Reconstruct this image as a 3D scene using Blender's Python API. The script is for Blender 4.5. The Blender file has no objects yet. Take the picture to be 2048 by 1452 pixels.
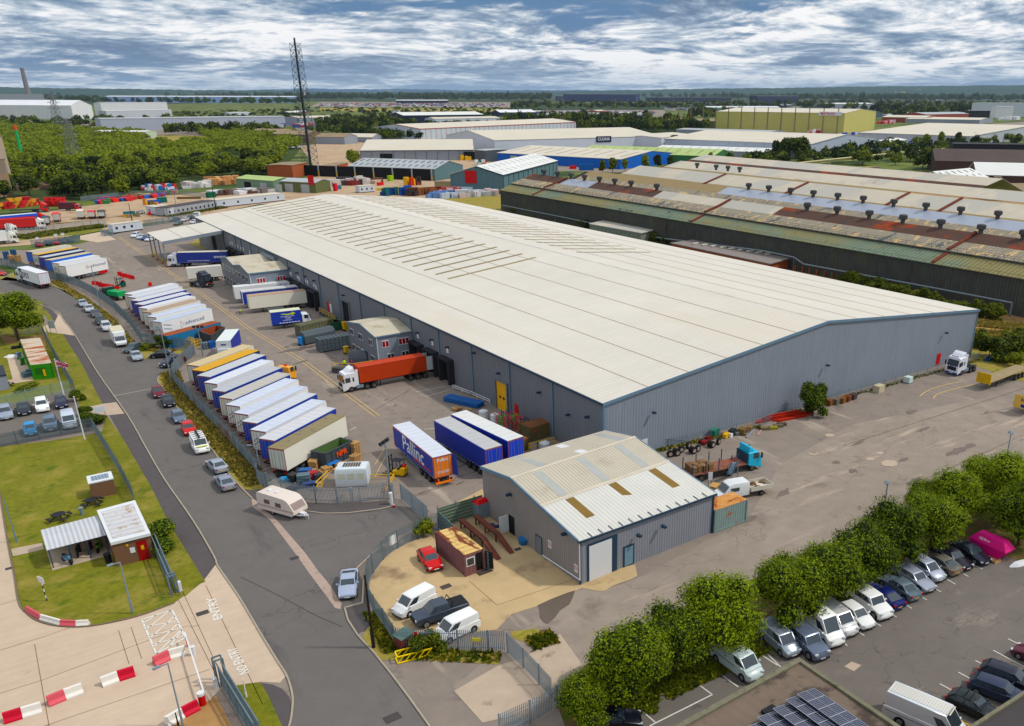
import bpy,math,random
from math import sin,cos,pi,radians,hypot,atan2
from mathutils import Vector as V3,Matrix
random.seed(7)
SC=bpy.context.scene
COL=SC.collection
FPX,CX,CY,PIT,ROL,HEAD,CAMZ=1687.484,1212.457,907.026,0.403352,0.0024986,0.64264,46.3
FW=V3((sin(HEAD)*cos(PIT),cos(HEAD)*cos(PIT),-sin(PIT)))
_R=V3((cos(HEAD),-sin(HEAD),0));_U=_R.cross(FW)
RT=_R*cos(ROL)+_U*sin(ROL);UP=-_R*sin(ROL)+_U*cos(ROL)
cam_d=bpy.data.cameras.new('camera');cam=bpy.data.objects.new('camera',cam_d);COL.objects.link(cam)
cam.matrix_world=Matrix(((RT.x,UP.x,-FW.x,0),(RT.y,UP.y,-FW.y,0),(RT.z,UP.z,-FW.z,CAMZ),(0,0,0,1)))
cam_d.sensor_width=36;cam_d.lens=FPX/2048*36
cam_d.shift_x=(1024-CX)/2048;cam_d.shift_y=(CY-726)/2048
cam_d.clip_start=1;cam_d.clip_end=60000
SC.camera=cam
SUN_AZ=V3((0.80,-0.60,0)).normalized();SUN_EL=radians(50)
w=bpy.data.worlds.new('World');SC.world=w;w.use_nodes=True
nt=w.node_tree;N=nt.nodes;Lk=nt.links
for n in list(N):N.remove(n)
def nd(t,**k):
 n=N.new(t)
 for a,b in k.items():setattr(n,a,b)
 return n
def mth(op,a,b=None,c=None):
 n=nd('ShaderNodeMath',operation=op)
 for i,v in enumerate((a,b,c)):
  if v is None:continue
  if isinstance(v,(int,float)):n.inputs[i].default_value=v
  else:Lk.new(v,n.inputs[i])
 return n.outputs[0]
out=nd('ShaderNodeOutputWorld');bg=nd('ShaderNodeBackground');Lk.new(bg.outputs[0],out.inputs[0])
sky=nd('ShaderNodeTexSky',sky_type='NISHITA');sky.sun_disc=False
sky.sun_elevation=SUN_EL;sky.sun_rotation=atan2(SUN_AZ.x,SUN_AZ.y);sky.altitude=50
tc=nd('ShaderNodeTexCoord');sp=nd('ShaderNodeSeparateXYZ');Lk.new(tc.outputs['Generated'],sp.inputs[0])
zc0=mth('MAXIMUM',sp.outputs[2],0.0)
s_=mth('POWER',mth('ADD',zc0,.05),-.6);vz=mth('LOGARITHM',mth('ADD',zc0,.02),2.71828)
def skyv(dz):
 c=nd('ShaderNodeCombineXYZ')
 for i in(0,1):Lk.new(mth('MULTIPLY',mth('MULTIPLY',sp.outputs[i],s_),3.6),c.inputs[i])
 Lk.new(mth('MULTIPLY_ADD',vz,1.0,dz),c.inputs[2]);return c.outputs[0]
def fbm(vec,scale,detail,rough,seed,dist=0.0):
 n=nd('ShaderNodeTexNoise');n.noise_dimensions='4D'
 n.inputs['Scale'].default_value=scale;n.inputs['Detail'].default_value=detail
 n.inputs['Roughness'].default_value=rough;n.inputs['W'].default_value=seed;n.inputs['Distortion'].default_value=dist
 Lk.new(vec,n.inputs['Vector']);return n.outputs['Fac']
def ramp(fac,stops):
 n=nd('ShaderNodeValToRGB');e=n.color_ramp.elements
 for i,(p,c)in enumerate(stops):
  if i<2:el=e[i];el.position=p
  else:el=e.new(p)
  el.color=(*c,1)
 Lk.new(fac,n.inputs[0]);return n.outputs[0]
def mixc(f,a,b):
 n=nd('ShaderNodeMixRGB')
 for i,v in enumerate((f,a,b)):
  if isinstance(v,(int,float)):n.inputs[i].default_value=v
  elif isinstance(v,tuple):n.inputs[i].default_value=(*v,1)
  else:Lk.new(v,n.inputs[i])
 return n.outputs[0]
n1=fbm(skyv(0),.52,10,.60,4.2,.3);n2=fbm(skyv(.22),.52,6,.55,4.2,.3);n3=fbm(skyv(0),.17,2,.5,9.3)
lum=mth('ADD',mth('MULTIPLY',mth('SUBTRACT',n1,n2),2.6),mth('MULTIPLY_ADD',n3,1.0,.02))
cloud=ramp(lum,[(0.30,(0.15,0.23,0.36)),(0.43,(0.28,0.38,0.51)),(0.54,(0.60,0.67,0.75)),(0.66,(1.0,1.0,1.0))])
blue=mixc(0.75,mixc(0.93,sky.outputs[0],(0.0,0.0,0.0)),(0.06,0.19,0.42))
mask=ramp(mth('MULTIPLY_ADD',n3,.5,n1),[(0.63,(0,0,0)),(0.71,(1,1,1))])
allc=mixc(mask,blue,cloud)
hz=nd('ShaderNodeMapRange');Lk.new(sp.outputs[2],hz.inputs[0])
hz.inputs[1].default_value=-0.01;hz.inputs[2].default_value=0.03;hz.inputs[3].default_value=0.7;hz.inputs[4].default_value=0
allc=mixc(hz.outputs[0],allc,(0.34,0.50,0.66))
top=nd('ShaderNodeMapRange');Lk.new(sp.outputs[2],top.inputs[0])
top.inputs[1].default_value=0.10;top.inputs[2].default_value=0.5;top.inputs[3].default_value=0;top.inputs[4].default_value=0.9
allc=mixc(top.outputs[0],allc,(0.80,0.86,0.94))
Lk.new(allc,bg.inputs[0]);bg.inputs[1].default_value=1.0
sd=bpy.data.lights.new('sun','SUN');sd.energy=2.5;sd.angle=radians(3);sd.color=(1.0,0.95,0.86)
sun=bpy.data.objects.new('sun',sd);COL.objects.link(sun)
sdir=V3((SUN_AZ.x*cos(SUN_EL),SUN_AZ.y*cos(SUN_EL),sin(SUN_EL)))
sun.rotation_euler=sdir.to_track_quat('Z','Y').to_euler();sun.location=(0,0,200)
SC.view_settings.view_transform='Standard';SC.view_settings.look='None'
SC.view_settings.exposure=0.0;SC.view_settings.gamma=1.0
SC.cycles.max_bounces=5;SC.cycles.diffuse_bounces=2;SC.cycles.glossy_bounces=2;SC.cycles.transmission_bounces=2
SC.cycles.transparent_max_bounces=6;SC.cycles.caustics_reflective=False;SC.cycles.caustics_refractive=False
ZM=dict(A=(0,370,5.12),B=(380,440,5.12),C=(0,620,5.12),D=(350,660,5.12),E=(0,870,4.551),F=(0,1150,4.763),G=(400,900,4.551),H=(430,1130,4.509),I=(650,580,4.551),J=(750,800,4.551),K=(750,1000,4.551),L=(1150,800,4.551),M=(1550,640,4.112),N=(1598,950,4.551),O=(1148,1100,4.096),P=(1548,1098,4.096),a=(0,80,4),b=(512,80,4),c=(1024,80,4),d=(1536,80,4),Q=(1000,330,4.096),R=(1500,330,3.737),S=(400,380,2.2756),T=(250,330,3.7236),W=(540,560,6.817),X=(330,600,8.904),Y=(200,380,8.192),U=(0,380,8.192),V=(1740,600,6.65),p=(770,830,7.048))
def zp(k,x,y):
 if not k:return x,y
 a,b,s=ZM[k];return a+x/s,b+y/s
def ray(px,py):return FW+RT*((px-CX)/FPX)-UP*((py-CY)/FPX)
def g(k,x,y,z=0.0):
 d=ray(*zp(k,x,y));t=(z-CAMZ)/d.z
 return V3((d.x*t,d.y*t,z))
def gl(k,pts,z=0.0):return[g(k,x,y,z)for x,y in pts]
def gx(k,x,y,X):
 d=ray(*zp(k,x,y));t=X/d.x;return V3((X,d.y*t,CAMZ+d.z*t))
def gy(k,x,y,Y):
 d=ray(*zp(k,x,y));t=Y/d.y;return V3((d.x*t,Y,CAMZ+d.z*t))
def ht(base,k,x,y):
 d=ray(*zp(k,x,y));t=hypot(base.x,base.y)/hypot(d.x,d.y);return CAMZ+d.z*t
def lin(c):c=c/255;return c/12.92 if c<=.04045 else((c+.055)/1.055)**2.4
MATS={}
def sat(rgb,k,s=1.15):
 c=[lin(v)*k for v in rgb];l=.25*c[0]+.65*c[1]+.1*c[2];return tuple(max(.002,l+(v-l)*s)for v in c)
def mat(name,rgb,rough=.7,metal=0.0,var=.12,vs=.6,stripe=None,spot=None,spot2=None,big=0.0,bump=0.0,spec=.18,k=.85,emit=0,rnd=0,streak=0,crack=None,sax=(2.2,2.2,.12)):
 """rgb: sRGB 0-255. stripe=(axes, period, amount, bump). spot=(rgb, scale, threshold, softness, stretch)"""
 if name in MATS:return MATS[name]
 m=bpy.data.materials.new(name);MATS[name]=m;m.use_nodes=True
 t=m.node_tree;b=t.nodes['Principled BSDF'];L=t.links.new
 base=sat(rgb,k)
 b.inputs['Roughness'].default_value=rough;b.inputs['Metallic'].default_value=metal
 b.inputs['Specular IOR Level'].default_value=spec
 def M(op,x,y=None,z=None,cl=False):
  n=t.nodes.new('ShaderNodeMath');n.operation=op;n.use_clamp=cl
  for i,v in enumerate((x,y,z)):
   if v is None:continue
   if isinstance(v,(int,float)):n.inputs[i].default_value=v
   else:L(v,n.inputs[i])
  return n.outputs[0]
 def X(f,a,c,bt='MIX'):
  n=t.nodes.new('ShaderNodeMixRGB');n.blend_type=bt
  for i,v in enumerate((f,a,c)):
   if isinstance(v,(int,float)):n.inputs[i].default_value=v
   elif isinstance(v,tuple):n.inputs[i].default_value=(*v,1)
   else:L(v,n.inputs[i])
  return n.outputs[0]
 tcn=t.nodes.new('ShaderNodeTexCoord');co=tcn.outputs['Object']
 def nz(scale,det=4,ro=.6,stretch=None,seed=0):
  n=t.nodes.new('ShaderNodeTexNoise');n.inputs['Scale'].default_value=scale
  n.inputs['Detail'].default_value=det;n.inputs['Roughness'].default_value=ro
  v=co
  if stretch or seed:
   mp=t.nodes.new('ShaderNodeMapping');L(co,mp.inputs[0])
   if stretch:mp.inputs['Scale'].default_value=stretch
   mp.inputs['Location'].default_value=(seed,seed*.7,0);v=mp.outputs[0]
  L(v,n.inputs['Vector']);return n.outputs['Fac']
 col=base;height=None
 if var:
  f=nz(vs,5,.65)
  s=M('MULTIPLY_ADD',M('SUBTRACT',f,.5),var*4,1.0)
  if big:s=M('MULTIPLY',s,M('MULTIPLY_ADD',M('SUBTRACT',nz(vs*.12,3,.6,seed=31),.5),big*4,1.0))
  if streak:s=M('MULTIPLY',s,M('MULTIPLY_ADD',M('SUBTRACT',nz(1,3,.6,sax,9),.5),streak*4,1.0))
  cmb=t.nodes.new('ShaderNodeCombineXYZ')
  for i in range(3):L(s,cmb.inputs[i])
  col=X(1.0,base,cmb.outputs[0],'MULTIPLY')
  height=f
 for q,sd_ in((spot,5),(spot2,17)):
  if q:
   c2,sc,th,so=q[:4];st=q[4]if len(q)>4 else None
   f=nz(sc,6,.65,st,sd_)
   mr=t.nodes.new('ShaderNodeMapRange');L(f,mr.inputs[0]);mr.inputs[1].default_value=th;mr.inputs[2].default_value=th+so
   col=X(mr.outputs[0],col,sat(c2,k))
 if crack:
  vo=t.nodes.new('ShaderNodeTexVoronoi');vo.feature='DISTANCE_TO_EDGE';vo.inputs['Scale'].default_value=crack[0]
  wn=t.nodes.new('ShaderNodeTexNoise');wn.inputs['Scale'].default_value=crack[0]*3;wn.inputs['Detail'].default_value=4;L(co,wn.inputs['Vector'])
  va=t.nodes.new('ShaderNodeVectorMath');va.operation='MULTIPLY_ADD';L(wn.outputs['Color'],va.inputs[0]);va.inputs[1].default_value=(.7/crack[0],)*3;L(co,va.inputs[2]);L(va.outputs[0],vo.inputs['Vector'])
  mr=t.nodes.new('ShaderNodeMapRange');L(vo.outputs['Distance'],mr.inputs[0]);mr.inputs[1].default_value=crack[1];mr.inputs[2].default_value=crack[1]*.3;mr.inputs[3].default_value=0;mr.inputs[4].default_value=.45
  col=X(mr.outputs[0],col,tuple(v*.45 for v in base))
 hs=None
 if stripe:
  ax,per,amt,bmp=stripe
  s_=t.nodes.new('ShaderNodeSeparateXYZ');L(co,s_.inputs[0])
  v=None
  for i,a in enumerate('xyz'):
   if a in ax:v=s_.outputs[i]if v is None else M('ADD',v,s_.outputs[i])
  w_=M('SINE',M('MULTIPLY',v,2*pi/per))
  hs=w_
  if amt:
   e=M('MULTIPLY_ADD',w_,amt,1.0-amt*.4)
   cmb=t.nodes.new('ShaderNodeCombineXYZ')
   for i in range(3):L(e,cmb.inputs[i])
   col=X(1.0,col,cmb.outputs[0],'MULTIPLY')
  if bmp:
   bn=t.nodes.new('ShaderNodeBump');bn.inputs['Strength'].default_value=bmp;bn.inputs['Distance'].default_value=.03
   L(w_,bn.inputs['Height']);L(bn.outputs[0],b.inputs['Normal'])
 if rnd:
  oi=t.nodes.new('ShaderNodeObjectInfo');e=M('MULTIPLY_ADD',oi.outputs['Random'],rnd*2,1.0-rnd)
  cmb=t.nodes.new('ShaderNodeCombineXYZ')
  L(e,cmb.inputs[0]);L(e,cmb.inputs[1]);L(M('MULTIPLY',e,.95),cmb.inputs[2])
  col=X(1.0,col,cmb.outputs[0],'MULTIPLY')
 if bump and not(stripe and stripe[3]):
  bn=t.nodes.new('ShaderNodeBump');bn.inputs['Strength'].default_value=bump;bn.inputs['Distance'].default_value=.05
  L(nz(vs*6,3),bn.inputs['Height']);L(bn.outputs[0],b.inputs['Normal'])
 if isinstance(col,tuple):b.inputs['Base Color'].default_value=(*col,1)
 else:L(col,b.inputs['Base Color'])
 if emit:b.inputs['Emission Color'].default_value=(*base,1);b.inputs['Emission Strength'].default_value=emit
 return m
def leafmat(name,dark,light,rnd=.25,k=.85,cs=.55,sp=None):
 m=bpy.data.materials.new(name);MATS[name]=m;m.use_nodes=True
 t=m.node_tree;b=t.nodes['Principled BSDF'];L=t.links.new
 b.inputs['Roughness'].default_value=.6;b.inputs['Specular IOR Level'].default_value=.12
 at=t.nodes.new('ShaderNodeAttribute');at.attribute_name='tint'
 tcn=t.nodes.new('ShaderNodeTexCoord');n=t.nodes.new('ShaderNodeTexNoise');n.inputs['Scale'].default_value=cs
 n.inputs['Detail'].default_value=2
 L(tcn.outputs['Object'],n.inputs['Vector'])
 oi=t.nodes.new('ShaderNodeObjectInfo')
 def M(op,x,y,z=None):
  q=t.nodes.new('ShaderNodeMath');q.operation=op
  for i,v in enumerate((x,y,z)):
   if v is None:continue
   if isinstance(v,(int,float)):q.inputs[i].default_value=v
   else:L(v,q.inputs[i])
  return q.outputs[0]
 f=M('ADD',M('MULTIPLY',at.outputs['Fac'],.45),M('MULTIPLY',n.outputs['Fac'],.55))
 f=M('ADD',f,M('MULTIPLY_ADD',oi.outputs['Random'],rnd,-rnd/2))
 r=t.nodes.new('ShaderNodeValToRGB');e=r.color_ramp.elements
 e[0].position=.32;e[0].color=(*sat(dark,k),1)
 e[1].position=.70;e[1].color=(*sat(light,k),1)
 L(f,r.inputs[0]);L(r.outputs[0],b.inputs['Base Color'])
 tr=t.nodes.new('ShaderNodeBsdfTranslucent');L(r.outputs[0],tr.inputs[0])
 mx=t.nodes.new('ShaderNodeMixShader');mx.inputs[0].default_value=.28
 L(b.outputs[0],mx.inputs[1]);L(tr.outputs[0],mx.inputs[2]);L(mx.outputs[0],t.nodes['Material Output'].inputs[0])
 return m
def paint(rgb,rough=.28,metal=0.0):
 return mat('paint_%d_%d_%d'%tuple(rgb),rgb,rough,metal,var=.02,vs=1.5,spec=.5,k=.9)
class MB:
 def __init__(s):s.v=[];s.f=[];s.m=[];s.M=None
 def add(s,vs,fs,m=0):
  o=len(s.v)
  s.v+=[tuple(s.M@V3(p))for p in vs]if s.M else[tuple(p)for p in vs]
  for q in fs:s.f.append(tuple(i+o for i in q));s.m.append(m)
  return s
 def box(s,x0,y0,z0,x1,y1,z1,m=0):
  return s.add([(x0,y0,z0),(x1,y0,z0),(x1,y1,z0),(x0,y1,z0),(x0,y0,z1),(x1,y0,z1),(x1,y1,z1),(x0,y1,z1)],[(0,3,2,1),(4,5,6,7),(0,1,5,4),(1,2,6,5),(2,3,7,6),(3,0,4,7)],m)
 def obox(s,c,sx,sy,sz,rz=0,m=0,tilt=0):
  R=Matrix.Rotation(rz,3,'Z')@Matrix.Rotation(tilt,3,'Y');c=V3(c)
  vs=[c+R@V3((a*sx/2,b*sy/2,d*sz/2))for d in(-1,1)for a,b in((-1,-1),(1,-1),(1,1),(-1,1))]
  return s.add(vs,[(0,3,2,1),(4,5,6,7),(0,1,5,4),(1,2,6,5),(2,3,7,6),(3,0,4,7)],m)
 def bar(s,a,b,w=.05,h=None,m=0):
  """square bar from a to b"""
  a,b=V3(a),V3(b);d=(b-a);
  if d.length<1e-6:return s
  d.normalize();u=d.cross(V3((0,0,1)))
  if u.length<.01:u=V3((1,0,0))
  u.normalize();n=u.cross(d);h=h or w
  vs=[p+u*(i*w/2)+n*(j*h/2)for p in(a,b)for i,j in((-1,-1),(1,-1),(1,1),(-1,1))]
  return s.add(vs,[(0,1,2,3),(7,6,5,4),(0,4,5,1),(1,5,6,2),(2,6,7,3),(3,7,4,0)],m)
 def cyl(s,a,b,r,r2=None,n=10,m=0,cap=True):
  a,b=V3(a),V3(b);d=(b-a).normalized();u=d.cross(V3((0,0,1)))
  if u.length<.01:u=V3((1,0,0))
  u.normalize();w_=d.cross(u);r2=r if r2 is None else r2
  vs=[a+(u*cos(2*pi*i/n)+w_*sin(2*pi*i/n))*r for i in range(n)]+[b+(u*cos(2*pi*i/n)+w_*sin(2*pi*i/n))*r2 for i in range(n)]
  fs=[(i,(i+1)%n,n+(i+1)%n,n+i)for i in range(n)]
  if cap:fs+=[tuple(range(n-1,-1,-1)),tuple(range(n,2*n))]
  return s.add(vs,fs,m)
 def loft(s,rings,m=0,cap=True,closed=True):
  n=len(rings[0]);vs=[p for r in rings for p in r];fs=[]
  for k in range(len(rings)-1):
   for i in range(n if closed else n-1):
    j=(i+1)%n;fs.append((k*n+i,k*n+j,(k+1)*n+j,(k+1)*n+i))
  if cap:fs+=[tuple(range(n-1,-1,-1)),tuple((len(rings)-1)*n+i for i in range(n))]
  return s.add(vs,fs,m)
 def prism(s,poly,z0,z1,m=0):
  n=len(poly);vs=[(p[0],p[1],z0)for p in poly]+[(p[0],p[1],z1)for p in poly]
  return s.add(vs,[tuple(range(n-1,-1,-1)),tuple(range(n,2*n))]+[(i,(i+1)%n,n+(i+1)%n,n+i)for i in range(n)],m)
 def slab(s,q,t,m=0,frame=None):
  """thin plate: quad q (4 points), thickness t along its normal"""
  q=[V3(p)for p in q];n=(q[1]-q[0]).cross(q[3]-q[0]).normalized()
  vs=q+[p+n*t for p in q]
  return s.add(vs,[(3,2,1,0),(4,5,6,7),(0,1,5,4),(1,2,6,5),(2,3,7,6),(3,0,4,7)],m)
 def pane(s,q,u0,u1,v0,v1,off=.008,t=.012,m=0):
  """plate covering the sub-rectangle (u0..u1, v0..v1) of quad q, standing proud of it"""
  q=[V3(p)for p in q]
  def P(u,v):return(q[0]*(1-u)+q[1]*u)*(1-v)+(q[3]*(1-u)+q[2]*u)*v
  n=(q[1]-q[0]).cross(q[3]-q[0]).normalized()
  return s.slab([p+n*off for p in(P(u0,v0),P(u1,v0),P(u1,v1),P(u0,v1))],t,m)
 def build(s,name,mats,parent=None,loc=None,rz=0,smooth=0,origin=None,recalc=True):
  if not s.v:return None
  me=bpy.data.meshes.new(name)
  vs=s.v if origin is None else[(p[0]-origin[0],p[1]-origin[1],p[2]-(origin[2]if len(origin)>2 else 0))for p in s.v]
  me.from_pydata(vs,[],s.f)
  if not isinstance(mats,(list,tuple)):mats=[mats]
  for mm in mats:me.materials.append(mm)
  if len(mats)>1:me.polygons.foreach_set('material_index',s.m)
  me.validate()
  if recalc:
   import bmesh
   bm=bmesh.new();bm.from_mesh(me);bmesh.ops.recalc_face_normals(bm,faces=bm.faces);bm.to_mesh(me);bm.free()
  if smooth:
   me.shade_smooth();me.set_sharp_from_angle(angle=radians(smooth))
  o=bpy.data.objects.new(name,me);COL.objects.link(o)
  if parent:o.parent=parent
  if origin is not None:o.location=(origin[0],origin[1],origin[2]if len(origin)>2 else 0)
  if loc is not None:o.location=loc
  o.rotation_euler=(0,0,rz)
  return o
def tag(o,label=None,cat=None,group=None,kind=None):
 if label:o['label']=label
 if cat:o['category']=cat
 if group:o['group']=group
 if kind:o['kind']=kind
 return o
def thing(name,label,cat,loc=(0,0,0),rz=0,group=None):
 o=bpy.data.objects.new(name,None);COL.objects.link(o);o.location=loc;o.rotation_euler=(0,0,rz)
 o.empty_display_size=.3
 return tag(o,label,cat,group)
KIDS={}
def kids(o):
 if o.name not in KIDS:KIDS[o.name]=list(o.children)
 return KIDS[o.name]
def dup(root,loc,rz,label=None,group=None,swap=None,scale=None):
 def cp(o,par):
  c=o.copy();COL.objects.link(c)
  if par:c.parent=par
  if swap and o.type=='MESH':
   for i,sl in enumerate(c.material_slots):
    if sl.material and sl.material.name in swap:
     mm=swap[sl.material.name]
     sl.link='OBJECT';sl.material=mm
  for ch in kids(o):cp(ch,c)
  return c
 r=cp(root,None);r.location=loc;r.rotation_euler=(0,0,rz)
 if scale:r.scale=scale
 if label:r['label']=label
 if group:r['group']=group
 return r
def purge(root):
 KIDS.clear()
 for ch in list(root.children_recursive):bpy.data.objects.remove(ch)
 bpy.data.objects.remove(root)
def text(s,size,m,parent,loc,rot,name='lettering',ext=.004,sx=1,align='CENTER',shear=0,bold=0):
 c=bpy.data.curves.new(name,'FONT');c.body=s;c.size=size;c.extrude=ext;c.align_x=align;c.align_y='CENTER';c.shear=shear;c.offset=bold
 c.resolution_u=3
 o=bpy.data.objects.new(name,c);COL.objects.link(o)
 bpy.context.view_layer.update()
 me=bpy.data.meshes.new_from_object(o.evaluated_get(bpy.context.evaluated_depsgraph_get()))
 bpy.data.objects.remove(o);bpy.data.curves.remove(c)
 me.materials.clear();me.materials.append(m)
 t=bpy.data.objects.new(name,me);COL.objects.link(t);t.parent=parent;t.location=loc;t.rotation_euler=rot;t.scale=(sx,1,1)
 return t
def ground(name,poly,z,m,kind='structure',label=None):
 """flat polygon sheet (triangulated fill)"""
 from mathutils.geometry import tessellate_polygon
 P=[V3((p[0],p[1],0))for p in poly];b=MB()
 tr=tessellate_polygon([P]);b.add([(p.x,p.y,z)for p in P],[t for t in tr])
 me=bpy.data.meshes.new(name);me.from_pydata(b.v,[],b.f);me.materials.append(m);me.validate()
 for pl in me.polygons:
  if pl.normal.z<0:pl.flip()
 o=bpy.data.objects.new(name,me);COL.objects.link(o)
 return tag(o,label,None,None,kind)
def smoothline(pts,n=6):
 """Catmull-Rom through the points"""
 P=[V3((p[0],p[1],0))for p in pts];P=[P[0]*2-P[1]]+P+[P[-1]*2-P[-2]];o=[]
 for i in range(1,len(P)-2):
  for k in range(n):
   t=k/n;a,b,c,d=P[i-1:i+3]
   o.append(.5*((2*b)+(c-a)*t+(2*a-5*b+4*c-d)*t*t+(3*b-a-3*c+d)*t**3))
 return o+[P[-2]]
def walk(pts,step):
 """points every step metres along a polyline -> (point, direction)"""
 o=[];d0=0.0
 for a,b in zip(pts,pts[1:]):
  L=(b-a).length
  if L<1e-6:continue
  d=(b-a)/L;t=d0
  while t<L:o.append((a+d*t,d));t+=step
  d0=t-L
 return o
def strip(name,pts,w0,z,m,h=0.0,kind='structure',side=0):
 b=MB()
 for a,c in zip(pts,pts[1:]):
  d=(c-a).normalized();n=V3((-d.y,d.x,0));o_=n*(side*w0/2)
  q=[a+o_-n*w0/2,c+o_-n*w0/2,c+o_+n*w0/2,a+o_+n*w0/2]
  if h:b.prism([(p.x,p.y)for p in q],z,z+h)
  else:b.add([(p.x,p.y,z)for p in q],[(0,1,2,3)])
 return tag(b.build(name,m,recalc=bool(h)),None,None,None,kind)
# GROUND
M28=mat('field_grass',(100,112,56),.95,var=.25,vs=.05,big=.2,spot=((146,136,86),.01,.54,.05,(1,2.5,1)),spot2=((52,72,34),.016,.50,.05,(1,2,1)))
M0=mat('yard_asphalt',(141,130,121),.9,var=.13,vs=.35,big=.10,spot=((112,104,100),.22,.60,.10),spot2=((178,164,150),.25,.58,.12,(1.2,.14,1)),bump=.15,crack=(.06,.006))
M63=mat('road_asphalt',(109,104,101),.9,var=.08,vs=.5,big=.07,spot=((92,88,88),.3,.58,.14,(1,.2,1)),bump=.15,crack=(.05,.005))
M21=mat('car_park_asphalt',(116,109,103),.9,var=.09,vs=.5,big=.08,spot=((92,84,80),.35,.64,.06),spot2=((140,130,122),.3,.58,.1,(.3,1,1)),bump=.15,crack=(.08,.006))
M29=mat('footway_asphalt',(90,84,84),.9,var=.1,vs=.8,big=.06)
M16=mat('beige_concrete',(200,180,160),.9,var=.07,vs=.5,big=.06,streak=.05,sax=(.15,1.6,1),spot=((176,146,118),.3,.62,.12),bump=.1)
M17=mat('stained_concrete_yard',(192,168,132),.9,var=.10,vs=.4,big=.08,spot=((140,120,96),.16,.52,.16),bump=.1)
M18=mat('old_concrete',(186,168,150),.9,var=.1,vs=.5,spot=((140,124,108),.4,.6,.1))
M36=mat('lawn_grass',(118,118,48),.95,var=.26,vs=1.6,big=.12,spot=((156,140,80),.22,.50,.22),spot2=((84,100,26),.35,.54,.14),bump=.6)
M88=mat('dry_verge_grass',(152,138,76),.95,var=.22,vs=1.0,big=.08,spot=((112,120,42),.45,.55,.1),spot2=((190,164,90),.8,.6,.1),bump=.6)
M25=mat('dirt',(168,132,92),.95,var=.2,vs=.5,big=.1,spot=((110,104,56),.3,.55,.1),bump=.3)
M46=mat('kerb_stone',(168,158,142),.9,var=.12,vs=.8)
M37=mat('gravel_yard',(184,160,134),.95,var=.12,vs=.3,big=.1,spot=((150,124,100),.1,.56,.1))
M47=mat('white_road_paint',(226,224,216),.7,var=.1,vs=2)
M98=mat('yellow_road_paint',(206,178,124),.8,var=.15,vs=1.5)
M76=mat('oil_stain',(118,107,100),.7,var=.15,vs=1)
b=MB();R0=22000;b.add([(R0*cos(i*pi/32),R0*sin(i*pi/32),-.06)for i in range(64)],[tuple(range(64))]);tag(b.build('ground',M28,recalc=False),None,None,None,'structure')
ground('yard',[(-60,-60),(330,-60),(330,84),(175,84),(158,312),(60,330),(40,330),(-10,262),(-40,200),(-60,60)],0,M0)
DX=.012
ground('yard',[(q.x,q.y)for q in[g('',*p)for p in[(560,470),(410,428),(290,452),(195,478),(160,488),(100,500),(30,500),(-120,512),(-120,545),(12,530),(60,545),(140,572),(215,612),(290,690),(352,745),(395,808),(500,820),(520,600)]]],.004,M0)
L_road=smoothline([g('',*p)for p in[(-60,565),(50,600),(112,622),(128,642),(146,664),(195,745),(254,829),(295,901),(329.6,960),(387,1043),(428.5,1114),(436.6,1134),(476.6,1192),(518.7,1263),(554,1321),(574,1353),(585,1390),(585,1418),(579,1452),(560,1500)]],4)
R_road=[g('',*p)for p in[(900,1500),(856,1449),(818,1396),(785,1352),(747,1305),(716,1272),(696,1241),(689.5,1216.5),(727,1206),(727,1164),(714,1141),(756,1098),(790,1075),(850,1050),(858,1020),(800,1012),(784,1014),(696,1027),(609,1023),(560,1012),(510,998),(483.5,977),(463.7,955),(428,904),(383,854),(357,819),(336,790),(316,764.5),(320,753),(387,716),(340,706),(285,718),(262,700),(240,672),(200,632),(150,590),(104,560),(0,548),(-60,540)]]
ground('road',[(p.x,p.y)for p in L_road+R_road],DX,M63)
strip('kerb',L_road[4:],.16,0,M46,.13)
strip('kerb',[g('',*p)for p in[(0,549),(104,571),(150,590),(200,632),(240,672),(262,700),(285,716),(340,704)]],.16,0,M46,.13)
strip('kerb',[g('',*p)for p in[(387,717),(322,751),(315,757),(316,764.5),(336,790),(357,819),(383,854),(428,904),(463.7,955),(483.5,977),(505,998)]],.16,0,M46,.13)
strip('kerb',[g('',*p)for p in[(560,1016),(609,1023),(650,1028),(696.6,1027),(760,1019),(786,1013)]],.16,0,M46,.13)
strip('kerb',[g('',*p)for p in[(770,1090),(756,1098),(712,1139.5)]],.16,0,M46,.13)
strip('kerb',[g('',*p)for p in[(734,1145),(727,1164),(725,1207),(689.5,1216.5),(696,1241),(716,1272),(747,1305),(785,1352),(818,1396),(856,1449),(880,1485)]],.16,0,M46,.13)
ground('concrete_strip',[(q.x,q.y)for q in[g('G',*p)for p in[(468,440),(520,445),(560,520),(700,640),(830,790),(960,940),(1060,1080),(1190,1240),(1290,1400),(1280,1450),(1230,1440),(1120,1290),(1000,1130),(880,960),(760,800),(640,640),(540,560),(480,520)]]],DX*2,mat('pinkish_concrete',(176,156,144),.9,var=.12,vs=.8,spot=((126,114,108),.8,.58,.1)))
ground('yard_apron',[(q.x,q.y)for q in[g('',*p)for p in[(1075,1452),(905,1375),(1010,1290),(1070,1240),(1150,1175),(1210,1180),(1290,1150),(1425,1075),(1490,1050),(1560,930),(1700,850),(1990,790),(2140,870),(2048,930),(1800,1010),(1500,1150),(1160,1380),(1120,1452)]]],DX,mat('apron_asphalt',(150,138,127),.9,var=.13,vs=.4,big=.10,spot=((124,112,104),.16,.58,.12),spot2=((190,172,156),.3,.58,.12,(.15,1.2,1)),bump=.15,crack=(.06,.006)))
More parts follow.
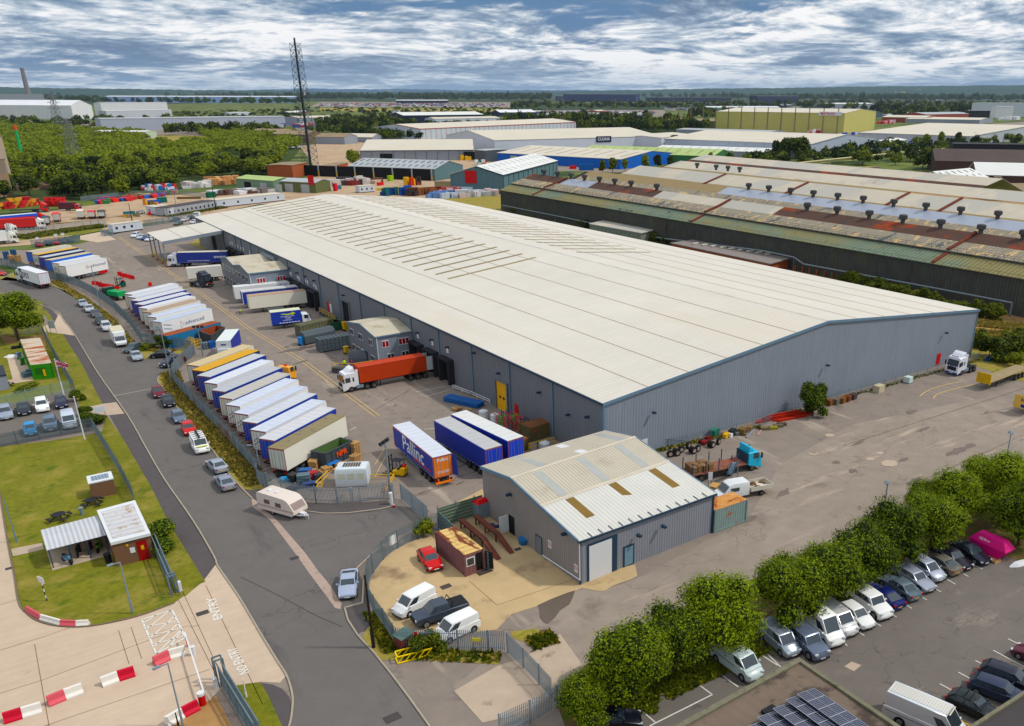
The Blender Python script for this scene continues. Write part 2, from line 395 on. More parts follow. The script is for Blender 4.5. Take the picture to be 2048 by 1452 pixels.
CPK=[(1190,1460),(1215,1430),(1280,1412),(1360,1370),(1440,1322),(1530,1275),(1560,1250),(1700,1190),(1800,1140),(1880,1120),(1990,1105),(2060,1130),(2400,1180),(2500,1800),(1190,1800)]
ground('car_park',[(q.x,q.y)for q in[g('',*p)for p in CPK]],DX*2,M21)
ground('planting_bed',[(q.x,q.y)for q in[g('',*p)for p in[(1130,1452),(1110,1400),(1170,1330),(1300,1250),(1500,1160),(1700,1080),(1900,990),(2048,940),(2150,960),(2100,1120),(2048,1130),(1990,1105),(1880,1120),(1800,1140),(1700,1190),(1560,1250),(1440,1322),(1280,1412),(1215,1430),(1190,1470)]]],DX*1.5,mat('planting_soil',(104,88,56),.95,var=.3,vs=1.2,spot=((84,96,36),.6,.5,.1)))
ground('concrete_yard',[(q.x,q.y)for q in[g('K',*p)for p in[(0,650),(60,560),(150,480),(300,390),(480,330),(570,290),(580,90),(640,70),(870,-40),(980,-100),(1040,140),(1250,300),(1500,480),(1870,740),(1900,790),(1840,820),(1500,960),(1240,1040),(1110,1180),(900,1210),(600,1300),(230,1250),(190,1190),(80,1060),(0,980),(-60,900),(-50,760)]]],DX*2,M17)
strip('slab_joint',gl('K',[(860,740),(1110,960),(1880,700)],0),.05,DX*3,mat('joint',(120,96,70),.9,var=0),side=0)
ground('concrete_apron',[(q.x,q.y)for q in[g('O',*p)for p in[(-10,300),(70,275),(145,240),(290,180),(385,145),(500,120),(520,215),(470,240),(330,290),(240,340),(180,335),(60,310)]]],DX*3,M17)
ground('concrete_slab',[(q.x,q.y)for q in[g('',*p)for p in[(908,1382),(1000,1330),(1045,1318),(1120,1268),(1165,1330),(1120,1352),(1095,1400),(1010,1436),(965,1446)]]],DX*2.5,M18)
ground('concrete_forecourt',[(q.x,q.y)for q in[g('',*p)for p in[(-500,985),(-10,985),(2,1000),(17,1090),(29,1150),(38,1205),(53,1226),(118,1253),(181,1253),(273,1234),(348,1207),(405,1165),(431,1130),(437,1136),(477,1194),(519,1265),(554,1323),(572,1352),(560,1366),(521,1364),(470,1372),(440,1380),(400,1420),(390,1460),(380,1800),(-900,1800)]]],DX*2,M16)
M45=mat('joint',(120,96,70),.9,var=0)
for i,(a,c_)in enumerate([((0,290),(1100,-60)),((0,720),(420,590)),((420,590),(1440,230)),((0,1130),(400,1005)),((400,1005),(1800,480)),((330,660),(470,1450)),((1130,530),(1230,850)),((1250,500),(1350,800)),((1700,240),(2060,960)),((1790,500),(1900,480)),((1960,100),(2500,1230)),((1740,160),(2120,980)),((400,1450),(2000,900))]):
 A,B=g('F',*a),g('F',*c_);strip('slab_joint',[A,B],.05,DX*3,M45)
LAWN=[(-300,925),(0,893),(100,882),(185,868),(215,910),(240,948),(272,1003),(300,1050),(330,1100),(352,1160),(362,1195),(348,1207),(273,1234),(181,1253),(118,1253),(53,1226),(38,1205),(29,1150),(17,1090),(2,1000),(-10,975),(-300,990)]
ground('lawn',[(q.x,q.y)for q in[g('',*p)for p in LAWN]],DX*2.4,M36)
strip('kerb',smoothline([g('',*p)for p in[(0,985),(2,1000),(17,1090),(29,1150),(38,1205),(53,1226),(75,1242),(118,1253),(181,1253),(273,1234),(348,1207)]],4),.15,0,mat('dark_kerb',(120,106,90),.9),.13)
ground('verge',[(q.x,q.y)for q in[g('',*p)for p in[(186,868),(205,862),(212,830),(244,874),(303,975),(338,1046),(411,1164),(400,1168),(372,1192),(358,1196),(345,1150),(320,1090),(300,1050),(272,1003),(240,948)]]],DX*3,M36)
ground('verge',[(q.x,q.y)for q in[g('',*p)for p in[(86,642),(97,665),(125,668),(162,725),(205,808),(180,813),(160,815),(150,790),(142,760),(122,722),(100,685)]]],DX*3,M36)
ground('verge',[(q.x,q.y)for q in[g('',*p)for p in[(84,622),(88,628),(100,644),(106,640),(100,630),(92,620)]]],DX*3,M36)
ground('footway',[(q.x,q.y)for q in[g('',*p)for p in[(40,600),(70,600),(94,610),(124,640),(130,655),(144,664),(195,745),(254,829),(295,901),(329,960),(387,1043),(428,1114),(431,1130),(425,1145),(411,1164),(338,1046),(303,975),(244,874),(205,807),(162,725),(125,667),(105,640),(80,615)]]],DX*1.6,M29)
ground('concrete_crossover',[(q.x,q.y)for q in[g('C',*p)for p in[(600,40),(650,90),(770,265),(640,245),(460,225),(440,170),(560,130)]]],DX*2,M16)
ground('concrete_crossover',[(q.x,q.y)for q in[g('C',*p)for p in[(820,1000),(1050,962),(1190,945),(1275,1062),(1110,1078),(940,1060)]]],DX*2,M18)
ground('front_car_park',[(q.x,q.y)for q in[g('C',*p)for p in[(-600,1150),(0,1010),(350,925),(730,830),(830,1000),(940,1070),(960,1230),(600,1300),(0,1410),(-600,1520)]]],DX*2.2,M21)
ground('garden_lawn',[(q.x,q.y)for q in[g('C',*p)for p in[(-600,-300),(440,-80),(445,190),(560,420),(770,790),(400,880),(0,985),(-600,1130)]]],DX*2,M36)
ground('garden_path',[(q.x,q.y)for q in[g('C',*p)for p in[(70,480),(230,440),(345,720),(145,755),(0,750),(0,735),(130,710)]]],DX*3,M16)
ground('soil_patch',[(q.x,q.y)for q in[g('C',*p)for p in[(0,260),(200,290),(460,240),(470,380),(200,330),(60,350)]]],DX*2.6,M25)
ground('garden_path',[(q.x,q.y)for q in[g('E',*p)for p in[(100,1040),(250,1010),(380,985),(400,1040),(240,1080),(120,1105)]]],DX*3,M18)
ground('footway',[(q.x,q.y)for q in[g('H',*p)for p in[(400,1062),(520,1080),(610,1120),(670,1190),(695,1290),(672,1460),(600,1460),(480,1180)]]],DX*2.6,M29)
ground('lawn',[(q.x,q.y)for q in[g('H',*p)for p in[(180,1090),(300,1070),(412,1063),(480,1180),(612,1470),(345,1470),(250,1270)]]],DX*3,M36)
ground('dirt_bank',[(q.x,q.y)for q in[g('F',*p)for p in[(1520,1500),(1640,1380),(1880,1270),(2060,1150),(2240,1500)]]],DX*3,M25)
VG1=[(0,560),(40,540),(100,560),(165,604),(215,640),(270,686),(290,692),(345,700),(382,697),(386,716),(340,708),(288,719),(262,704),(240,675),(200,635),(150,592),(100,568),(0,552)]
VG2=[(383,717),(350,742),(362,770),(395,808),(440,855),(470,890),(500,930),(520,960),(536,978),(500,980),(484,978),(463,955),(428,904),(383,854),(357,819),(336,790),(316,764),(318,753),(350,735)]
ground('verge',[(q.x,q.y)for q in[g('',*p)for p in VG1]],DX*3,M88)
ground('verge',[(q.x,q.y)for q in[g('',*p)for p in VG2]],DX*3,M88)
ground('footway',[(q.x,q.y)for q in[g('G',*p)for p in[(400,350),(600,360),(740,420),(950,480),(1280,490),(1700,460),(1780,520),(1580,560),(1350,585),(1150,585),(950,565),(560,500),(480,440)]]],DX*2.6,M29)
ground('footway',[(q.x,q.y)for q in[g('H',*p)for p in[(1165,395),(1335,350),(1350,220),(1400,450),(1480,600),(1330,600),(1280,630),(1200,500)]]],DX*2.6,M29)
ground('verge',[(q.x,q.y)for q in[g('H',*p)for p in[(1380,560),(1450,520),(1640,740),(2020,760),(2560,790),(2560,900),(1900,860),(1500,860),(1330,660)]]],DX*3,M88)
ground('verge',[(q.x,q.y)for q in[g('K',*p)for p in[(1230,1200),(1480,1170),(1500,1240),(1400,1310),(1260,1260)]]],DX*3.2,M88)
for dx in(0,.75):
 A,Bp,Cp,Dd=g('D',2048,890),g('D',1300,330),g('D',740,-10),g('A',1200,530)
 off=V3((dx,0,0))
 strip('yellow_line',[p+off for p in(A,Bp,Cp,g('A',2048,1120),g('A',1500,740),Dd)],.16,DX*3,M98)
for a,c_ in[((0,590),(100,420)),((0,700),(110,490))]:
 strip('yellow_line',[g('J',*a),g('J',*c_)],.12,DX*3,M98)
for a,c_ in[((830,930),(1080,880)),((920,970),(1140,910)),((900,1270),(1000,1262)),((230,1275),(285,1250))]:
 strip('bay_line',[g('I',*a),g('I',*c_)],.12,DX*3,M47)
strip('yellow_line',smoothline([g('M',*p)for p in[(1190,628),(1250,585),(1360,545),(1535,505)]],5),.2,DX*3,M98)
strip('yellow_line',smoothline([g('M',*p)for p in[(1300,645),(1340,610),(1450,575),(1640,528)]],5),.2,DX*3,M98)
for i in range(11):
 a=V3((23.2,104.2+i*4.02,0));strip('bay_line',[a,a+V3((4,2.7,0))],.12,DX*3,M47)
for i in range(10):
 a=V3((23.8,185+i*3.95,0));strip('bay_line',[a,a+V3((5,2.9,0))],.12,DX*3,M47)
for a,c_ in[((1420,252),(1487,292)),((1325,330),(1368,355)),((1213,397),(1252,420)),((1088,465),(1130,490)),((975,545),(1005,560)),((833,608),(877,635)),((690,680),(740,713)),((573,770),(600,795)),((1550,205),(1592,228)),((1640,140),(1710,167)),((1917,738),(2060,810)),((1795,832),(2060,975)),((1650,917),(1800,990)),((1510,1012),(1700,1115)),((1358,1107),(1530,1200)),((-60,855),(60,975))]:
 strip('bay_line',[g('P',*a),g('P',*c_)],.1,DX*4,M47)
for a,c_ in[((1000,1090),(1132,1188)),((1132,1188),(620,1445)),((535,1302),(665,1415)),((1160,990),(1345,1125)),((1500,838),(1670,950))]:
 strip('bay_line',[g('O',*a),g('O',*c_)],.12,DX*4,M47)
strip('yellow_line',[g('P',1205,1205),g('P',1600,1450)],.12,DX*4,mat('bright_yellow_paint',(226,168,40),.7))
hb=[g('F',*p)for p in[(1352,428),(1640,335),(1765,600),(1492,755)]]
for i in range(4):strip('hatch_line',[hb[i],hb[(i+1)%4]],.16,DX*4,M47)
def hq(u,v):return(hb[0]*(1-u)+hb[1]*u)*(1-v)+(hb[3]*(1-u)+hb[2]*u)*v
for t in(.22,.48,.74):strip('hatch_line',[hq(0,t),hq(1,min(1,t+.2))],.13,DX*4,M47)
for t in(.3,.56,.82,1.05):strip('hatch_line',[hq(0,min(1,t)),hq(1,t-.33)],.13,DX*4,M47)
strip('hatch_line',[hq(.45,1),hq(1,.75)],.13,DX*4,M47);strip('hatch_line',[hq(0,.12),hq(.45,0)],.13,DX*4,M47)
def gword(s,k,p0,p1,size,sx=1):
 a,c_=g(k,*p0),g(k,*p1);d=c_-a;e=thing('road_words','white road words %s'%('telling drivers not to enter, nearer the camera' if s[0]=='N' else 'inviting drivers in, farther from the camera'),'road marking',((a+c_)/2+V3((0,0,DX*3.5))),atan2(d.y,d.x))
 t=text(s,size,M47,e,(0,0,0),(0,0,0),ext=.002,bold=.02);L=t.dimensions.x;t.scale=(d.length/max(L,.1),1,1);return e
gword('NO ENTRY','H',(275,985),(150,755),1.15)
gword('ENTRY','H',(35,495),(-35,300),1.15)
def blob(name,k,c_,rx,ry,rot,m,z=DX*4,n=18,seed=0,rag=.35):
 rr=random.Random(seed*7+int(c_[0]));P=g(k,*c_);pl=[]
 for i in range(n):
  a=2*pi*i/n;q=1+rr.uniform(-rag,rag);x,y=rx*cos(a)*q,ry*sin(a)*q
  pl.append((P.x+x*cos(rot)-y*sin(rot),P.y+x*sin(rot)+y*cos(rot)))
 return ground(name,pl,z+.0007*(seed%17),m)
M90=mat('wet_asphalt',(104,93,84),.4,var=.1,vs=1)
ground('damp_patch',[(q.x,q.y)for q in[g('K',*p)for p in[(1480,960),(1600,905),(1740,850),(1820,825),(1800,890),(1770,950),(1680,1010),(1640,1070),(1570,1130),(1530,1110),(1500,1070),(1500,1010)]]],DX*3.6,M90)
blob('damp_patch','B',(1110,1320),3.6,1.2,.1,M90,seed=3)
for i,(x,y,rx,ry,ro)in enumerate([(1120,755,2.2,.8,.25),(1500,1080,3.6,1.0,.1),(1600,1035,2.4,.8,.1),(1150,1325,3,.7,.15),(690,1010,3,.35,.2),(500,1170,1,.6,0),(640,1240,1.3,.6,0),(1060,1150,1.6,.5,0),(1220,900,2.6,.5,.1),(75,1420,1.6,.7,0),(1325,1265,.8,.3,0),(1740,760,1,.2,.3)]):
 blob('oil_stain','M',(x,y),rx*.6,ry*.7,ro*.5,M76 if i<10 else M90,seed=i)
for i,(x,y,r_)in enumerate([(450,950,.6),(780,1145,.5),(860,1095,.5),(940,1180,1.0),(320,1098,.6)]):
 blob('concrete_patch','M',(x,y),r_*1.3,r_,0,M18,z=DX*4.4,seed=i,rag=.1)
for k,x,y,s_ in[('G',860,985,.9),('H',1600,1380,1.3),('K',645,790,1.1),('E',90,1215,.8),('F',1930,365,1.1),('K',1300,450,.8)]:
 P=g(k,x,y);ground('drain_cover',[(P.x-s_/2,P.y-s_/3),(P.x+s_/2,P.y-s_/3),(P.x+s_/2,P.y+s_/3),(P.x-s_/2,P.y+s_/3)],DX*4.5,mat('cast_iron',(76,70,68),.7))
for i,(k,x,y,rx,ry)in enumerate([('L',1890,850,2.4,.5),('P',1380,720,.5,.4),('P',870,820,1.0,.3),('P',1010,640,1.0,.3),('P',1440,330,1.1,.4),('P',1330,1170,.6,.4),('I',560,1000,.5,.3),('I',640,1048,.5,.2),('J',430,843,.8,.25),('J',770,605,2.4,.3),('J',780,755,1,.2),('P',540,850,1.0,.4),('P',1840,910,.6,.3),('A',1150,690,1.6,.6),('D',1290,330,2.5,.5),('L',1600,1080,1.6,.6)]):
 blob('oil_stain',k,(x,y),rx*.6,ry*.7,.3,M76,seed=i+40)
ground('drain_patch',[(q.x,q.y)for q in[g('P',*p)for p in[(575,965),(655,1005),(715,955),(635,925)]]],DX*4,M18)
for a,c_ in[((720,712),(960,640)),((0,90),(330,-100)),((400,850),(720,760))]:
 strip('asphalt_crack',[g('J',*a),g('J',*c_)],.1,DX*3.4,M76)
for a,c_ in[((560,1035),(2060,560)),((1690,780),(2048,700)),((1100,1370),(2040,950))]:
 strip('asphalt_crack',[g('M',*a),g('M',*c_)],.09,DX*3.4,mat('crack_fill',(106,94,88),.9,var=.2))
strip('asphalt_seam',[g('C',1170,880),g('C',1560,805)],.25,DX*2,M46)
strip('asphalt_seam',smoothline([g('H',*p)for p in[(230,110),(420,200),(640,310),(900,450),(1150,560)]],4),.12,DX*2,mat('seam_fill',(84,80,80),.9))
ground('gravel_yard',[(q.x,q.y)for q in[g('',*p)for p in[(-400,470),(0,455),(120,448),(250,432),(400,410),(560,380),(700,360),(1000,352),(1010,390),(900,420),(560,400),(390,435),(300,445),(150,470),(60,490),(-400,520)]]],DX*2,M37)
ground('gravel_yard',[(q.x,q.y)for q in[g('',*p)for p in[(-400,455),(0,440),(80,425),(260,400),(400,385),(560,365),(690,345),(950,345),(1040,355),(1020,392),(400,412),(180,440),(0,458),(-400,475)]]],DX*1.5,M37)
ground('road_verge',[(q.x,q.y)for q in[g('A',*p)for p in[(180,520),(400,480),(640,470),(1000,410),(1090,425),(1020,470),(820,510),(500,530),(200,570)]]],DX*3,M36)
ground('access_road',[(q.x,q.y)for q in[g('A',*p)for p in[(820,520),(1030,480),(1080,500),(1190,560),(1000,590),(820,560)]]],DX*3,M16)
ground('dry_grass_patch',[(q.x,q.y)for q in[g('T',*p)for p in[(470,590),(560,545),(640,560),(780,600),(760,640),(640,640)]]],DX*3,M88)
ground('scrub_ground',[(q.x,q.y)for q in[g('',*p)for p in[(1000,395),(1400,500),(1800,600),(1960,660),(2100,700),(2100,620),(1000,375)]]],DX*1.2,M25)
ground('scrub_ground',[(q.x,q.y)for q in[g('',*p)for p in[(1925,655),(2200,700),(2200,800),(2030,760),(1945,730),(1940,690)]]],DX*2.2,M88)
ground('dirt_track',[(q.x,q.y)for q in[g('M',*p)for p in[(1640,60),(2200,120),(2200,200),(1640,130)]]],DX*3,M25)
ground('scrub_ground',[(q.x,q.y)for q in[g('',*p)for p in[(870,402),(1010,430),(1010,392),(920,390)]]],DX*4,M88)
# BUILDINGS NEAR
M12=mat('lit_grey_cladding',(138,146,157),.5,var=.05,vs=.25,big=.05,streak=.07,stripe=('xy',.5,.04,.35),spec=.3)  # gable cladding, lighter base colour paints in its sunnier side
M13=mat('shaded_grey_cladding',(114,118,124),.5,var=.05,vs=.25,big=.05,streak=.1,stripe=('xy',.5,.04,.35),spec=.5)  # same cladding, darker base colour paints in shade on the long walls
M83=mat('blue_grey_trim',(112,138,158),.5,var=.08)
M85=mat('dark_blue_trim',(44,66,88),.5,var=.05)
M64=mat('cream_roof_sheet',(216,210,199),.6,var=.045,vs=.12,big=.05,stripe=('y',.9,.035,.25),spot=((214,206,190),.05,.56,.15,(1,.25,1)),k=.88,streak=.035,sax=(.12,1.5,1))
M62=mat('brown_rooflight',(150,134,104),.6,var=.15,vs=.4,rnd=.18)
M68=mat('brown_seam',(170,152,128),.8,var=.2,vs=.3)
M92=mat('white_panel',(226,228,230),.45,var=.03)
M93=mat('white_upvc',(232,234,238),.4,var=0)
M34=mat('dark_window_glass',(38,44,54),.12,var=0,spec=.8)
M35=mat('red_blind_glass',(150,16,44),.25,var=.1,vs=2,spec=.7)
M24=mat('dark_recess',(24,24,26),.8,var=.1)
M2=mat('black_rubber',(46,46,50),.75,var=.1)
M96=mat('yellow_paint',(226,182,20),.5,var=.1,vs=2)
M59=mat('red_paint',(196,28,34),.5,var=.08,vs=2)
M31=mat('galvanised_steel',(142,156,166),.5,.3,var=.12,vs=1.5)
M32=mat('weathered_galvanised',(112,128,136),.6,.2,var=.18,vs=1.2,spot=((130,96,70),.5,.62,.08))
M7=mat('brown_brick',(124,94,74),.9,var=.12,vs=3,stripe=('z',.15,.10,.2))
M58=mat('red_brick',(164,92,62),.9,var=.15,vs=1.2,stripe=('z',.3,.05,0))
X0,Y0,LX,LY,HE,HR=62.2,83.6,87.8,223.4,8.95,13.35
MX=LX/2
wh=thing('warehouse','huge grey clad warehouse with a low cream ridged roof filling the middle of the estate','warehouse',(X0,Y0,0))
b=MB()
b.add([(0,0,0),(LX,0,0),(LX,0,HE),(MX,0,HR-.15),(0,0,HE)],[(0,1,2,3,4)],0)
b.add([(0,LY,0),(LX,LY,0),(LX,LY,HE),(MX,LY,HR-.15),(0,LY,HE)],[(4,3,2,1,0)],0)
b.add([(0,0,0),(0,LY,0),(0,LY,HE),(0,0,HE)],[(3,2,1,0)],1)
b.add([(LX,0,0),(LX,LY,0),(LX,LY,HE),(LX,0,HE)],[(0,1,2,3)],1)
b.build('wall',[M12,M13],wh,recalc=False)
b=MB()
for s in(0,1):
 xa,xb=(-.25,MX)if s==0 else(LX+.25,MX)
 b.add([(xa,-.2,HE-.02),(xb,-.2,HR),(xb,LY+.2,HR),(xa,LY+.2,HE-.02),(xa,-.2,HE+.1),(xb,-.2,HR+.12),(xb,LY+.2,HR+.12),(xa,LY+.2,HE+.1)],[(0,1,2,3),(4,5,6,7),(0,1,5,4),(2,3,7,6),(0,3,7,4)])
b.build('roof',M64,wh)
def rz_(x):return HE+.1+(HR-HE+.02)*((x+.25)/(MX+.25)if x<=MX else(LX+.25-x)/(MX+.25))
b=MB()
for i in range(1,6):
 for x in(MX*i/6,LX-MX*i/6):b.box(x-.06,-.2,rz_(x)-.05,x+.06,LY+.2,rz_(x)+.035)
b.build('roof_seam',M68,wh)
b=MB();b.add([(MX-.35,-.22,HR+.10),(MX,-.22,HR+.2),(MX+.35,-.22,HR+.10),(MX-.35,LY+.22,HR+.10),(MX,LY+.22,HR+.2),(MX+.35,LY+.22,HR+.10)],[(0,1,4,3),(1,2,5,4)])
b.build('ridge_cap',mat('ridge_cap',(208,204,196),.6,var=.2,vs=.3),wh)
b=MB()
for(xa,za,xb,zb)in((-.3,HE,MX,HR),(MX,HR,LX+.3,HE)):
 b.add([(xa,-.26,za-.28),(xb,-.26,zb-.28),(xb,-.26,zb+.16),(xa,-.26,za+.16),(xa,-.16,za-.28),(xb,-.16,zb-.28),(xb,-.16,zb+.16),(xa,-.16,za+.16)],[(0,1,2,3),(4,5,6,7),(0,1,5,4),(3,2,6,7),(0,3,7,4),(1,2,6,5)])
b.build('verge_trim',M83,wh)
b=MB();b.box(-.42,-.2,HE-.22,-.26,LY+.2,HE+.06);b.box(LX+.26,-.2,HE-.22,LX+.42,LY+.2,HE+.06);b.build('gutter',M85,wh)
MB().box(-.1,-.1,0,.18,.02,HE-.2).box(-.1,.02,0,-.003,.3,HE-.2).build('corner_trim',M83,wh);MB().box(LX-.1,-.1,0,LX+.1,-.005,HE-.2).build('corner_trim',M83,wh)
b=MB();b.cyl((-.12,0,0),(-.12,0,HE-.22),.11,n=6);dp=b.build('downpipe',M83,wh);dp.location=(0,12.2,0)
for y in(24.2,36.2,48.1,59.2,71.4,83.8,96.1,107.8,118.4,129.8,154,161.3,170.8,176.5,190,204):
 c=dp.copy();COL.objects.link(c);c.location=(0,y,0)
def rlight(x0,x1,y,first=None):
 if first:c=first.copy();COL.objects.link(c);c.location=(0,y,0);return c
 b=MB();z0,z1=rz_(x0)+.01,rz_(x1)+.01
 b.add([(x0,-.42,z0),(x1,-.42,z1),(x1,.42,z1),(x0,.42,z0),(x0,-.42,z0+.05),(x1,-.42,z1+.05),(x1,.42,z1+.05),(x0,.42,z0+.05)],[(0,3,2,1),(4,5,6,7),(0,1,5,4),(1,2,6,5),(2,3,7,6),(3,0,4,7)])
 return b.build('rooflight',M62,wh,loc=(0,y,0))
rA=rlight(78.9-X0,100.4-X0,160.4-Y0);rB=rlight(111.6-X0,133.2-X0,160.4-Y0)
for i in range(1,26):
 rlight(0,0,160.4-Y0+5.66*i,rA);rlight(0,0,160.4-Y0+5.66*i,rB)
def wquad(y0,y1,z0,z1,x=0):return[(x,y1,z0),(x,y0,z0),(x,y0,z1),(x,y1,z1)]
def dock(y0,y1,z1=4.1,z0=.1):
 y0-=Y0;y1-=Y0
 b=MB();b.box(-1.1,y0,z0,-.003,y0+.45,z1);b.box(-1.1,y1-.45,z0,-.003,y1,z1);b.box(-1.2,y0,z1,-.003,y1,z1+.35)
 s=b.build('dock_shelter',M2,wh)
 b=MB();b.box(-.15,y0+.45,z0,-.003,y1-.45,z1);b.build('dock_door',M24,s)
 b=MB();b.box(-.08,(y0+y1)/2-.35,z1+1.1,-.003,(y0+y1)/2+.35,z1+1.9);b.build('number_plate',M92,s)
for y0,y1 in((126.6,130.6),(132.2,136.6),(138.2,142.4),(193,197.6),(198.4,203.4),(204.4,209),(210,214.8)):dock(y0,y1)
for y0,y1 in((253,257.5),(258.6,263),(264.2,268.6)):dock(y0,y1,4.4)
def wdoor(y0,y1,z0,z1,m,name='door',fr=None):
 y0-=Y0;y1-=Y0;b=MB()
 b.box(-.06,y0,z0,-.004,y1,z1);o=b.build(name,m,wh)
 if fr:
  b=MB();b.box(-.3,y0-.25,z0,-.003,y0,z1+.25);b.box(-.3,y1,z0,-.003,y1+.25,z1+.25);b.box(-.3,y0,z1,-.003,y1,z1+.25);b.build('frame',fr,o)
 return o
o=wdoor(108.7,112,0,4.8,mat('yellow_door',(232,178,14),.5,var=.06,stripe=('z',.6,.06,.3)),'roller_door',M13);tag(o,'yellow roller shutter door')
b=MB();b.box(-.1,26,2.0,-.062,26.5,2.4);b.box(-.1,27.1,2.0,-.062,27.6,2.4);b.build('window',M24,o)
wdoor(105.6,106.7,0,2.3,M59);wdoor(174,177.8,0,5.4,M24,'roller_door',M13);wdoor(299-15,299-10,0,5.4,M24,'roller_door')
wdoor(187,188.1,1,3.2,M59);wdoor(185.2,186.4,1,3,M92,'window')
b=MB();b.obox((-.35,0,0),.6,.35,.25,0);b.bar((-.1,0,0),(-.003,0,-.3),.1);fl=b.build('floodlight',M85,wh);fl.location=(0,118-Y0+.6,7.6)
for k,x,y in[('I',850,388),('I',980,452),('I',1125,518),('I',1590,755),('I',1960,930),('B',1105,540),('B',1280,620),('B',1190,575),('B',1580,768),('J',1770,130),('J',1945,150),('B',1025,490)]:
 P=gx(k,x,y,X0);c=fl.copy();COL.objects.link(c);c.location=(0,P.y-Y0,P.z)
for k,x,y in[('L',695,103),('M',410,365),('M',1388,100)]:
 P=gy(k,x,y,Y0);c=fl.copy();COL.objects.link(c);c.location=(P.x-X0,-.3,P.z);c.rotation_euler=(0,0,pi/2)
for k,x,y in[('B',433,240),('B',490,268),('B',548,298),('B',613,330),('B',1037,555),('B',1120,600),('B',1205,640),('B',1293,690),('L',633,350)]:
 if k=='B':P=gx(k,x,y,X0);b=MB();b.box(-.05,-.35,-.5,-.003,.35,.5);b.build('number_plate',M92,wh,loc=(0,P.y-Y0,P.z))
def gdoor(k,q,m,name='door',label=None):
 P=gy(k,q[0],q[1],Y0);b=MB();b.box(-.6,-.06,0,.6,-.004,2.2);o=b.build(name,m,wh,loc=(P.x-X0,0,max(0,P.z-2.2)))
 if label:o['label']=label
gdoor('L',(628,360),M92);gdoor('M',(1350,275),M59,label='red escape door');gdoor('M',(395,555),M59,label='red escape door')
b=MB();b.box(-.2,0,0,.2,-.2,.5);
def office(x0,y0,y1,he,hr,label,blocks=1,wins=(),doors=(),right=()):
 t=thing('office_annexe',label,'office building',(x0,y0,0));W=X0-x0-.02;n=blocks;L=(y1-y0)/n
 for i in range(n):
  ya,yb=i*L+(.004 if i else 0),(i+1)*L;ym=(ya+yb)/2;b=MB()
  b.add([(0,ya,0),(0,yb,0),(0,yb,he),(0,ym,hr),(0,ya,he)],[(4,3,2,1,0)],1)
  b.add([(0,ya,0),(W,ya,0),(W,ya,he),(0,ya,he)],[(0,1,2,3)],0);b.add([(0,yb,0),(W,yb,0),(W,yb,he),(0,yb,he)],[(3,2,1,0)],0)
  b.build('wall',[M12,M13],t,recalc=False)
  b=MB()
  for a_,za,c_,zc in((ya-.15,he,ym,hr),(yb+.15,he,ym,hr)):
   b.add([(-.2,a_,za),(W,a_,za),(W,c_,zc),(-.2,c_,zc),(-.2,a_,za+.12),(W,a_,za+.12),(W,c_,zc+.12),(-.2,c_,zc+.12)],[(0,1,2,3),(4,5,6,7),(0,1,5,4),(0,3,7,4),(1,2,6,5)])
  b.build('roof',mat('stained_cement_roof',(196,188,170),.8,var=.1,vs=.4,stripe=('x',.6,.05,.3),spot=((160,150,124),.3,.52,.15)),t)
  b=MB()
  for a_,za,c_,zc in((ya-.16,he,ym,hr),(ym,hr,yb+.16,he)):
   b.add([(-.26,a_,za-.16),(-.26,c_,zc-.16),(-.26,c_,zc+.16),(-.26,a_,za+.16),(-.2,a_,za-.16),(-.2,c_,zc-.16),(-.2,c_,zc+.16),(-.2,a_,za+.16)],[(0,1,2,3),(7,6,5,4),(3,2,6,7),(0,1,5,4)])
  b.box(-.2,ya-.24,he-.14,W,ya-.155,he+.1);b.build('fascia',M83,t)
 for(y,z,w_,gm)in wins:
  b=MB();q=wquad(y,y+w_,z,z+1.2)
  b.pane(q,0,1,0,1,.003,.05);f=b.build('window',M93,t)
  b=MB();k=2 if w_<1.9 else 3
  for i in range(k):b.pane(q,(i+.08)/k,(i+.92)/k,.1,.9,.055,.02)
  b.build('pane',gm,f)
 for(x,z,w_,gm)in right:
  b=MB();q=[(x,0,z),(x+w_,0,z),(x+w_,0,z+1.3),(x,0,z+1.3)]
  b.pane(q,0,1,0,1,.003,.05);f=b.build('window',M93,t)
  b=MB();k=2 if w_<1.7 else 3
  for i in range(k):b.pane(q,(i+.1)/k,(i+.9)/k,.1,.9,.055,.02)
  b.build('pane',gm,f)
 for(y,w_,h_,m)in doors:
  b=MB();b.pane(wquad(y,y+w_,0,h_),0,1,0,1,.003,.06);b.build('door',m,t)
 b=MB();b.cyl((.15,-.12,0),(.15,-.12,he-.1),.07,n=6);b.build('downpipe',M93,t)
 return t
office(55.1,142.8,156.1,6.0,7.05,'two storey grey office annexe beside the red container lorry, with red blinds',1,wins=[(1.6,3.9,1.6,M34),(6.4,3.9,1.8,M34),(10.8,3.9,1.6,M34),(1.2,.9,1.8,M34),(8.2,1.0,1.6,M34),(10.6,1,1.3,M34)],doors=[(4.6,1.2,2.2,M34),(6.4,1.1,2.2,M92)],right=[(1.1,3.8,1.3,M35),(4.3,3.8,2.0,M35),(1.9,1.3,1.3,M34),(4.7,1.3,1.4,M34)])
office(52.7,213.1,238.6,6.5,7.6,'double gabled grey office annexe behind the docked trailers, furthest up the wall',2,wins=[(y,z,1.5,M34)for z in(1.1,4.2)for y in(1.5,4.5,8,10.5,14,17,20,23)],doors=[(6,1.1,2.2,M34)],right=[(1.6,3.9,2.0,M35),(6.4,3.9,2.0,M35)])
b=MB()
for i in range(8):b.box(-.9,i*1.25,0,-.02,i*1.25+1.05,.8)
o=b.build('air_conditioner',M31,wh,loc=(0,222-Y0,7.4))
cn=thing('loading_canopy','cream roofed loading canopy on yellow footed posts at the far end of the warehouse','canopy',(45.3,272,0))
b=MB();W=X0-.45-45.3
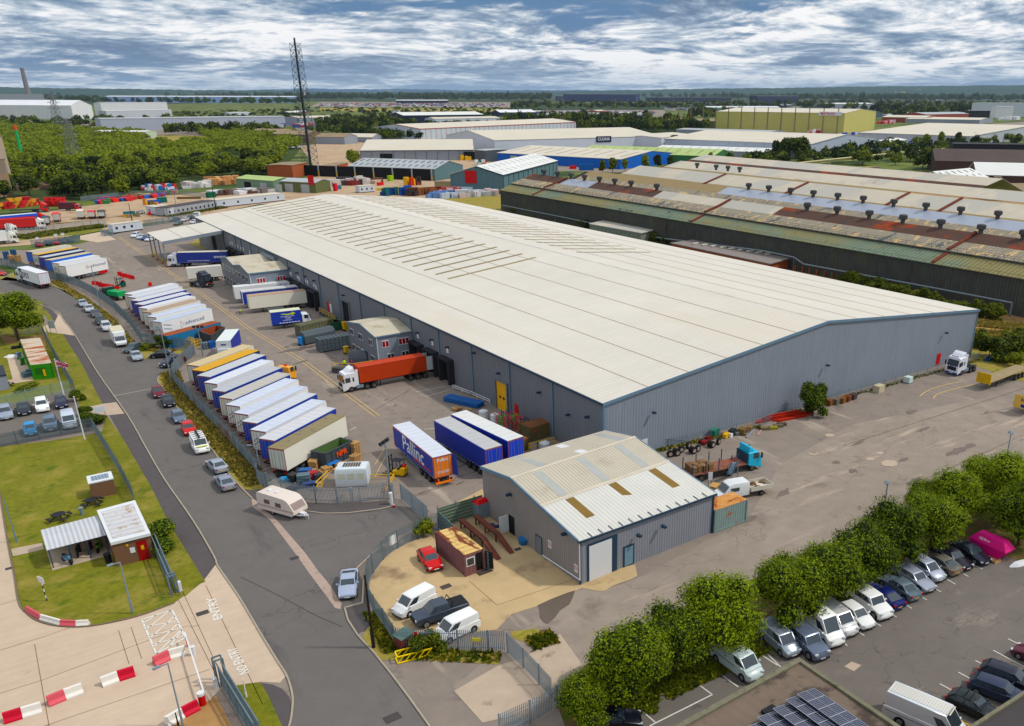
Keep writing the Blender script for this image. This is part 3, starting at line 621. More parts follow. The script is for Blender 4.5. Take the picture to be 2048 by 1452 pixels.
b.add([(-.2,-.3,7.0),(W,-.3,8.75),(W,21.3,8.75),(-.2,21.3,7.0),(-.2,-.3,7.15),(W,-.3,8.9),(W,21.3,8.9),(-.2,21.3,7.15)],[(3,2,1,0),(4,5,6,7),(0,1,5,4),(2,3,7,6),(3,0,4,7),(1,2,6,5)]);b.build('roof',M64,cn)
b=MB()
for i in(1,2):x=W*i/3;z=7.15+1.75*(x+.2)/(W+.2);b.box(x-.08,-.3,z-.03,x+.08,21.3,z+.03)
b.build('roof_seam',M68,cn)
b=MB();b.add([(-.2,-.42,6.3),(W,-.42,8.0),(W,-.42,8.92),(-.2,-.42,7.2),(-.2,-.32,6.3),(W,-.32,8.0),(W,-.32,8.92),(-.2,-.32,7.2)],[(0,1,2,3),(7,6,5,4),(0,1,5,4),(3,2,6,7)]);b.build('fascia',M12,cn)
for y in(.3,7,14,20.7):
 b=MB();b.box(-.15,-.15,1.8,.15,.15,7.0,0);b.box(-.17,-.17,.3,.17,.17,1.8,1);b.box(-.3,-.3,0,.3,.3,.3,2);b.build('post',[M31,M96,M59],cn,loc=(.1,y,0))
sm=thing('works_unit','smaller grey works unit with a stepped pale roof and a white roller door','warehouse',(42.4,61,0))
Lf=[(42.4,80.9,6.1),(42.4,73.9,7.2),(42.4,67.9,6.2),(42.4,61.0,5.15)];Rt=[(60.9,81.8,5.9),(60.9,75.6,7.0),(60.9,69.2,6.0),(60.9,61.2,4.95)]
O=V3((42.4,61,0));Lf=[V3(p)-O for p in Lf];Rt=[V3(p)-O for p in Rt]
M15=mat('brown_grey_cladding',(148,142,138),.5,var=.05,vs=.5,streak=.04,stripe=('xy',.36,.12,.5),spec=.3)
M14=mat('blue_grey_cladding',(142,146,156),.5,var=.05,vs=.5,streak=.05,stripe=('xy',.36,.10,.5),spec=.5)
b=MB()
g0=lambda p:V3((p.x,p.y,0))
b.add([g0(Lf[0]),Lf[0],Lf[1],Lf[2],Lf[3],g0(Lf[3])],[(0,1,2,3,4,5)],0);b.add([g0(Rt[0]),Rt[0],Rt[1],Rt[2],Rt[3],g0(Rt[3])],[(5,4,3,2,1,0)],0)
b.add([g0(Lf[3]),g0(Rt[3]),Rt[3],Lf[3]],[(0,1,2,3)],1);b.add([g0(Lf[0]),g0(Rt[0]),Rt[0],Lf[0]],[(3,2,1,0)],0)
b.build('wall',[M15,M14],sm)
M73=mat('weathered_cement_roof',(196,188,172),.8,var=.06,vs=.3,stripe=('x',.42,.13,.6),spot=((178,168,150),.25,.56,.2))
M74=mat('pale_steel_roof',(212,210,203),.6,var=.06,vs=.4,stripe=('x',.5,.08,.4))
UPV=V3((0,0,.1))
def rp(i,u0,u1,v0,v1,h=.02,t=.06):
 a,b_,c_,d_=Lf[i],Rt[i],Rt[i+1],Lf[i+1]
 P=lambda u,v:(a*(1-u)+b_*u)*(1-v)+(d_*(1-u)+c_*u)*v
 q=[P(u0,v0),P(u1,v0),P(u1,v1),P(u0,v1)];return[p+V3((0,0,h))for p in q],[p+V3((0,0,h+t))for p in q]
def rplate(b,i,u0,u1,v0,v1,h,t,m=0):
 lo,hi=rp(i,u0,u1,v0,v1,h,t);b.add(lo+hi,[(0,1,2,3),(4,5,6,7),(0,1,5,4),(1,2,6,5),(2,3,7,6),(3,0,4,7)],m)
for i,m in((0,M73),(1,M73),(2,M74)):
 b=MB();rplate(b,i,-.012,1.012,-.01 if i==0 else 0,1 if i<2 else 1.03,.02,.1);b.build('roof',m,sm)
b=MB()
for i in(1,2):rplate(b,i,-.012,1.012,-.02,.035,.125,.05)
b.build('ridge_cap',mat('ridge_cap2',(206,196,180),.7,var=.1),sm)
for u in(.09,.42,.75):
 b=MB();rplate(b,2,u+.06,u+.12,.06,.62,.121,.03);b.build('rooflight',mat('amber_rooflight',(132,106,58),.6,var=.1,stripe=('x',.2,.1,0)),sm)
for i,u in((0,.22),(0,.55),(0,.88),(1,.14),(1,.47),(1,.8)):
 b=MB();rplate(b,i,u,u+.06,.08,.94,.121,.02);b.build('rooflight',mat('grey_rooflight',(174,176,172),.5,var=.08,vs=1)if not(i==0 and u==.55)else M92,sm)
b=MB()
for i in range(3):
 for S_,dx in((Lf,-.3),(Rt,.2)):
  a,c_=S_[i]+V3((dx,0,0)),S_[i+1]+V3((dx,0,0))
  b.add([a+V3((0,0,-.2)),c_+V3((0,0,-.2)),c_+V3((0,0,.18)),a+V3((0,0,.18)),a+V3((.1,0,-.2)),c_+V3((.1,0,-.2)),c_+V3((.1,0,.18)),a+V3((.1,0,.18))],[(0,1,2,3),(7,6,5,4),(3,2,6,7),(0,1,5,4)])
b.build('verge_trim',M83,sm)
b=MB();a,c_=Lf[3],Rt[3];b.bar(a+V3((-.3,-.25,-.05)),c_+V3((.3,-.25,-.05)),.16,.2);b.box(-.12,-.08,0,.1,-.004,5.1);b.box(18.4,.1,0,18.6,.19,4.9);b.build('gutter',M85,sm)
b=MB()
for i in range(1,14):
 u=i/14;p_=Lf[3]*(1-u)+Rt[3]*u;b.bar(p_+V3((0,-.3,.16)),p_+V3((0,.5,.26)),.06)
b.build('snow_bracket',M85,sm)
def fq(x0,x1,z0,z1):return[(x0,.011*x0,z0),(x1,.011*x1,z0),(x1,.011*x1,z1),(x0,.011*x0,z1)]
b=MB();b.pane(fq(.85,4.75,0,4.35),0,1,0,1,.003,.05);f=b.build('roller_door',M85,sm);tag(f,'white roller shutter door')
b=MB();b.pane(fq(1.1,4.0,0,4.1),0,1,0,1,.056,.03);b.build('shutter',M92,f)
b=MB();b.pane(fq(5.55,7.05,0,2.5),0,1,0,1,.003,.05);f=b.build('door',M85,sm)
b=MB();b.pane(fq(5.75,6.85,.15,2.3),0,1,0,1,.056,.03);b.build('panel',mat('blue_glass_door',(120,150,168),.3,var=.1),f)
def lq(y0,y1,z0,z1):return[(0,y1,z0),(0,y0,z0),(0,y0,z1),(0,y1,z1)]
for k,q in(('K',((1447,295),(1495,320),(1495,470),(1447,435))),):
 ys=[gx(k,*p_,42.4).y-61 for p_ in q];y0_,y1_=min(ys),max(ys)
b=MB();b.pane(lq(7.1,8.4,0,2.3),0,1,0,1,.003,.05);f=b.build('door',M85,sm);b=MB();b.pane(lq(7.2,8.25,.05,2.2),0,1,0,1,.056,.03);b.build('panel',mat('grey_door',(120,124,130),.5),f)
b=MB();b.pane(lq(12.9,14.1,0,2.3),0,1,0,1,.003,.04);b.build('doorway',M24,sm)
b=MB();b.box(-1.25,14.1,.1,-.08,14.18,2.25);b.build('door',M92,sm)
b=MB();b.cyl((-.12,-.1,4.9),(-.12,-.1,.6),.07,n=6);b.cyl((-.1,-.1,.65),(-.1,7.0,.25),.07,n=6);b.build('downpipe',M93,sm)
M71=mat('white_sign',(228,224,226),.5,var=0)
for y_,z_ in((5.6,2.2),(.7,1.6)):
 b=MB();b.pane(lq(y_-.3,y_+.3,z_-.45,z_+.45),0,1,0,1,.003,.03);s_=b.build('sign',M71,sm)
 b=MB();n=20
 for i in range(n):
  a0,a1=2*pi*i/n,2*pi*(i+1)/n
  b.add([(-.04,y_+.24*cos(a0),z_+.05+.24*sin(a0)),(-.04,y_+.24*cos(a1),z_+.05+.24*sin(a1)),(-.04,y_+.17*cos(a1),z_+.05+.17*sin(a1)),(-.04,y_+.17*cos(a0),z_+.05+.17*sin(a0))],[(0,1,2,3)])
 b.build('red_ring',M59,s_)
 text('5',.26,M2,s_,(-.042,y_,z_+.05),(pi/2,0,-pi/2))
for k,x,y,X_ in(('J',1240,855,42.4),('K',1745,300,42.4)):
 P=gx(k,x,y,X_);c=fl.copy();COL.objects.link(c);c.parent=sm;c.location=(0,P.y-61,P.z)
for x in(7.2,10.6):c=fl.copy();COL.objects.link(c);c.parent=sm;c.location=(x,-.2,3.6);c.rotation_euler=(0,0,pi/2)
# generic shed
M22=mat('cream_far_roof',(214,206,190),.7,var=.05,vs=.05,big=.05,stripe=('xy',6,.03,0))
M94=mat('white_far_roof',(226,226,222),.6,var=.04,vs=.05,stripe=('xy',6,.03,0))
M40=mat('grey_far_roof',(176,180,182),.7,var=.08,vs=.05)
M8=mat('brown_far_roof',(150,132,108),.8,var=.12,vs=.1,stripe=('xy',5,.06,0))
M91=mat('grey_far_wall',(150,156,168),.6,var=.04,vs=.1,stripe=('xy',2,.03,0))
M95=mat('white_far_wall',(206,212,222),.6,var=.04,vs=.1)
M89=mat('navy_far_wall',(36,44,68),.6,var=.05)
def frame3(A,B,C):
 ux=(C-B);ux.z=0;LXx=ux.length;ux.normalize();uy=V3((-ux.y,ux.x,0));LYy=(A-B).dot(uy)
 return atan2(ux.y,ux.x),LXx,LYy
def shed(label,A,B,C,he,hr,axis='x',wall=None,roof=None,lights=0,rows=2,lm=None,name='industrial_shed',cat='industrial building',trim=None,depth=None,ov=.3,bays=1,doors=(),group=None,lw=1.0):
 """B = corner nearest the camera, C = along local x, A = towards local y (or depth in metres)."""
 if depth is not None:
  ux=(C-B).normalized();A=B+V3((-ux.y,ux.x,0))*depth
 rz,LX_,LY_=frame3(A,B,C)
 sy=1 if LY_>0 else-1;LY_=abs(LY_)
 t=thing(name,label,cat,(B.x,B.y,0),rz,group)
 wall=wall or M91;roof=roof or M22
 b=MB();rb=MB();W=LY_ if axis=='x' else LX_;L=LX_ if axis=='x' else LY_
 def T(u,v,z):return(u,v*sy,z)if axis=='x' else(v,u*sy,z)
 n=bays;bw=W/n
 prof=[(0,0)]
 for i in range(n):prof+=[(i*bw,he),((i+.5)*bw,hr)]
 prof+=[(W,he),(W,0)]
 for u in(0,L):
  b.add([T(u,v,z)for v,z in prof],[tuple(range(len(prof)))])
 for v in(0,W):b.add([T(0,v,0),T(L,v,0),T(L,v,he),T(0,v,he)],[(0,1,2,3)])
 b.build('wall',wall,t)
 for i in range(n):
  for v0,z0,v1,z1 in((i*bw-(ov if i==0 else 0),he,(i+.5)*bw,hr),((i+1)*bw+(ov if i==n-1 else 0),he,(i+.5)*bw,hr)):
   rb.add([T(-ov,v0,z0),T(L+ov,v0,z0),T(L+ov,v1,z1),T(-ov,v1,z1),T(-ov,v0,z0+.25),T(L+ov,v0,z0+.25),T(L+ov,v1,z1+.25),T(-ov,v1,z1+.25)],[(0,1,2,3),(4,5,6,7),(0,1,5,4),(0,3,7,4),(1,2,6,5)])
 rb.build('roof',roof,t)
 if trim:
  tb=MB();tb.bar(T(-ov-.1,-ov-.1,he+.1),T(L+ov,-ov-.1,he+.1),.15,.5);tb.bar(T(-ov-.12,-ov,he+.05),T(-ov-.12,W/2/n,hr+.05),.15,.5)
  for i in range(int(L/8)+1):tb.bar(T(min(L,i*8),-.12,0),T(min(L,i*8),-.12,he),.2)
  tb.build('trim',trim,t)
 if lights:
  first=None
  for i in range(lights):
   for r in range(rows):
    lb=MB();u=L*(i+.5)/lights-lw/2
    f0,f1=(.2+.4*r,.42+.4*r)if rows>1 else(.2,.8)
    if rows==2:f0,f1=(.15,.4)if r==0 else(.6,.85)
    v0,v1=bw/2*f0,bw/2*f1;z0,z1=he+(hr-he)*f0+.27,he+(hr-he)*f1+.27
    lb.add([T(u,v0,z0),T(u+lw,v0,z0),T(u+lw,v1,z1),T(u,v1,z1),T(u,v0,z0+.06),T(u+lw,v0,z0+.06),T(u+lw,v1,z1+.06),T(u,v1,z1+.06)],[(0,1,2,3),(4,5,6,7),(0,1,5,4),(1,2,6,5),(2,3,7,6),(3,0,4,7)])
    lb.build('rooflight',lm or M62,t)
 for(sd_,u,wd,hd,m)in doors:
  db=MB()
  if sd_=='x':db.box(u,-.12*sy if sy>0 else.004,0,u+wd,-.004 if sy>0 else.12,hd)
  else:db.box(-.12,u*sy,0,-.004,(u+wd)*sy,hd)
  db.build('door',m,t)
 return t
# STEELWORKS to the right
M77=mat('dirty_green_black_cladding',(76,76,72),.85,var=.18,vs=.3,stripe=('xy',.8,.14,.3),streak=.2,spot=((84,88,70),.3,.54,.12,(1,.8,.4)),spot2=((72,52,44),.3,.6,.1,(1,1,.3)))
M70=mat('verdigris_roof',(116,130,112),.8,var=.18,vs=.3,stripe=('y',1.1,.2,.5),spot=((138,130,92),.035,.44,.12,(1,.6,1)),spot2=((112,86,62),.5,.6,.08))
M69=mat('patchy_glazed_roof',(150,142,126),.8,var=.15,vs=.5,stripe=('y',.9,.22,.3),spot=((206,178,134),.5,.55,.04,(.4,1,1)),spot2=((96,100,100),.3,.58,.04,(.3,1,1)))
M75=mat('rusty_roof',(88,66,58),.9,var=.15,vs=.3,stripe=('y',.9,.1,.3),spot=((142,68,44),.12,.54,.07),spot2=((70,62,56),.2,.58,.1))
M78=mat('off_white_roof',(198,189,172),.7,var=.08,vs=.2,stripe=('y',1,.05,.2),spot=((164,134,104),.06,.62,.05,(1,.6,1)),spot2=((184,180,170),.05,.5,.02,(.3,1,1)))
M66=mat('new_steel_roof',(168,175,188),.45,.2,var=.04,vs=.2,stripe=('y',1,.03,.2))
M67=mat('beige_brown_roof',(152,134,100),.8,var=.08,vs=.3,stripe=('y',1.2,.1,.3))
M51=mat('grey_duct',(134,144,150),.5,.3,var=.1)
st=thing('steelworks_shed','long derelict steelworks shed with green and rusty multi-bay roofs behind the warehouse','steelworks',(187.5,40,0))
def sx(y):return y-40
Y_L=326
def rseg(name,prof,ya,yb,m,t_=.15,label=None):
 """roof sheet following (x,z)->(x,z), along y"""
 (xa,za),(xb,zb)=prof;b=MB();xa-=187.5;xb-=187.5;ya-=40;yb-=40
 b.add([(xa,ya,za),(xb,ya,zb),(xb,yb,zb),(xa,yb,za),(xa,ya,za+t_),(xb,ya,zb+t_),(xb,yb,zb+t_),(xa,yb,za+t_)],[(3,2,1,0),(4,5,6,7),(0,1,5,4),(1,2,6,5),(2,3,7,6),(3,0,4,7)])
 o=b.build(name,m,st);
 if label:o['label']=label
b=MB();prof=[(187.5,0),(187.5,8.5),(193,10.2),(199,11.9),(204,13.9),(218,9.4),(232,13.9),(248,10),(265,14.4),(282,9.6),(282,0)]
for y in(40,Y_L):b.add([(x-187.5,y-40,z)for x,z in prof],[tuple(range(len(prof)))])
b.add([(0,0,0),(0,Y_L-40,0),(0,Y_L-40,8.5),(0,0,8.5)],[(3,2,1,0)]);b.build('wall',M77,st)
rseg('roof',((187.0,8.4),(193,10.3)),40,Y_L,M70,label='green lean-to roof')
rseg('roof',((192.8,10.9),(199,12.4)),40,Y_L,M69,label='patchy glazed roof strip')
b=MB();b.add([(5.4,0,10.2),(5.4,Y_L-40,10.2),(5.4,Y_L-40,10.95),(5.4,0,10.95)],[(0,1,2,3)]);b.build('upstand',M77,st)
SEG=[(M75,'Q',215),(M66,'Q',535),(M75,'Q',765),(M78,'Q',1305)]
ysg=[Y_L]+[gx(k,x,y,202).y for k,x,y in(('Q',535,140),('Q',765,190),('Q',1300,265),('R',215,360))]+[40]
for i,m in enumerate((M75,M66,M75,M78,M75)):rseg('roof',((199,12.35),(204.2,14.2)),ysg[i+1],ysg[i],m)
rseg('roof',((204.2,14.2),(218,9.5)),40,Y_L,M75)
rseg('roof',((217.8,9.4),(226.5,12.4)),40,322,M69)
ys2=[322]+[gx(k,x,y,230).y for k,x,y in(('Q',1830,250),('R',160,240))]+[40]
for i,m in enumerate((M67,M66,M66)):rseg('roof',((226.5,12.4),(232.2,14.3)),ys2[i+1],ys2[i],m)
rseg('roof',((232.2,14.3),(248,10)),40,322,M75)
rseg('roof',((247.8,9.9),(254,11.8)),40,328,M67);rseg('roof',((254,11.8),(265.2,14.8)),40,328,M78);rseg('roof',((265.2,14.8),(282.3,9.6)),40,328,M78)
b=MB()
for y in(ysg[3],gx('R',110,100,260).y,gx('Q',1580,470,189).y,gx('Q',1100,400,189).y):b.box(-.2,y-40-.4,8.9,17,y-40+.4,9.0)
for ya in(gx('Q',1580,470,188).y,300,118):
 a_=V3((-.3,ya-40,8.8));b.bar(a_,(5.6,ya-40,10.6),.9,.35);b.bar((5.4,ya-40,11.4),(11.5,ya-40,12.9),.9,.35);b.bar((11.5,ya-40,12.9),(16.7,ya-40,14.6),.9,.35)
for ya in(270,225,180,160):b.bar((60,ya-40,10.6),(77.6,ya-40,15.2),1.0,.3)
b.build('rust_gutter',mat('rust_red_gutter',(112,58,46),.9,var=.15),st)
b=MB()
for i in range(int((Y_L-42)/2.4)):b.bar((5.35,1+i*2.4,10.95),(5.35,1+i*2.4,12.0),.06)
for z in(11.5,12.0):b.bar((5.35,0,z),(5.35,Y_L-40,z),.05)
b.build('handrail',mat('rusty_rail',(84,74,62),.8),st)
b=MB()
for i in range(int((Y_L-42)/2.4)):b.bar((-.3,1+i*2.4,8.5),(-.3,1+i*2.4,9.2),.05)
b.bar((-.3,0,9.2),(-.3,Y_L-40,9.2),.05);b.build('handrail',mat('green_rail',(86,108,96),.8),st)
M87=mat('dark_ventilator',(84,84,84),.7,var=.2,vs=2)
b=MB();b.cyl((0,0,-.2),(0,0,.9),.6,n=10);b.cyl((0,0,.9),(0,0,1.1),.7,1.05,n=12);b.cyl((0,0,1.1),(0,0,2.1),1.05,n=12);b.cyl((0,0,2.1),(0,0,2.25),.95,.8,n=12)
for i in range(12):
 a=i*pi/6;b.bar((1.07*cos(a),1.07*sin(a),1.1),(1.07*cos(a),1.07*sin(a),2.1),.06)
v0=b.build('ventilator',M87,st,loc=(0,0,0),smooth=30);first=True
for X_,Z_,lst in((204.2,14.2,[('Q',362,90),('Q',470,105),('Q',582,120),('Q',693,140),('Q',815,160),('Q',940,172),('Q',1073,188),('Q',1283,215),('R',425,345),('R',648,370),('R',888,400),('R',1140,435),('R',1420,475),('R',1722,510),('R',2040,545)]),(232.2,14.3,[('Q',2035,215),('R',138,210),('R',302,228),('R',470,250),('R',652,272),('R',842,295),('R',1070,320),('R',1310,345),('R',1570,375),('R',1848,405)]),(290,13.5,[('c',1480,1030),('c',1632,1045),('c',1726,1055),('c',1820,1062)])):
 for k,x,y in lst:
  P=gx(k,x,y,X_)
  if first:c=v0;first=False
  else:c=v0.copy();COL.objects.link(c)
  c.location=(X_-187.5,P.y-40,Z_+.1)
def stack(k,x,y,h_,r,label,m=None):
 P=g(k,x,y);b=MB();b.cyl((0,0,0),(0,0,h_),r,n=12);b.cyl((0,0,h_),(0,0,h_+.25),r*1.12,n=12)
 for z in(h_*.3,h_*.6,h_*.85):b.cyl((0,0,z),(0,0,z+.12),r*1.08,n=12)
 tag(b.build('exhaust_stack',m or M51,None,loc=P,smooth=30),label,'chimney','steel stacks beside the steelworks')
stack('Q',1380,635,10.2,.42,'nearest grey steel stack standing right of the concrete store')
stack('Q',958,500,9.6,.5,'fat banded steel stack standing behind the concrete store')
stack('Q',745,470,10,.42,'steel stack at the left end of the concrete store')
stack('Q',402,405,10.8,.2,'thin grey pipe stack over the duct hood')
stack('Q',268,395,10.8,.18,'thinnest grey pipe stack, furthest left along the steelworks')
def q4(lab,cat,nm,P4,h_,wm,rm,parapet=.0,slab_=.25,cl=None):
 """flat-roofed box from 4 ground corners"""
 t=thing(nm,lab,cat,(P4[0].x,P4[0].y,0));Q=[V3((p.x-P4[0].x,p.y-P4[0].y,0))for p in P4]
 b=MB();b.prism([(q.x,q.y)for q in Q],0,h_);b.build('wall',wm,t)
 c_=sum(Q,V3())/4;b=MB();b.prism([((q.x-c_.x)*1.03+c_.x,(q.y-c_.y)*1.03+c_.y)for q in Q],h_+.003,h_+slab_);b.build('roof',rm,t);return t
P4=[g('Q',735,480,4),g('Q',1155,555,4),g('Q',1275,525,4),g('Q',865,450,4)]
q4('low concrete store with a flat cream roof between the warehouse and steelworks','store','concrete_store',P4,3.75,mat('panel_concrete',(136,142,132),.9,var=.1,stripe=('xy',2,.1,.2)),M78)
P4=[g('Q',1410,640,3.2),g('R',-10,705,3.2),g('R',150,722,3.2),g('R',305,680,3.2)];P4[3]=g('R',305,682,3.2)
bk=q4('long flat-roofed brick lean-to with small skylights beside the steelworks','brick building','brick_lean_to',[g('Q',1410,640,3.2),g('R',140,735,3.2),g('R',305,690,3.2),g('Q',1640,606,3.2)],3,M58,mat('felt_roof',(138,130,126),.9,var=.12))
for i in range(9):
 P=g('Q',1600+i*75,645+i*10.3,3.4)-bk.location;b=MB();b.obox((0,0,.2),1.0,2.2,.35,1.55);b.build('skylight',M22,bk,loc=(P.x,P.y,3.3))
b=MB()
for i in range(6):b.obox((i*0,-i*2.6,.8),1.6,.4,1.6,.5)
P=g('R',340,790);tag(b.build('broken_brick_wall',M58,None,loc=P),'row of broken brick stubs past the end of the brick lean-to','ruin')
b=MB();q_=[gx(k,x,y,185.6)for k,x,y in(('Q',20,330),('Q',450,415),('Q',720,470),('Q',1250,590),('R',90,640),('R',330,690),('R',400,740),('R',1300,905),('R',1960,1030))]
for a_,c_ in zip(q_,q_[1:]):b.cyl(a_,c_,.22,n=7)
b.cyl(q_[-1],V3((q_[-1].x,q_[-1].y,0)),.22,n=7)
for a_ in q_[1::2]:b.bar(a_,(a_.x,a_.y,0),.14)
o0=q_[-1];tag(b.build('pipe_run',M51,None,origin=(o0.x,o0.y,0)),'grey pipe on posts running along the foot of the steelworks wall','pipe')
# VEHICLES
M86=mat('tyre',(34,34,36),.85,var=.05)
M60=mat('wheel_rim',(150,152,156),.35,.6,var=0)
M61=mat('dark_rim',(96,92,88),.5,.3,var=.1)
M33=mat('car_glass',(46,58,66),.05,var=0,spec=1.0)
M43=mat('headlight',(220,226,232),.15,.2,var=0)
M82=mat('tail_light',(170,20,26),.3,var=0)
M52=mat('plate_white',(230,230,222),.5,var=0);M53=mat('plate_yellow',(226,186,40),.5,var=0)
M84=mat('black_plastic',(34,35,38),.6,var=0)
M11=mat('chassis',(46,46,50),.7,var=.1,vs=2)
PAINT0=paint((120,20,200))
def wheel(par,x,y,r,w,sgn,rim=None,n=14,twin=False):
 b=MB();b.cyl((0,-w/2,0),(0,w/2,0),r,n=n);wl_=b.build('wheel',M86,par,loc=(x,y,r),smooth=40)
 b=MB();b.cyl((0,sgn*(w/2+.002),0),(0,sgn*(w/2+.02),0),r*.62,r*.5,n=n);b.build('rim',rim or M60,wl_)
 return wl_
CT=dict(hatch=(4.05,1.76,1.48,.88,.95,.98,1.75,3.35,3.92,.95,.31),saloon=(4.65,1.83,1.43,.86,.94,1.25,2.0,3.25,4.05,.98,.33),coupe=(4.75,1.86,1.38,.84,.92,1.35,2.1,3.2,4.35,.98,.34),estate=(4.75,1.83,1.47,.88,.95,1.25,1.98,4.1,4.6,.95,.33),mpv=(4.4,1.82,1.66,.98,1.04,.85,1.7,3.9,4.28,1.0,.33),suv=(4.6,1.9,1.72,1.05,1.12,1.15,1.8,4.05,4.45,1.1,.38),offroad=(4.8,1.98,1.88,1.12,1.2,1.2,1.72,4.62,4.76,1.15,.4),smallvan=(4.4,1.8,1.84,1.0,1.1,.72,1.5,4.28,4.38,1.1,.32),van=(5.0,1.96,1.97,1.08,1.2,.62,1.45,4.86,4.97,1.2,.34),bigvan=(5.9,2.0,2.55,1.15,1.3,.7,1.6,5.8,5.88,1.3,.36))
VANS=('smallvan','van','bigvan')
def car(kind,full=True,roofbars=False,name=None,roofm=None):
 L,W,H,hz_,bz,xw,xr,xq,xb,bt,wr=CT[kind]
 t=thing(name or('van' if kind in VANS else 'parked_car'),'x','van' if kind in VANS else 'car',(0,0,0))
 hw=W/2;X=lambda d:L/2-d
 gc=.2
 st_=[(0.0,.38,.56,hw*.70),(.06,.26,.66,hw*.80),(.22,.2,hz_-.20,hw*.93),(.5,.19,hz_-.10,hw*.98),(xw*.8,.19,hz_-.01,hw),(xw+.1,.19,bz,hw),(L*.5,.19,bz+.01,hw),(min(xq,L-.7),.19,bz+.02,hw),(max(L-.55,xb-.1)if xb<L-.3 else L-.5,.2,bt+.02,hw*.985),(L-.12,.25,bt-.02,hw*.92),(L,.36,bt-.18,hw*.84)]
 if kind in VANS:st_[-3:]=[(L-.6,.2,bt,hw),(L-.1,.22,bt,hw*.985),(L,.3,bt-.05,hw*.96)]
 rings=[]
 for d,zl,zh,w_ in st_:
  x=X(d);zm=zl+(zh-zl)*.45
  rings.append([(x,-w_*.9,zl),(x,-w_,zl+.1),(x,-w_*1.0,zm),(x,-w_*.965,zh-.05),(x,-w_*.86,zh),(x,0,zh+.03),(x,w_*.86,zh),(x,w_*.965,zh-.05),(x,w_,zm),(x,w_,zl+.1),(x,w_*.9,zl)])
 b=MB();b.loft(rings)
 bw,rw=hw*.93,hw*(.74 if kind not in VANS else.84)
 if kind=='offroad':rw=hw*.82
 z0=bz-.02;zr=H-.06
 B4=[(X(xw),-bw*.92,hz_),(X(xw),bw*.92,hz_)]
 pts=[V3((X(xw),-bw*.9,hz_-.02)),V3((X(xw),bw*.9,hz_-.02)),V3((X(xb),bw*.94,bt-.02)),V3((X(xb),-bw*.94,bt-.02)),V3((X(xr),-rw,zr)),V3((X(xr),rw,zr)),V3((X(xq),rw*.97,zr)),V3((X(xq),-rw*.97,zr))]
 ro=[V3((X(xr+.12),-rw*.86,H)),V3((X(xr+.12),rw*.86,H)),V3((X(xq-.12),rw*.84,H-.01)),V3((X(xq-.12),-rw*.84,H-.01))]
 mid=V3((X((xr+xq)/2),0,0));s1=V3((mid.x,-bw,bz));s2=V3((mid.x,bw,bz));r1=V3((mid.x,-rw*1.02,zr+.015));r2=V3((mid.x,rw*1.02,zr+.015))
 vs=pts+ro+[s1,s2,r1,r2]
 b.add(vs,[(0,1,5,4),(2,3,7,6),(0,4,14,12),(12,14,7,3),(5,1,13,15),(15,13,2,6),(4,5,9,8),(6,7,11,10),(4,8,11,7,14),(9,5,15,6,10),(8,9,10,11)])
 b.build('body',[PAINT0],t,smooth=38)
 def gp(name,q,u0,u1,v0,v1):bb=MB();bb.pane(q,u0,u1,v0,v1,.004,.012);return bb.build(name,M33,t)
 gp('windscreen',[pts[0],pts[1],pts[5],pts[4]],.05,.95,.1,.93)
 if kind not in VANS:gp('rear_window',[pts[2],pts[3],pts[7],pts[6]],.08,.92,.22 if kind in('suv','offroad','mpv')else.12,.9)
 for sg in(-1,1):
  def SP(u,v):
   a,c_=(V3((pts[0].x,pts[0].y*-sg,hz_)),V3((pts[3].x,pts[3].y*-sg,bt)))
   lo=V3((a.x+(c_.x-a.x)*u,sg*bw*(.91+.09*min(1,4*u*(1-u))),bz+.02));f_,r_=V3((pts[4].x,sg*rw,zr)),V3((pts[7].x,sg*rw*.97,zr))
   hi=V3((f_.x+(r_.x-f_.x)*u,sg*rw*(1+.02*4*u*(1-u)),zr+.015*4*u*(1-u)))
   p_=lo*(1-v)+hi*v;p_.y+=sg*.012;return p_
  spans=[(.09,.5),(.53,.93)]if kind not in VANS else[(.06,.32 if kind=='smallvan' else.26)]
  if kind=='bigvan':spans=[(.07,.24)]
  if kind in('estate','offroad','mpv','suv'):spans=[(.08,.38),(.40,.68),(.71,.93)]
  for u0,u1 in spans:
   v1_=.86 if kind!='bigvan' else.62
   us=[(u0+.0,.06),(u1,.06),(u1-(.04 if u1>.8 else 0),v1_),(u0+(.05 if u0<.2 else 0),v1_)]
   q=[SP(u,v)for u,v in us]
   if sg>0:q=[q[1],q[0],q[3],q[2]]
   bb=MB();bb.add(q+[p_+V3((0,-sg*.05,0))for p_ in q],[(0,1,2,3),(7,6,5,4),(0,4,5,1),(1,5,6,2),(2,6,7,3),(3,7,4,0)]);bb.build('side_window',M33,t)
 fx,rx=X(.86 if kind not in VANS else.92),X(L-.82 if kind not in('smallvan',)else L-.8)
 if kind=='bigvan':rx=X(L-1.35)
 for sg in(-1,1):
  for x in(fx,rx):
   if full:
    bb=MB();bb.cyl((x,sg*(hw-.06),wr+.02),(x,sg*(hw+.003),wr+.02),wr+.07,n=16);bb.build('wheel_arch',M84,t)
    wheel(t,x,sg*(hw-.09),wr,.2,sg)
   else:bb=MB();bb.cyl((x,sg*(hw-.15),wr),(x,sg*(hw+.02),wr),wr,n=10);bb.build('wheel',M86,t)
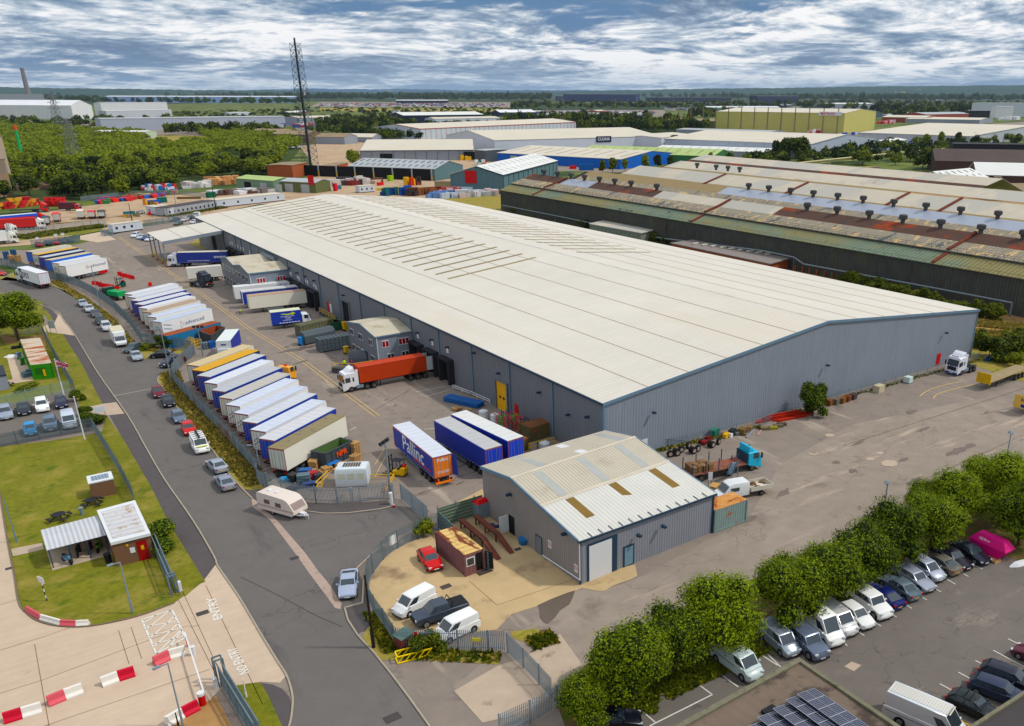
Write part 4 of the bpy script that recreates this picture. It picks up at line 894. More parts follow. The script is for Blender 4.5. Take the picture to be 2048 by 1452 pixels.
 if full:
  for sg in(-1,1):
   bb=MB();bb.obox((X(.14),sg*hw*.68,hz_-.27),.22,.34,.13,sg*-.35);bb.build('headlight',M43,t)
   bb=MB();bb.obox((X(L-.06),sg*hw*.74,bt-.16),.16,.26,.16 if kind not in VANS else.4,sg*.3);bb.build('tail_light',M82,t)
   bb=MB();bb.obox((X(xw+.32),sg*(hw+.09),bz+.07),.12,.2,.13);bb.build('wing_mirror',PAINT0,t)
  bb=MB();bb.box(X(.045),-hw*.42,.42,X(.012),hw*.42,.58);bb.build('grille',M84,t)
  bb=MB();bb.box(X(.01),-.26,.34,X(-.012),.26,.45);bb.build('number_plate',M52,t)
  bb=MB();bb.box(X(L+.012),-.26,.5,X(L-.02),.26,.61);bb.build('number_plate',M53,t)
  bb=MB();bb.box(X(.07),-hw*.78,.2,X(-.01),hw*.78,.33);bb.build('bumper',M84,t)
  if kind=='bigvan' or kind=='van':
   for sg in(-1,1):bb=MB();bb.box(X(L-.15),sg*(hw+.004)-.005,.95,X(xw+1.2),sg*(hw+.004)+.005,.99);bb.build('side_moulding',M84,t)
 if roofbars:
  for d in(.3,.6):bb=MB();x=X(xr+(xq-xr)*d);bb.bar((x,-rw,H+.07),(x,rw,H+.07),.05);bb.build('roof_bar',M84,t)
 return t
PROTO={}
def at_z4(k,x,y):p=g(k,x,y,4.1);p.z=0;return p
def place(kind,front,rear,rgb,label,group=None,full=True,ml=0,k='',bars=False,metal=.35,anchor='f',name=None):
 """front/rear: ground pixels of the bumpers' midpoints; anchor says which one to trust"""
 key=(kind,full,bars)
 if key not in PROTO:PROTO[key]=car(kind,full,bars)
 P,Q_=g(k,*front),g(k,*rear);d=(P-Q_);d.z=0;L=CT[kind][0];d.normalize()
 c=P-d*(L/2)if anchor=='f' else(Q_+d*(L/2)if anchor=='r' else(P+Q_)/2)
 o=dup(PROTO[key],(c.x,c.y,.03),atan2(d.y,d.x),label,group,{PAINT0.name:paint(rgb,.25,metal if rgb!=(236,236,234)else 0)})
 if name:o.name=name
 return o
WHT,SIL,GRY,DGR,BLK,NAVY,RED=(236,236,234),(168,176,186),(112,120,130),(70,76,84),(28,30,34),(30,42,84),(196,16,36)
def cab(par,x,rgb,high=True,back=1.15,deflector=True,name='cab',grille=None,L_=2.25,side=None):
 """cab whose nose is at local x; drives towards +x"""
 m=paint(rgb,.3);b=MB();w=1.24;zt=3.35 if high else 2.7
 ys=(-w,w)
 ring=lambda xx,z0,z1,ww:[(xx,-ww,z0),(xx,ww,z0),(xx,ww,z1*.97),(xx,ww*.9,z1),(xx,-ww*.9,z1),(xx,-ww,z1*.97)]
 b.loft([ring(x-L_,.95,zt,w),ring(x-.85,.6,zt,w),ring(x-.42,.45,zt-.12,w),])
 F=[(x,.35,1.0),(x-.02,1.75,.98),(x-.38,zt-.3,.95),(x-.42,zt-.12,.93)]
 pts=[]
 for xx,z,s in F:pts+=[(xx,-w*s,z),(xx,w*s,z)]
 pts+=[(x-.42,-w,.45),(x-.42,w,.45),(x-.42,-w,zt-.2),(x-.42,w,zt-.2)]
 b.add(pts,[(0,1,3,2),(2,3,5,4),(4,5,7,6),(8,9,1,0),(0,2,4,10,8),(1,9,11,5,3),(4,6,10),(5,11,7),(6,7,11,10)])
 o=b.build(name,m,par,smooth=30)
 q=[V3((x-.02,-w*.98,1.78)),V3((x-.02,w*.98,1.78)),V3((x-.38,w*.95,zt-.3)),V3((x-.38,-w*.95,zt-.3))]
 bb=MB();bb.pane(q,.05,.95,.02,.84 if high else.9,.004,.015);bb.build('windscreen',M33,o)
 for sg in(-1,1):
  bb=MB();y=sg*(w+.004);bb.box(x-1.35,min(y,y+sg*.012),1.75,x-.5,max(y,y+sg*.012),2.55);bb.build('side_window',M33,o)
  if high:bb=MB();bb.box(x-2.0,min(y,y+sg*.012),1.8,x-1.72,max(y,y+sg*.012),2.5);bb.build('side_window',M33,o)
  bb=MB();bb.obox((x-.15,sg*(w+.2),2.15),.14,.22,.75);bb.build('mirror',M84,o)
  bb=MB();bb.box(x-.12,sg*w*.62-.22,.72,x+.025,sg*w*.62+.22,.95);bb.build('headlight',M43,o)
 bb=MB();bb.box(x-.2,-w*.7,.98,x+.02,w*.7,1.62);bb.build('grille',grille or M84,o)
 bb=MB();bb.box(x-.25,-w*.99,.3,x+.035,w*.99,.62);bb.build('bumper',side or M84,o)
 bb=MB();bb.box(x+.036,-.28,.42,x+.05,.28,.54);bb.build('number_plate',M52,o)
 if deflector and high:
  bb=MB();bb.add([(x-.9,-1.0,zt),(x-.9,1.0,zt),(x-L_+.05,1.15,zt),(x-L_+.05,-1.15,zt),(x-L_+.1,1.1,zt+.75),(x-L_+.1,-1.1,zt+.75),(x-1.5,.95,zt+.5),(x-1.5,-.95,zt+.5)],[(0,1,6,7),(7,6,4,5),(3,2,1,0),(0,7,5,3),(1,2,4,6),(2,3,5,4)]);bb.build('wind_deflector',m,o)
  for sg in(-1,1):bb=MB();bb.box(x-L_-.5,sg*1.16-.03,1.0,x-L_-.003,sg*1.16+.03,zt+.4);bb.build('side_fairing',m,o)
 return o
def tractor(par,x,rgb,axles=(1.4,4.1,5.3),**kw):
 """x = local position of the nose"""
 o=cab(par,x,rgb,**kw)
 b=MB();b.box(x-6.1,-.5,.75,x-1.6,-.32,1.0);b.box(x-6.1,.32,.75,x-1.6,.5,1.0);b.box(x-5.9,-.5,.8,x-5.7,.5,.98);b.box(x-5.2,-.55,1.0,x-4.1,.55,1.16);b.build('chassis',M11,par)
 for sg in(-1,1):
  b=MB();b.box(x-3.5,sg*.98-.25,.5,x-2.3,sg*.98+.25,1.05);b.build('fuel_tank',M31,par)
  for i,d in enumerate(axles):wheel(par,x-d,sg*(1.24-.16),.5,.32 if i==0 else.5,sg,M61,16)
  b=MB();b.box(x-6.1,sg*1.0-.25,1.05,x-3.6,sg*1.0+.25,1.1);b.build('mudguard',M84,par)
 return o
M30=mat('red_white_door_frame',(158,92,92),.6,var=.35,vs=4)
M79=mat('reflective_tape',(214,214,220),.5,var=0)
def trailer(par,x0,side,roof,rear=None,L=13.6,H=4.15,kind='curtain',z0=1.15,chev=False,rearlab=None,legs=True,axles=(1.9,3.2,4.5),guard=True,w=1.27,frame=None):
 """x0 = local x of the rear; runs to x0+L"""
 x1=x0+L;sm_=paint(side,.5)if isinstance(side,tuple)else side;rm=mat('trailer_roof_%d_%d_%d'%tuple(roof),roof,.6,var=.07,vs=.8,big=.03,stripe=('x',1.3,.035,.35))
 b=MB();b.box(x0,-w,z0,x1,w,H-.06);body=b.build('trailer_body',sm_,par)
 b=MB();b.box(x0-.01,-w-.01,H-.057,x1+.01,w+.01,H);b.build('trailer_roof',rm,par)
 rq=[(x0,w,z0),(x0,-w,z0),(x0,-w,H-.06),(x0,w,H-.06)];rr=paint(rear,.5)if isinstance(rear,tuple)else(rear or sm_)
 b=MB();
 b.pane(rq,0,.035,0,1,.003,.04);b.pane(rq,.965,1,0,1,.003,.04);b.pane(rq,.05,.95,.95,1,.003,.04);b.pane(rq,.05,.95,0,.04,.003,.04)
 b.build('door_frame',frame or M30,body)
 for u0,u1 in((.04,.497),(.503,.96)):
  b=MB();b.pane(rq,u0,u1,.05,.945,.003,.03);d=b.build('rear_door',rr,body)
  b=MB();
  for k in(.3,.7):u=u0+(u1-u0)*k;b.pane(rq,u-.008,u+.008,.05,.945,.034,.03)
  b.build('lock_bar',M31,d)
 if chev:
  b=MB();X_=x0-.09
  for dz in(0,.55):
   for a_,c_ in(((-.95,1.75+dz),(.1,2.6+dz)),((.1,2.6+dz),(.95,1.95+dz)))if chev==1 else(((-.95,2.9-dz),(.6,2.1-dz)),((.6,2.1-dz),(-.2,1.4-dz*.2))):
    b.bar((X_,a_[0],a_[1]),(X_,c_[0],c_[1]),.12,.03)
  b.build('chevron',mat('grey_chevron',(120,132,138),.6),body)
 if kind=='curtain':
  for sg in(-1,1):
   b=MB();y=sg*(w+.004);n=int(L/.7)
   for i in range(n):xx=x0+.4+i*.7;b.box(xx,min(y,y+sg*.006),z0+.02,xx+.3,max(y,y+sg*.006),z0+.08)
   b.build('reflective_tape',M79,body)
   b=MB();b.box(x0,min(y,y+sg*.02),H-.16,x1,max(y,y+sg*.02),H-.06);b.box(x0,min(y,y+sg*.02),z0,x0+.12,max(y,y+sg*.02),H-.16);b.box(x1-.12,min(y,y+sg*.02),z0,x1,max(y,y+sg*.02),H-.16);b.build('curtain_rail',rr if kind=='curtain' else sm_,body)
 b=MB()
 for sg in(-1,1):b.box(x0+.1,sg*.5-.07,.85,x1-.2,sg*.5+.07,z0-.003)
 for i in range(8):xx=x0+.6+i*(L-1.2)/7;b.box(xx-.05,-w+.05,z0-.16,xx+.05,w-.05,z0-.004)
 b.box(x0+.05,-1.15,.5,x0+.17,1.15,.68);b.bar((x0+.1,-.7,.6),(x0+.1,-.7,1),.1);b.bar((x0+.1,.7,.6),(x0+.1,.7,1),.1)
 b.build('chassis',M11,par)
 for sg in(-1,1):
  for d in axles:wheel(par,x0+d,sg*(w-.2),.5,.38,sg,M61,14)
  b=MB();b.obox((x0+.03,sg*.95,.78),.08,.4,.14);b.build('tail_light',M82,par)
  if guard:
   b=MB()
   for z in(.55,.8):b.bar((x0+axles[-1]+.9,sg*(w-.04),z),(x0+L-3.6,sg*(w-.04),z),.05,.1)
   b.build('side_guard',M31,par)
  if legs:b=MB();b.bar((x0+L-2.9,sg*.85,0.02),(x0+L-2.9,sg*.85,z0),.14);b.box(x0+L-3.05,sg*.85-.15,0,x0+L-2.75,sg*.85+.15,.06);b.build('landing_leg',M11,par)
 return body
def adv_logo(body,x,y,sg,H=1.15,w=1.27,s='advanced'):
 """lettering on trailer side sg (-1: local -y flank)"""
 rz=0 if sg<0 else pi
 yy=sg*(w+.012);n_=sg
 text(s,H,mat('navy_lettering',(52,64,128),.5,var=0),body,(x,yy,y),(pi/2,0,rz),sx=1.15,align='LEFT' if sg<0 else 'LEFT')
 b=MB();cx_=x-.75*(1 if sg<0 else-1);P=[(-.45,-.7),(-.35,.55),(.5,-.1),(-.45,-.7)]
 for a_,c_ in zip(P,P[1:]):b.bar((cx_+a_[0]*-sg,yy,y+a_[1]),(cx_+c_[0]*-sg,yy,y+c_[1]),.07,.02)
 b.build('logo',mat('red_lettering',(196,60,70),.5,var=0),body)
def tpose(r0,r1,f0,f1,z,k):
 a=(g(k,*r0,z)+g(k,*r1,z))/2;c_=(g(k,*f0,z)+g(k,*f1,z))/2;return a,c_
def trailer_thing(P,ang,label,group,**kw):
 t=thing('semi_trailer',label,'trailer',(P.x,P.y,0),ang,group);body=trailer(t,0,**kw);return t,body
TB,TN=(14,54,150),(26,46,92)
OFFW=(222,222,214)
T_ANG=radians(33.9)
rows=[(150.6,OFFW,(206,188,152),(214,216,206),0,'white box trailer with a beige roof, furthest up the long slanted row'),(147.0,TN,(214,164,50),TN,0,'navy trailer with a mustard yellow roof in the long slanted row'),(143.3,TB,(196,198,202),TB,0,'blue curtain trailer with a grey roof, just after the yellow roofed one'),(138.9,WHT,(216,220,228),(220,218,204),0,'white trailer between two blue ones, nearest the yellow topped tractor'),(134.2,TB,(186,188,194),TB,0,'blue curtain trailer behind the orange-yellow yard tractor cab'),(130.0,TB,(190,186,178),(216,212,196),0,'blue sided trailer with a beige-grey roof and pale rear doors'),(126.0,WHT,(206,212,226),(226,224,212),1,'white trailer with grey chevrons on its doors, furthest of the three such'),(121.7,WHT,(200,206,222),(226,224,212),1,'white trailer with grey chevrons on its doors, middle of the three such'),(117.5,TB,(202,206,212),TB,0,'blue curtain trailer between two white chevron trailers'),(113.5,WHT,(206,212,224),(226,224,212),1,'white trailer with grey chevrons on its doors, nearest of the three such'),(109.6,TB,(208,208,212),(26,60,170),0,'blue curtain trailer next to the mossy roofed white trailer'),(105.7,(232,228,214),(140,128,96),(208,208,196),0,'white box trailer with a mossy brown roof, nearest in the slanted row')]
for y,sd_,rf_,rr_,ch,lab in rows:
 t,bd=trailer_thing(V3((25.95,y,0)),T_ANG,lab,'trailers in the long slanted row along the palisade fence',side=sd_,roof=rf_,rear=rr_,chev=ch,kind='curtain' if sd_==TB else 'box',L=13.2)
 if rf_==(214,164,50):text('LAKE',.5,mat('yellow_lettering',(240,210,40),.5,var=0),bd,(-.05,0,3.0),(pi/2,0,-pi/2))
 if rf_==(140,128,96):
  b=MB();rr=random.Random(4)
  for i in range(9):b.obox((rr.uniform(2,12),rr.uniform(-1,1),4.152),rr.uniform(.3,.8),rr.uniform(.1,.25),.004,rr.uniform(0,3))
  b.build('roof_stain',M76,bd)
row2=[(217.5,WHT,(214,216,222),0,'white trailer at the far end of the middle slanted group'),(213.5,WHT,(204,208,216),0,'second white trailer from the far end of the middle slanted group'),(209.4,TB,(206,208,214),0,'blue trailer, further of the two in the middle slanted group'),(205.0,TB,(206,208,214),0,'blue trailer, nearer of the two in the middle slanted group'),(200.6,WHT,(216,216,218),0,'white trailer just after the blue pair in the middle slanted group'),(196.2,(226,222,214),(176,152,130),0,'white trailer with a brown roof in the middle slanted group'),(191.2,WHT,(198,206,222),1,'white chevron trailer behind the lettered one in the middle slanted group'),(186.3,WHT,(190,200,216),1,'white trailer lettered advanced beside the blue container, middle slanted group')]
for i,(y,sd_,rf_,ch,lab)in enumerate(row2):
 t,bd=trailer_thing(V3((27.1,y,0)),radians(30.5),lab,'trailers in the middle slanted group',side=sd_,roof=rf_,rear=(222,220,210)if sd_!=TB else TB,chev=ch,kind='curtain' if sd_==TB else 'box',L=12.8)
 if i==7:
  adv_logo(bd,5.6,2.7,-1)
  b=MB()
  for z in(2.3,3.1):b.bar((.4,-1.29,z+.5),(2.2,-1.29,z),.2,.02)
  b.build('blue_flash',paint((40,60,160)),bd)
row3=[(296.0,OFFW,(202,190,164),(24,100,200),0,'trailer with blue rear doors beside the pallet stacks, furthest of the top slanted group'),(289.5,TN,(220,176,84),(222,220,206),1,'navy sided trailer with an orange-tan roof in the top slanted group'),(283.5,TN,(196,198,204),TB,0,'navy trailer with a pale grey roof in the top slanted group'),(277.5,(20,110,214),(206,192,158),(20,110,214),0,'bright blue trailer with a beige roof in the top slanted group'),(271.0,WHT,(214,218,224),(222,220,206),1,'white chevron trailer behind the nearest one in the top slanted group'),(265.4,WHT,(206,208,210),(222,220,206),0,'white trailer lettered advanced, nearest of the top slanted group')]
for i,(y,sd_,rf_,rr_,ch,lab)in enumerate(row3):
 t,bd=trailer_thing(V3((19.2-(y-265)*.16,y,0)),radians(34),lab,'trailers in the top slanted group',side=sd_,roof=rf_,rear=rr_,chev=ch,kind='box',L=12.8)
 if i==5:
  adv_logo(bd,7.3,2.9,-1)
  b=MB();b.box(9.4,-1.35,.35,12.2,-1.24,1.05);b.build('red_tail_box',M59,t)
t,bd=trailer_thing(*(lambda a,c_:((a),atan2((c_-a).y,(c_-a).x)))(*tpose((525,520),(695,485),(158,228),(320,195),4.15,'J')),'blue Pallinc trailer with orange rear doors beside the forklift','blue trailers parked by the works unit',side=TB,roof=(212,216,226),rear=(236,134,18))
LW=mat('white_lettering',(236,238,242),.5,var=0);LO=mat('orange_lettering',(232,96,40),.5,var=0)
text('Pallinc',2.9,LW,bd,(6.7,1.29,2.75),(pi/2,0,pi),sx=1.0,bold=.02)
text('Pallinc',.62,LW,bd,(-.04,0,3.55),(pi/2,0,-pi/2),sx=1,bold=.01)
b=MB();b.box(5.25,1.295,3.6,5.55,1.31,3.9);b.build('orange_dot',LO,bd)
b=MB();rr=random.Random(2)
for i in range(26):b.box(1.1+i*.21,1.295,1.62,1.1+i*.21+rr.uniform(.08,.17),1.305,1.62+rr.uniform(.2,.32))
b.build('small_print',LO,bd)
b=MB()
for z in(1.75,1.95):
 for i in range(16):b.box(-.05,-.9+i*.115,z,-.045,-.9+i*.115+rr.uniform(.05,.1),z+.1)
b.build('small_print',LW,bd)
b=MB();b.add([(.05,-1.3,1.2),(.05,-1.3,4.0),(-.5,-1.62,4.0),(-.75,-1.7,1.2),(.05,-1.33,1.2),(.05,-1.33,4.0),(-.5,-1.65,4.0),(-.75,-1.73,1.2)],[(0,1,2,3),(7,6,5,4),(0,3,7,4),(1,2,6,5),(2,3,7,6)]);b.build('open_curtain',paint(TB),bd)
b=MB();b.box(-.35,-1.2,.42,-.1,1.2,.62);b.box(-.1,-.8,.45,.3,-.7,1.0);b.box(-.1,.7,.45,.3,.8,1.0);b.build('tail_lift',paint((236,134,18)),t)
t,bd=trailer_thing(*(lambda a,c_:((a),atan2((c_-a).y,(c_-a).x)))(*tpose((1010,455),(1148,405),(545,190),(690,150),4.15,'J')),'plain blue trailer with a grey roof, middle of the three by the works unit','blue trailers parked by the works unit',side=(8,44,140),roof=(190,190,190),rear=(20,64,196))
t,bd=trailer_thing(*(lambda a,c_:((a),atan2((c_-a).y,(c_-a).x)))(*tpose((1212,375),(1345,325),(715,140),(860,103),4.15,'J')),'plain blue trailer with a white roof, nearest the warehouse wall of the three','blue trailers parked by the works unit',side=(8,44,140),roof=(222,222,220),rear=(20,70,206))
for(y,sd_,rf_,lab,kd,x0_)in((210.6,WHT,(226,228,226),'white trailer lettered advanced backed onto the loading dock','box',61.2),(204.4,TB,(206,206,206),'blue trailer backed onto the dock between two white ones','curtain',61.2),(198.5,(232,228,212),(180,154,132),'off-white trailer with a brown roof backed onto the dock','box',61.1)):
 t,bd=trailer_thing(V3((x0_,y+.9,0)),pi+radians(-6),lab,'trailers backed onto the warehouse docks',side=sd_,roof=rf_,rear=OFFW,kind=kd,L=12.6,H=4.0)
 if y>210:
  adv_logo(bd,9.0,2.7,1)
  b=MB()
  for x in(0.8,1.9):b.bar((x,1.285,3.7),(x+1.6,1.285,2.3),.3,.02)
  b.build('blue_flash',paint((30,50,140)),bd)
t,bd=trailer_thing(V3((53.5,243.6,0)),pi+radians(-8),'short white trailer beside the far office, behind the dark tractor unit',None,side=(230,228,218),roof=(214,206,196),rear=OFFW,kind='box',L=8.4,H=3.9,axles=(1.6,2.9))
def artic(label,P,ang,cabrgb,roofm,trk=None,L=13.6,hitch=3.5,cabkw={}):
 """P = rear of trailer, ang = direction of travel"""
 t=thing('articulated_lorry',label,'lorry',(P.x,P.y,0),ang);body=trailer(t,0,L=L,legs=False,**roofm)
 tractor(t,L+hitch-.6,cabrgb,**cabkw);return t,body
P=V3((61.6,134.1,0));t=thing('container_lorry','white lorry loaded with a rust-red shipping container, backed onto the dock','lorry',(P.x,P.y,0),pi+radians(-1.5))
M19=mat('rust_red_container',(196,74,44),.55,var=.06,vs=.6,stripe=('x',.28,.14,.8),spot=((150,60,44),.6,.62,.1))
b=MB();b.box(1.6,-1.22,1.35,13.6,1.22,4.0);cbd=b.build('container',M19,t)
b=MB();
for y in(-1.24,1.16):
 b.box(1.55,y,1.3,13.65,y+.08,1.45);b.box(1.55,y,3.93,13.65,y+.08,4.04)
 for x in(1.52,13.52):b.box(x,y-.003,1.45,x+.15,y+.083,3.93)
b.build('frame',mat('container_frame',(176,66,44),.6,var=.1),cbd)
b=MB();b.box(.35,-1.22,1.4,1.5,-1.16,3.85);b.box(.35,1.16,1.4,1.5,1.22,3.85);b.build('open_door',mat('pale_door',(196,204,204),.5,stripe=('x',.28,.1,.4)),cbd)
b=MB()
for s in(-1,1):b.box(.4,s*.5-.07,.95,13.6,s*.5+.07,1.3)
for x in(1,3,6,9,12,13.4):b.box(x,-1.15,1.1,x+.15,1.15,1.297)
b.build('chassis',M11,t)
for s in(-1,1):
 for d in(1.9,3.25,4.6):wheel(t,d,s*1.05,.5,.38,s,M61,16)
 b=MB();b.bar((10,s*.8,.1),(10,s*.8,1.2),.14);b.build('landing_leg',M11,t)
tractor(t,16.6,(232,232,236))
a_,c_=tpose((385,905),(490,890),(110,825),(240,812),4.1,'A')
d_=(c_-a_);t,bd=artic('white lorry lettered DFDS driving up the estate road',a_,atan2(d_.y,d_.x),(220,232,226),dict(side=WHT,roof=(232,232,238),rear=(226,228,234),kind='box',w=1.27,H=4.1),L=13.0,hitch=3.2,cabkw=dict(side=mat('teal_bumper',(60,96,92),.5)))
NV=mat('navy_lettering2',(24,34,70),.5,var=0)
text('DFDS',1.9,NV,bd,(8.6,1.28,2.5),(pi/2,0,pi),sx=.9,bold=.03)
b=MB();b.box(10.9,1.273,1.25,12.6,1.283,4.0);lg=b.build('logo',NV,bd)
b=MB();b.box(11.3,1.284,2.5,12.2,1.29,3.1);b.box(11.6,1.284,2.0,11.9,1.29,3.5);b.box(11.2,1.284,2.2,12.3,1.29,2.35);b.build('logo_mark',LW,lg)
fr=g('Y',1150,1265)+V3((0,1.2,0));e_=at_z4('B',395,300)-at_z4('Y',1310,990);P=fr+e_.normalized()*16.6
d_=(fr-P);t,bd=artic('white cabbed lorry with a blue owens trailer backed onto the far dock',P,atan2(d_.y,d_.x),(226,228,236),dict(side=(10,48,140),roof=(214,210,196),rear=TB,kind='curtain',H=4.1),L=13.6,hitch=3.6)
text('owens',1.15,LW,bd,(2.0,1.29,2.7),(pi/2,0,pi),sx=1.1,bold=.03)
b=MB()
for i in range(10):
 for s in(0,1):
  a0,a1=pi*(.15+.07*i),pi*(.15+.07*(i+1));b.bar((2.0+1.0*cos(a0)*1,1.285,2.6+(1 if s==0 else-1)*1.0*sin(a0)),(2.0+1.0*cos(a1),1.285,2.6+(1 if s==0 else-1)*1.0*sin(a1)),.2,.02)
b.build('logo_ring',mat('sky_blue_lettering',(90,170,230),.5,var=0),bd)
b=MB()
for i in range(40):b.box(5.0+i*.15,1.29,1.6,5.0+i*.15+.09,1.3,1.78)
b.build('small_print',LW,bd)
def rigid(label,P,ang,cabrgb,boxrgb,roofrgb,L=7.5,bl=5.6,H=3.5,axle=(1.2,5.3),cabkw={},nm='box_lorry',z0=1.05,kind='curtain'):
 t=thing(nm,label,'lorry',(P.x,P.y,0),ang);bd=None
 b=MB();b.box(.1,-1.1,.7,L-1.2,-.9,z0-.003);b.box(.1,.9,.7,L-1.2,1.1,z0-.003);b.build('chassis',M11,t)
 if boxrgb:
  b=MB();b.box(0,-1.2,z0,bl,1.2,H-.05);bd=b.build('box_body',paint(boxrgb,.5),t)
  b=MB();b.box(-.01,-1.21,H-.047,bl+.01,1.21,H);b.build('body_roof',mat('trailer_roof_%d_%d_%d'%tuple(roofrgb),roofrgb,.6,var=.1,vs=.8),t)
  rq=[(0,1.2,z0),(0,-1.2,z0),(0,-1.2,H-.05),(0,1.2,H-.05)]
  b=MB();b.pane(rq,.04,.96,.03,.97,.003,.03);b.build('rear_door',mat('pale_shutter',(206,210,206),.5,stripe=('z',.3,.08,.3)),bd)
 cab(t,L,cabrgb,high=False,deflector=False,L_=1.75,**cabkw)
 for sg in(-1,1):
  for d in axle:wheel(t,L-d,sg*.98,.42,.32,sg,M61,14)
 return t,bd
P,Q_=g('B',850,1120),g('B',1200,1080);d_=(Q_-P);d_.z=0
t,bd=rigid('small blue box lorry with a yellow arrow parked by the skips',P+V3((0,.6,0)),atan2(d_.y,d_.x),(232,234,240),(10,56,160),(220,220,196),L=8.0,bl=6.1,H=3.75)
YL=mat('lime_lettering',(222,232,60),.5,var=0)
b=MB();y_=-1.215
b.add([(1.9,y_,3.15),(3.3,y_,2.85),(4.3,y_,3.0),(4.3,y_,3.25),(3.3,y_,3.1),(2.3,y_,3.25)],[(0,1,4,5),(1,2,3,4)]);b.add([(4.2,y_,2.75),(5.0,y_,3.15),(4.2,y_,3.5)],[(0,1,2)]);b.build('arrow',YL,bd,recalc=False)
b=MB()
for z,n,w_,x_ in((2.55,20,.14,1.9),(2.25,9,.15,2.7),(1.95,8,.12,2.9),(1.7,16,.12,2.3)):
 for i in range(n):b.box(x_+i*w_,-1.22,z,x_+i*w_+w_*.6,-1.21,z+.13)
for i in range(7):b.box(1.5+i*.62,-1.22,1.2,1.5+i*.62+.45,-1.21,1.36)
b.build('small_print',LW,bd)
P=g('X',1010,860)
t=thing('box_trailer','short white fronted trailer with a blue side standing alone by the pallet pile','trailer',(g('X',1100,800,0).x,g('X',1100,800,0).y,0),0)
F0,F1,R0_,R1_=g('X',905,720,3.9),g('X',1160,725,3.9),g('X',1080,520,3.9),g('X',1310,520,3.9)
mid_f,mid_r=(F0+F1)/2,(R0_+R1_)/2;d_=mid_f-mid_r;t.location=(mid_r.x,mid_r.y,0);t.rotation_euler=(0,0,atan2(d_.y,d_.x))
trailer(t,0,side=(18,42,150),roof=(226,232,230),rear=TB,L=d_.length,H=3.9,kind='curtain',axles=(1.4,2.6),guard=False)
b=MB();L_=d_.length;b.box(L_+.004,-1.27,1.15,L_+.12,1.27,3.86);b.box(L_+.1,-1.15,.6,L_+.5,1.15,2.4);b.build('front_panel',M92,t)
b=MB();b.box(L_+.121,-.5,3.0,L_+.14,.4,3.25);b.build('nameplate',mat('blue_plate',(30,50,140),.5),t)
P,Q_=g('B',205,690),g('B',130,640);t=thing('tractor_unit','black lorry tractor unit alone in the yard beside the far office','lorry',(P.x,P.y,0),radians(-62));
tractor(t,0,(30,34,52),cabkw=None)if 0 else tractor(t,0,(30,34,52))
b=MB();b.box(.02,-.8,1.05,.06,.8,1.2);b.build('orange_marker',LO,t)
P=g('V',1070,1000);t=thing('tractor_unit','white and blue tractor unit parked at the right end of the gable wall','lorry',(P.x,P.y,0),(lambda d:atan2(d.y,d.x))(g('V',1090,1000)-g('V',1370,915)))
o=tractor(t,0,(226,228,238),side=paint((40,54,130)))
text('T.N.G.T',.5,NV,o,(.03,0,1.7),(pi/2,0,pi/2),bold=.02)
b=MB()
for i in range(4):b.box(-.62,-.62+i*.34,3.36,-.5,-.4+i*.34,3.46)
b.build('roof_lamp',M84,o)
FR=[g('L',1640,660),g('L',1110,790)];P,Q_=g('L',1690,620),g('L',1060,760)
d_=(P-Q_);d_.z=0;L_=11.0;u_=d_.normalized();base=P-u_*L_+V3((0,1.0,0))
t=thing('flatbed_lorry','turquoise cabbed flatbed lorry with a rusty bed parked behind the works unit','lorry',(base.x,base.y,0),atan2(u_.y,u_.x))
o=cab(t,L_,(44,178,212),high=False,deflector=False,L_=2.1)
b=MB();b.add([(L_-1.0,-1.0,2.68),(L_-1.0,1.0,2.68),(L_-2.0,1.15,2.68),(L_-2.0,-1.15,2.68),(L_-2.0,1.1,3.45),(L_-2.0,-1.1,3.45),(L_-1.5,.95,3.35),(L_-1.5,-.95,3.35)],[(0,1,6,7),(7,6,4,5),(3,2,1,0),(0,7,5,3),(1,2,4,6),(2,3,5,4)]);b.build('wind_deflector',paint((44,178,212)),o)
b=MB();b.box(0,-1.25,1.1,L_-2.3,1.25,1.25);b.build('flat_bed',mat('rusty_boards',(140,96,80),.9,var=.2,vs=1,stripe=('x',.4,.15,.2),spot=((176,84,60),.5,.55,.1)),t)
b=MB();b.box(L_-2.35,-1.25,1.26,L_-2.22,1.25,2.6);b.build('headboard',M85,t)
for i,(x,s)in enumerate([(x,s)for x in(.2,2.2,4.2,6.2)for s in(-1,1)]):b=MB();b.bar((x,s*1.2,1.25),(x,s*1.2,2.9),.1);b.build('stake',M85,t)
b=MB();b.box(.2,-.5,.7,L_-2,-.3,1.097);b.box(.2,.3,.7,L_-2,.5,1.097);b.box(1,-1.2,.55,6.5,-1.15,.75);b.build('chassis',M11,t)
for s in(-1,1):
 for x in(L_-1.4,L_-5.0,1.6):wheel(t,x,s*1.05,.48,.36,s,M61,16)
load=thing('timber_crates','brown timber crates loaded at the tail of the turquoise flatbed lorry','crates',(base.x,base.y,1.26),atan2(u_.y,u_.x))
for i in range(4):
 for j in range(2):b=MB();b.obox((.7+i*.8,-.55+j*1.05,.45),.7,.95,.8+.1*((i+j)%2),.05*i);b.build('crate',mat('old_timber',(132,104,76),.9,var=.3,vs=2,stripe=('z',.25,.25,.3)),load)
P,Q_=g('L',1660,880),g('L',1330,800);d_=P-Q_
t=thing('tipper_pickup','white double cab tipper truck behind the rusty container','truck',(g('L',1560,860).x,g('L',1560,860).y,0),radians(166));
b=MB();b.loft([[(x,-w_,z0_),(x,w_,z0_),(x,w_,z1_*.8),(x,w_*.85,z1_),(x,-w_*.85,z1_),(x,-w_,z1_*.8)]for x,z0_,z1_,w_ in((.2,.5,2.15,.98),(2.4,.45,2.2,1.0),(3.0,.4,2.0,1.0),(3.7,.4,1.15,.98),(4.5,.4,.95,.9))]);o=b.build('cab',M92,t,smooth=30)
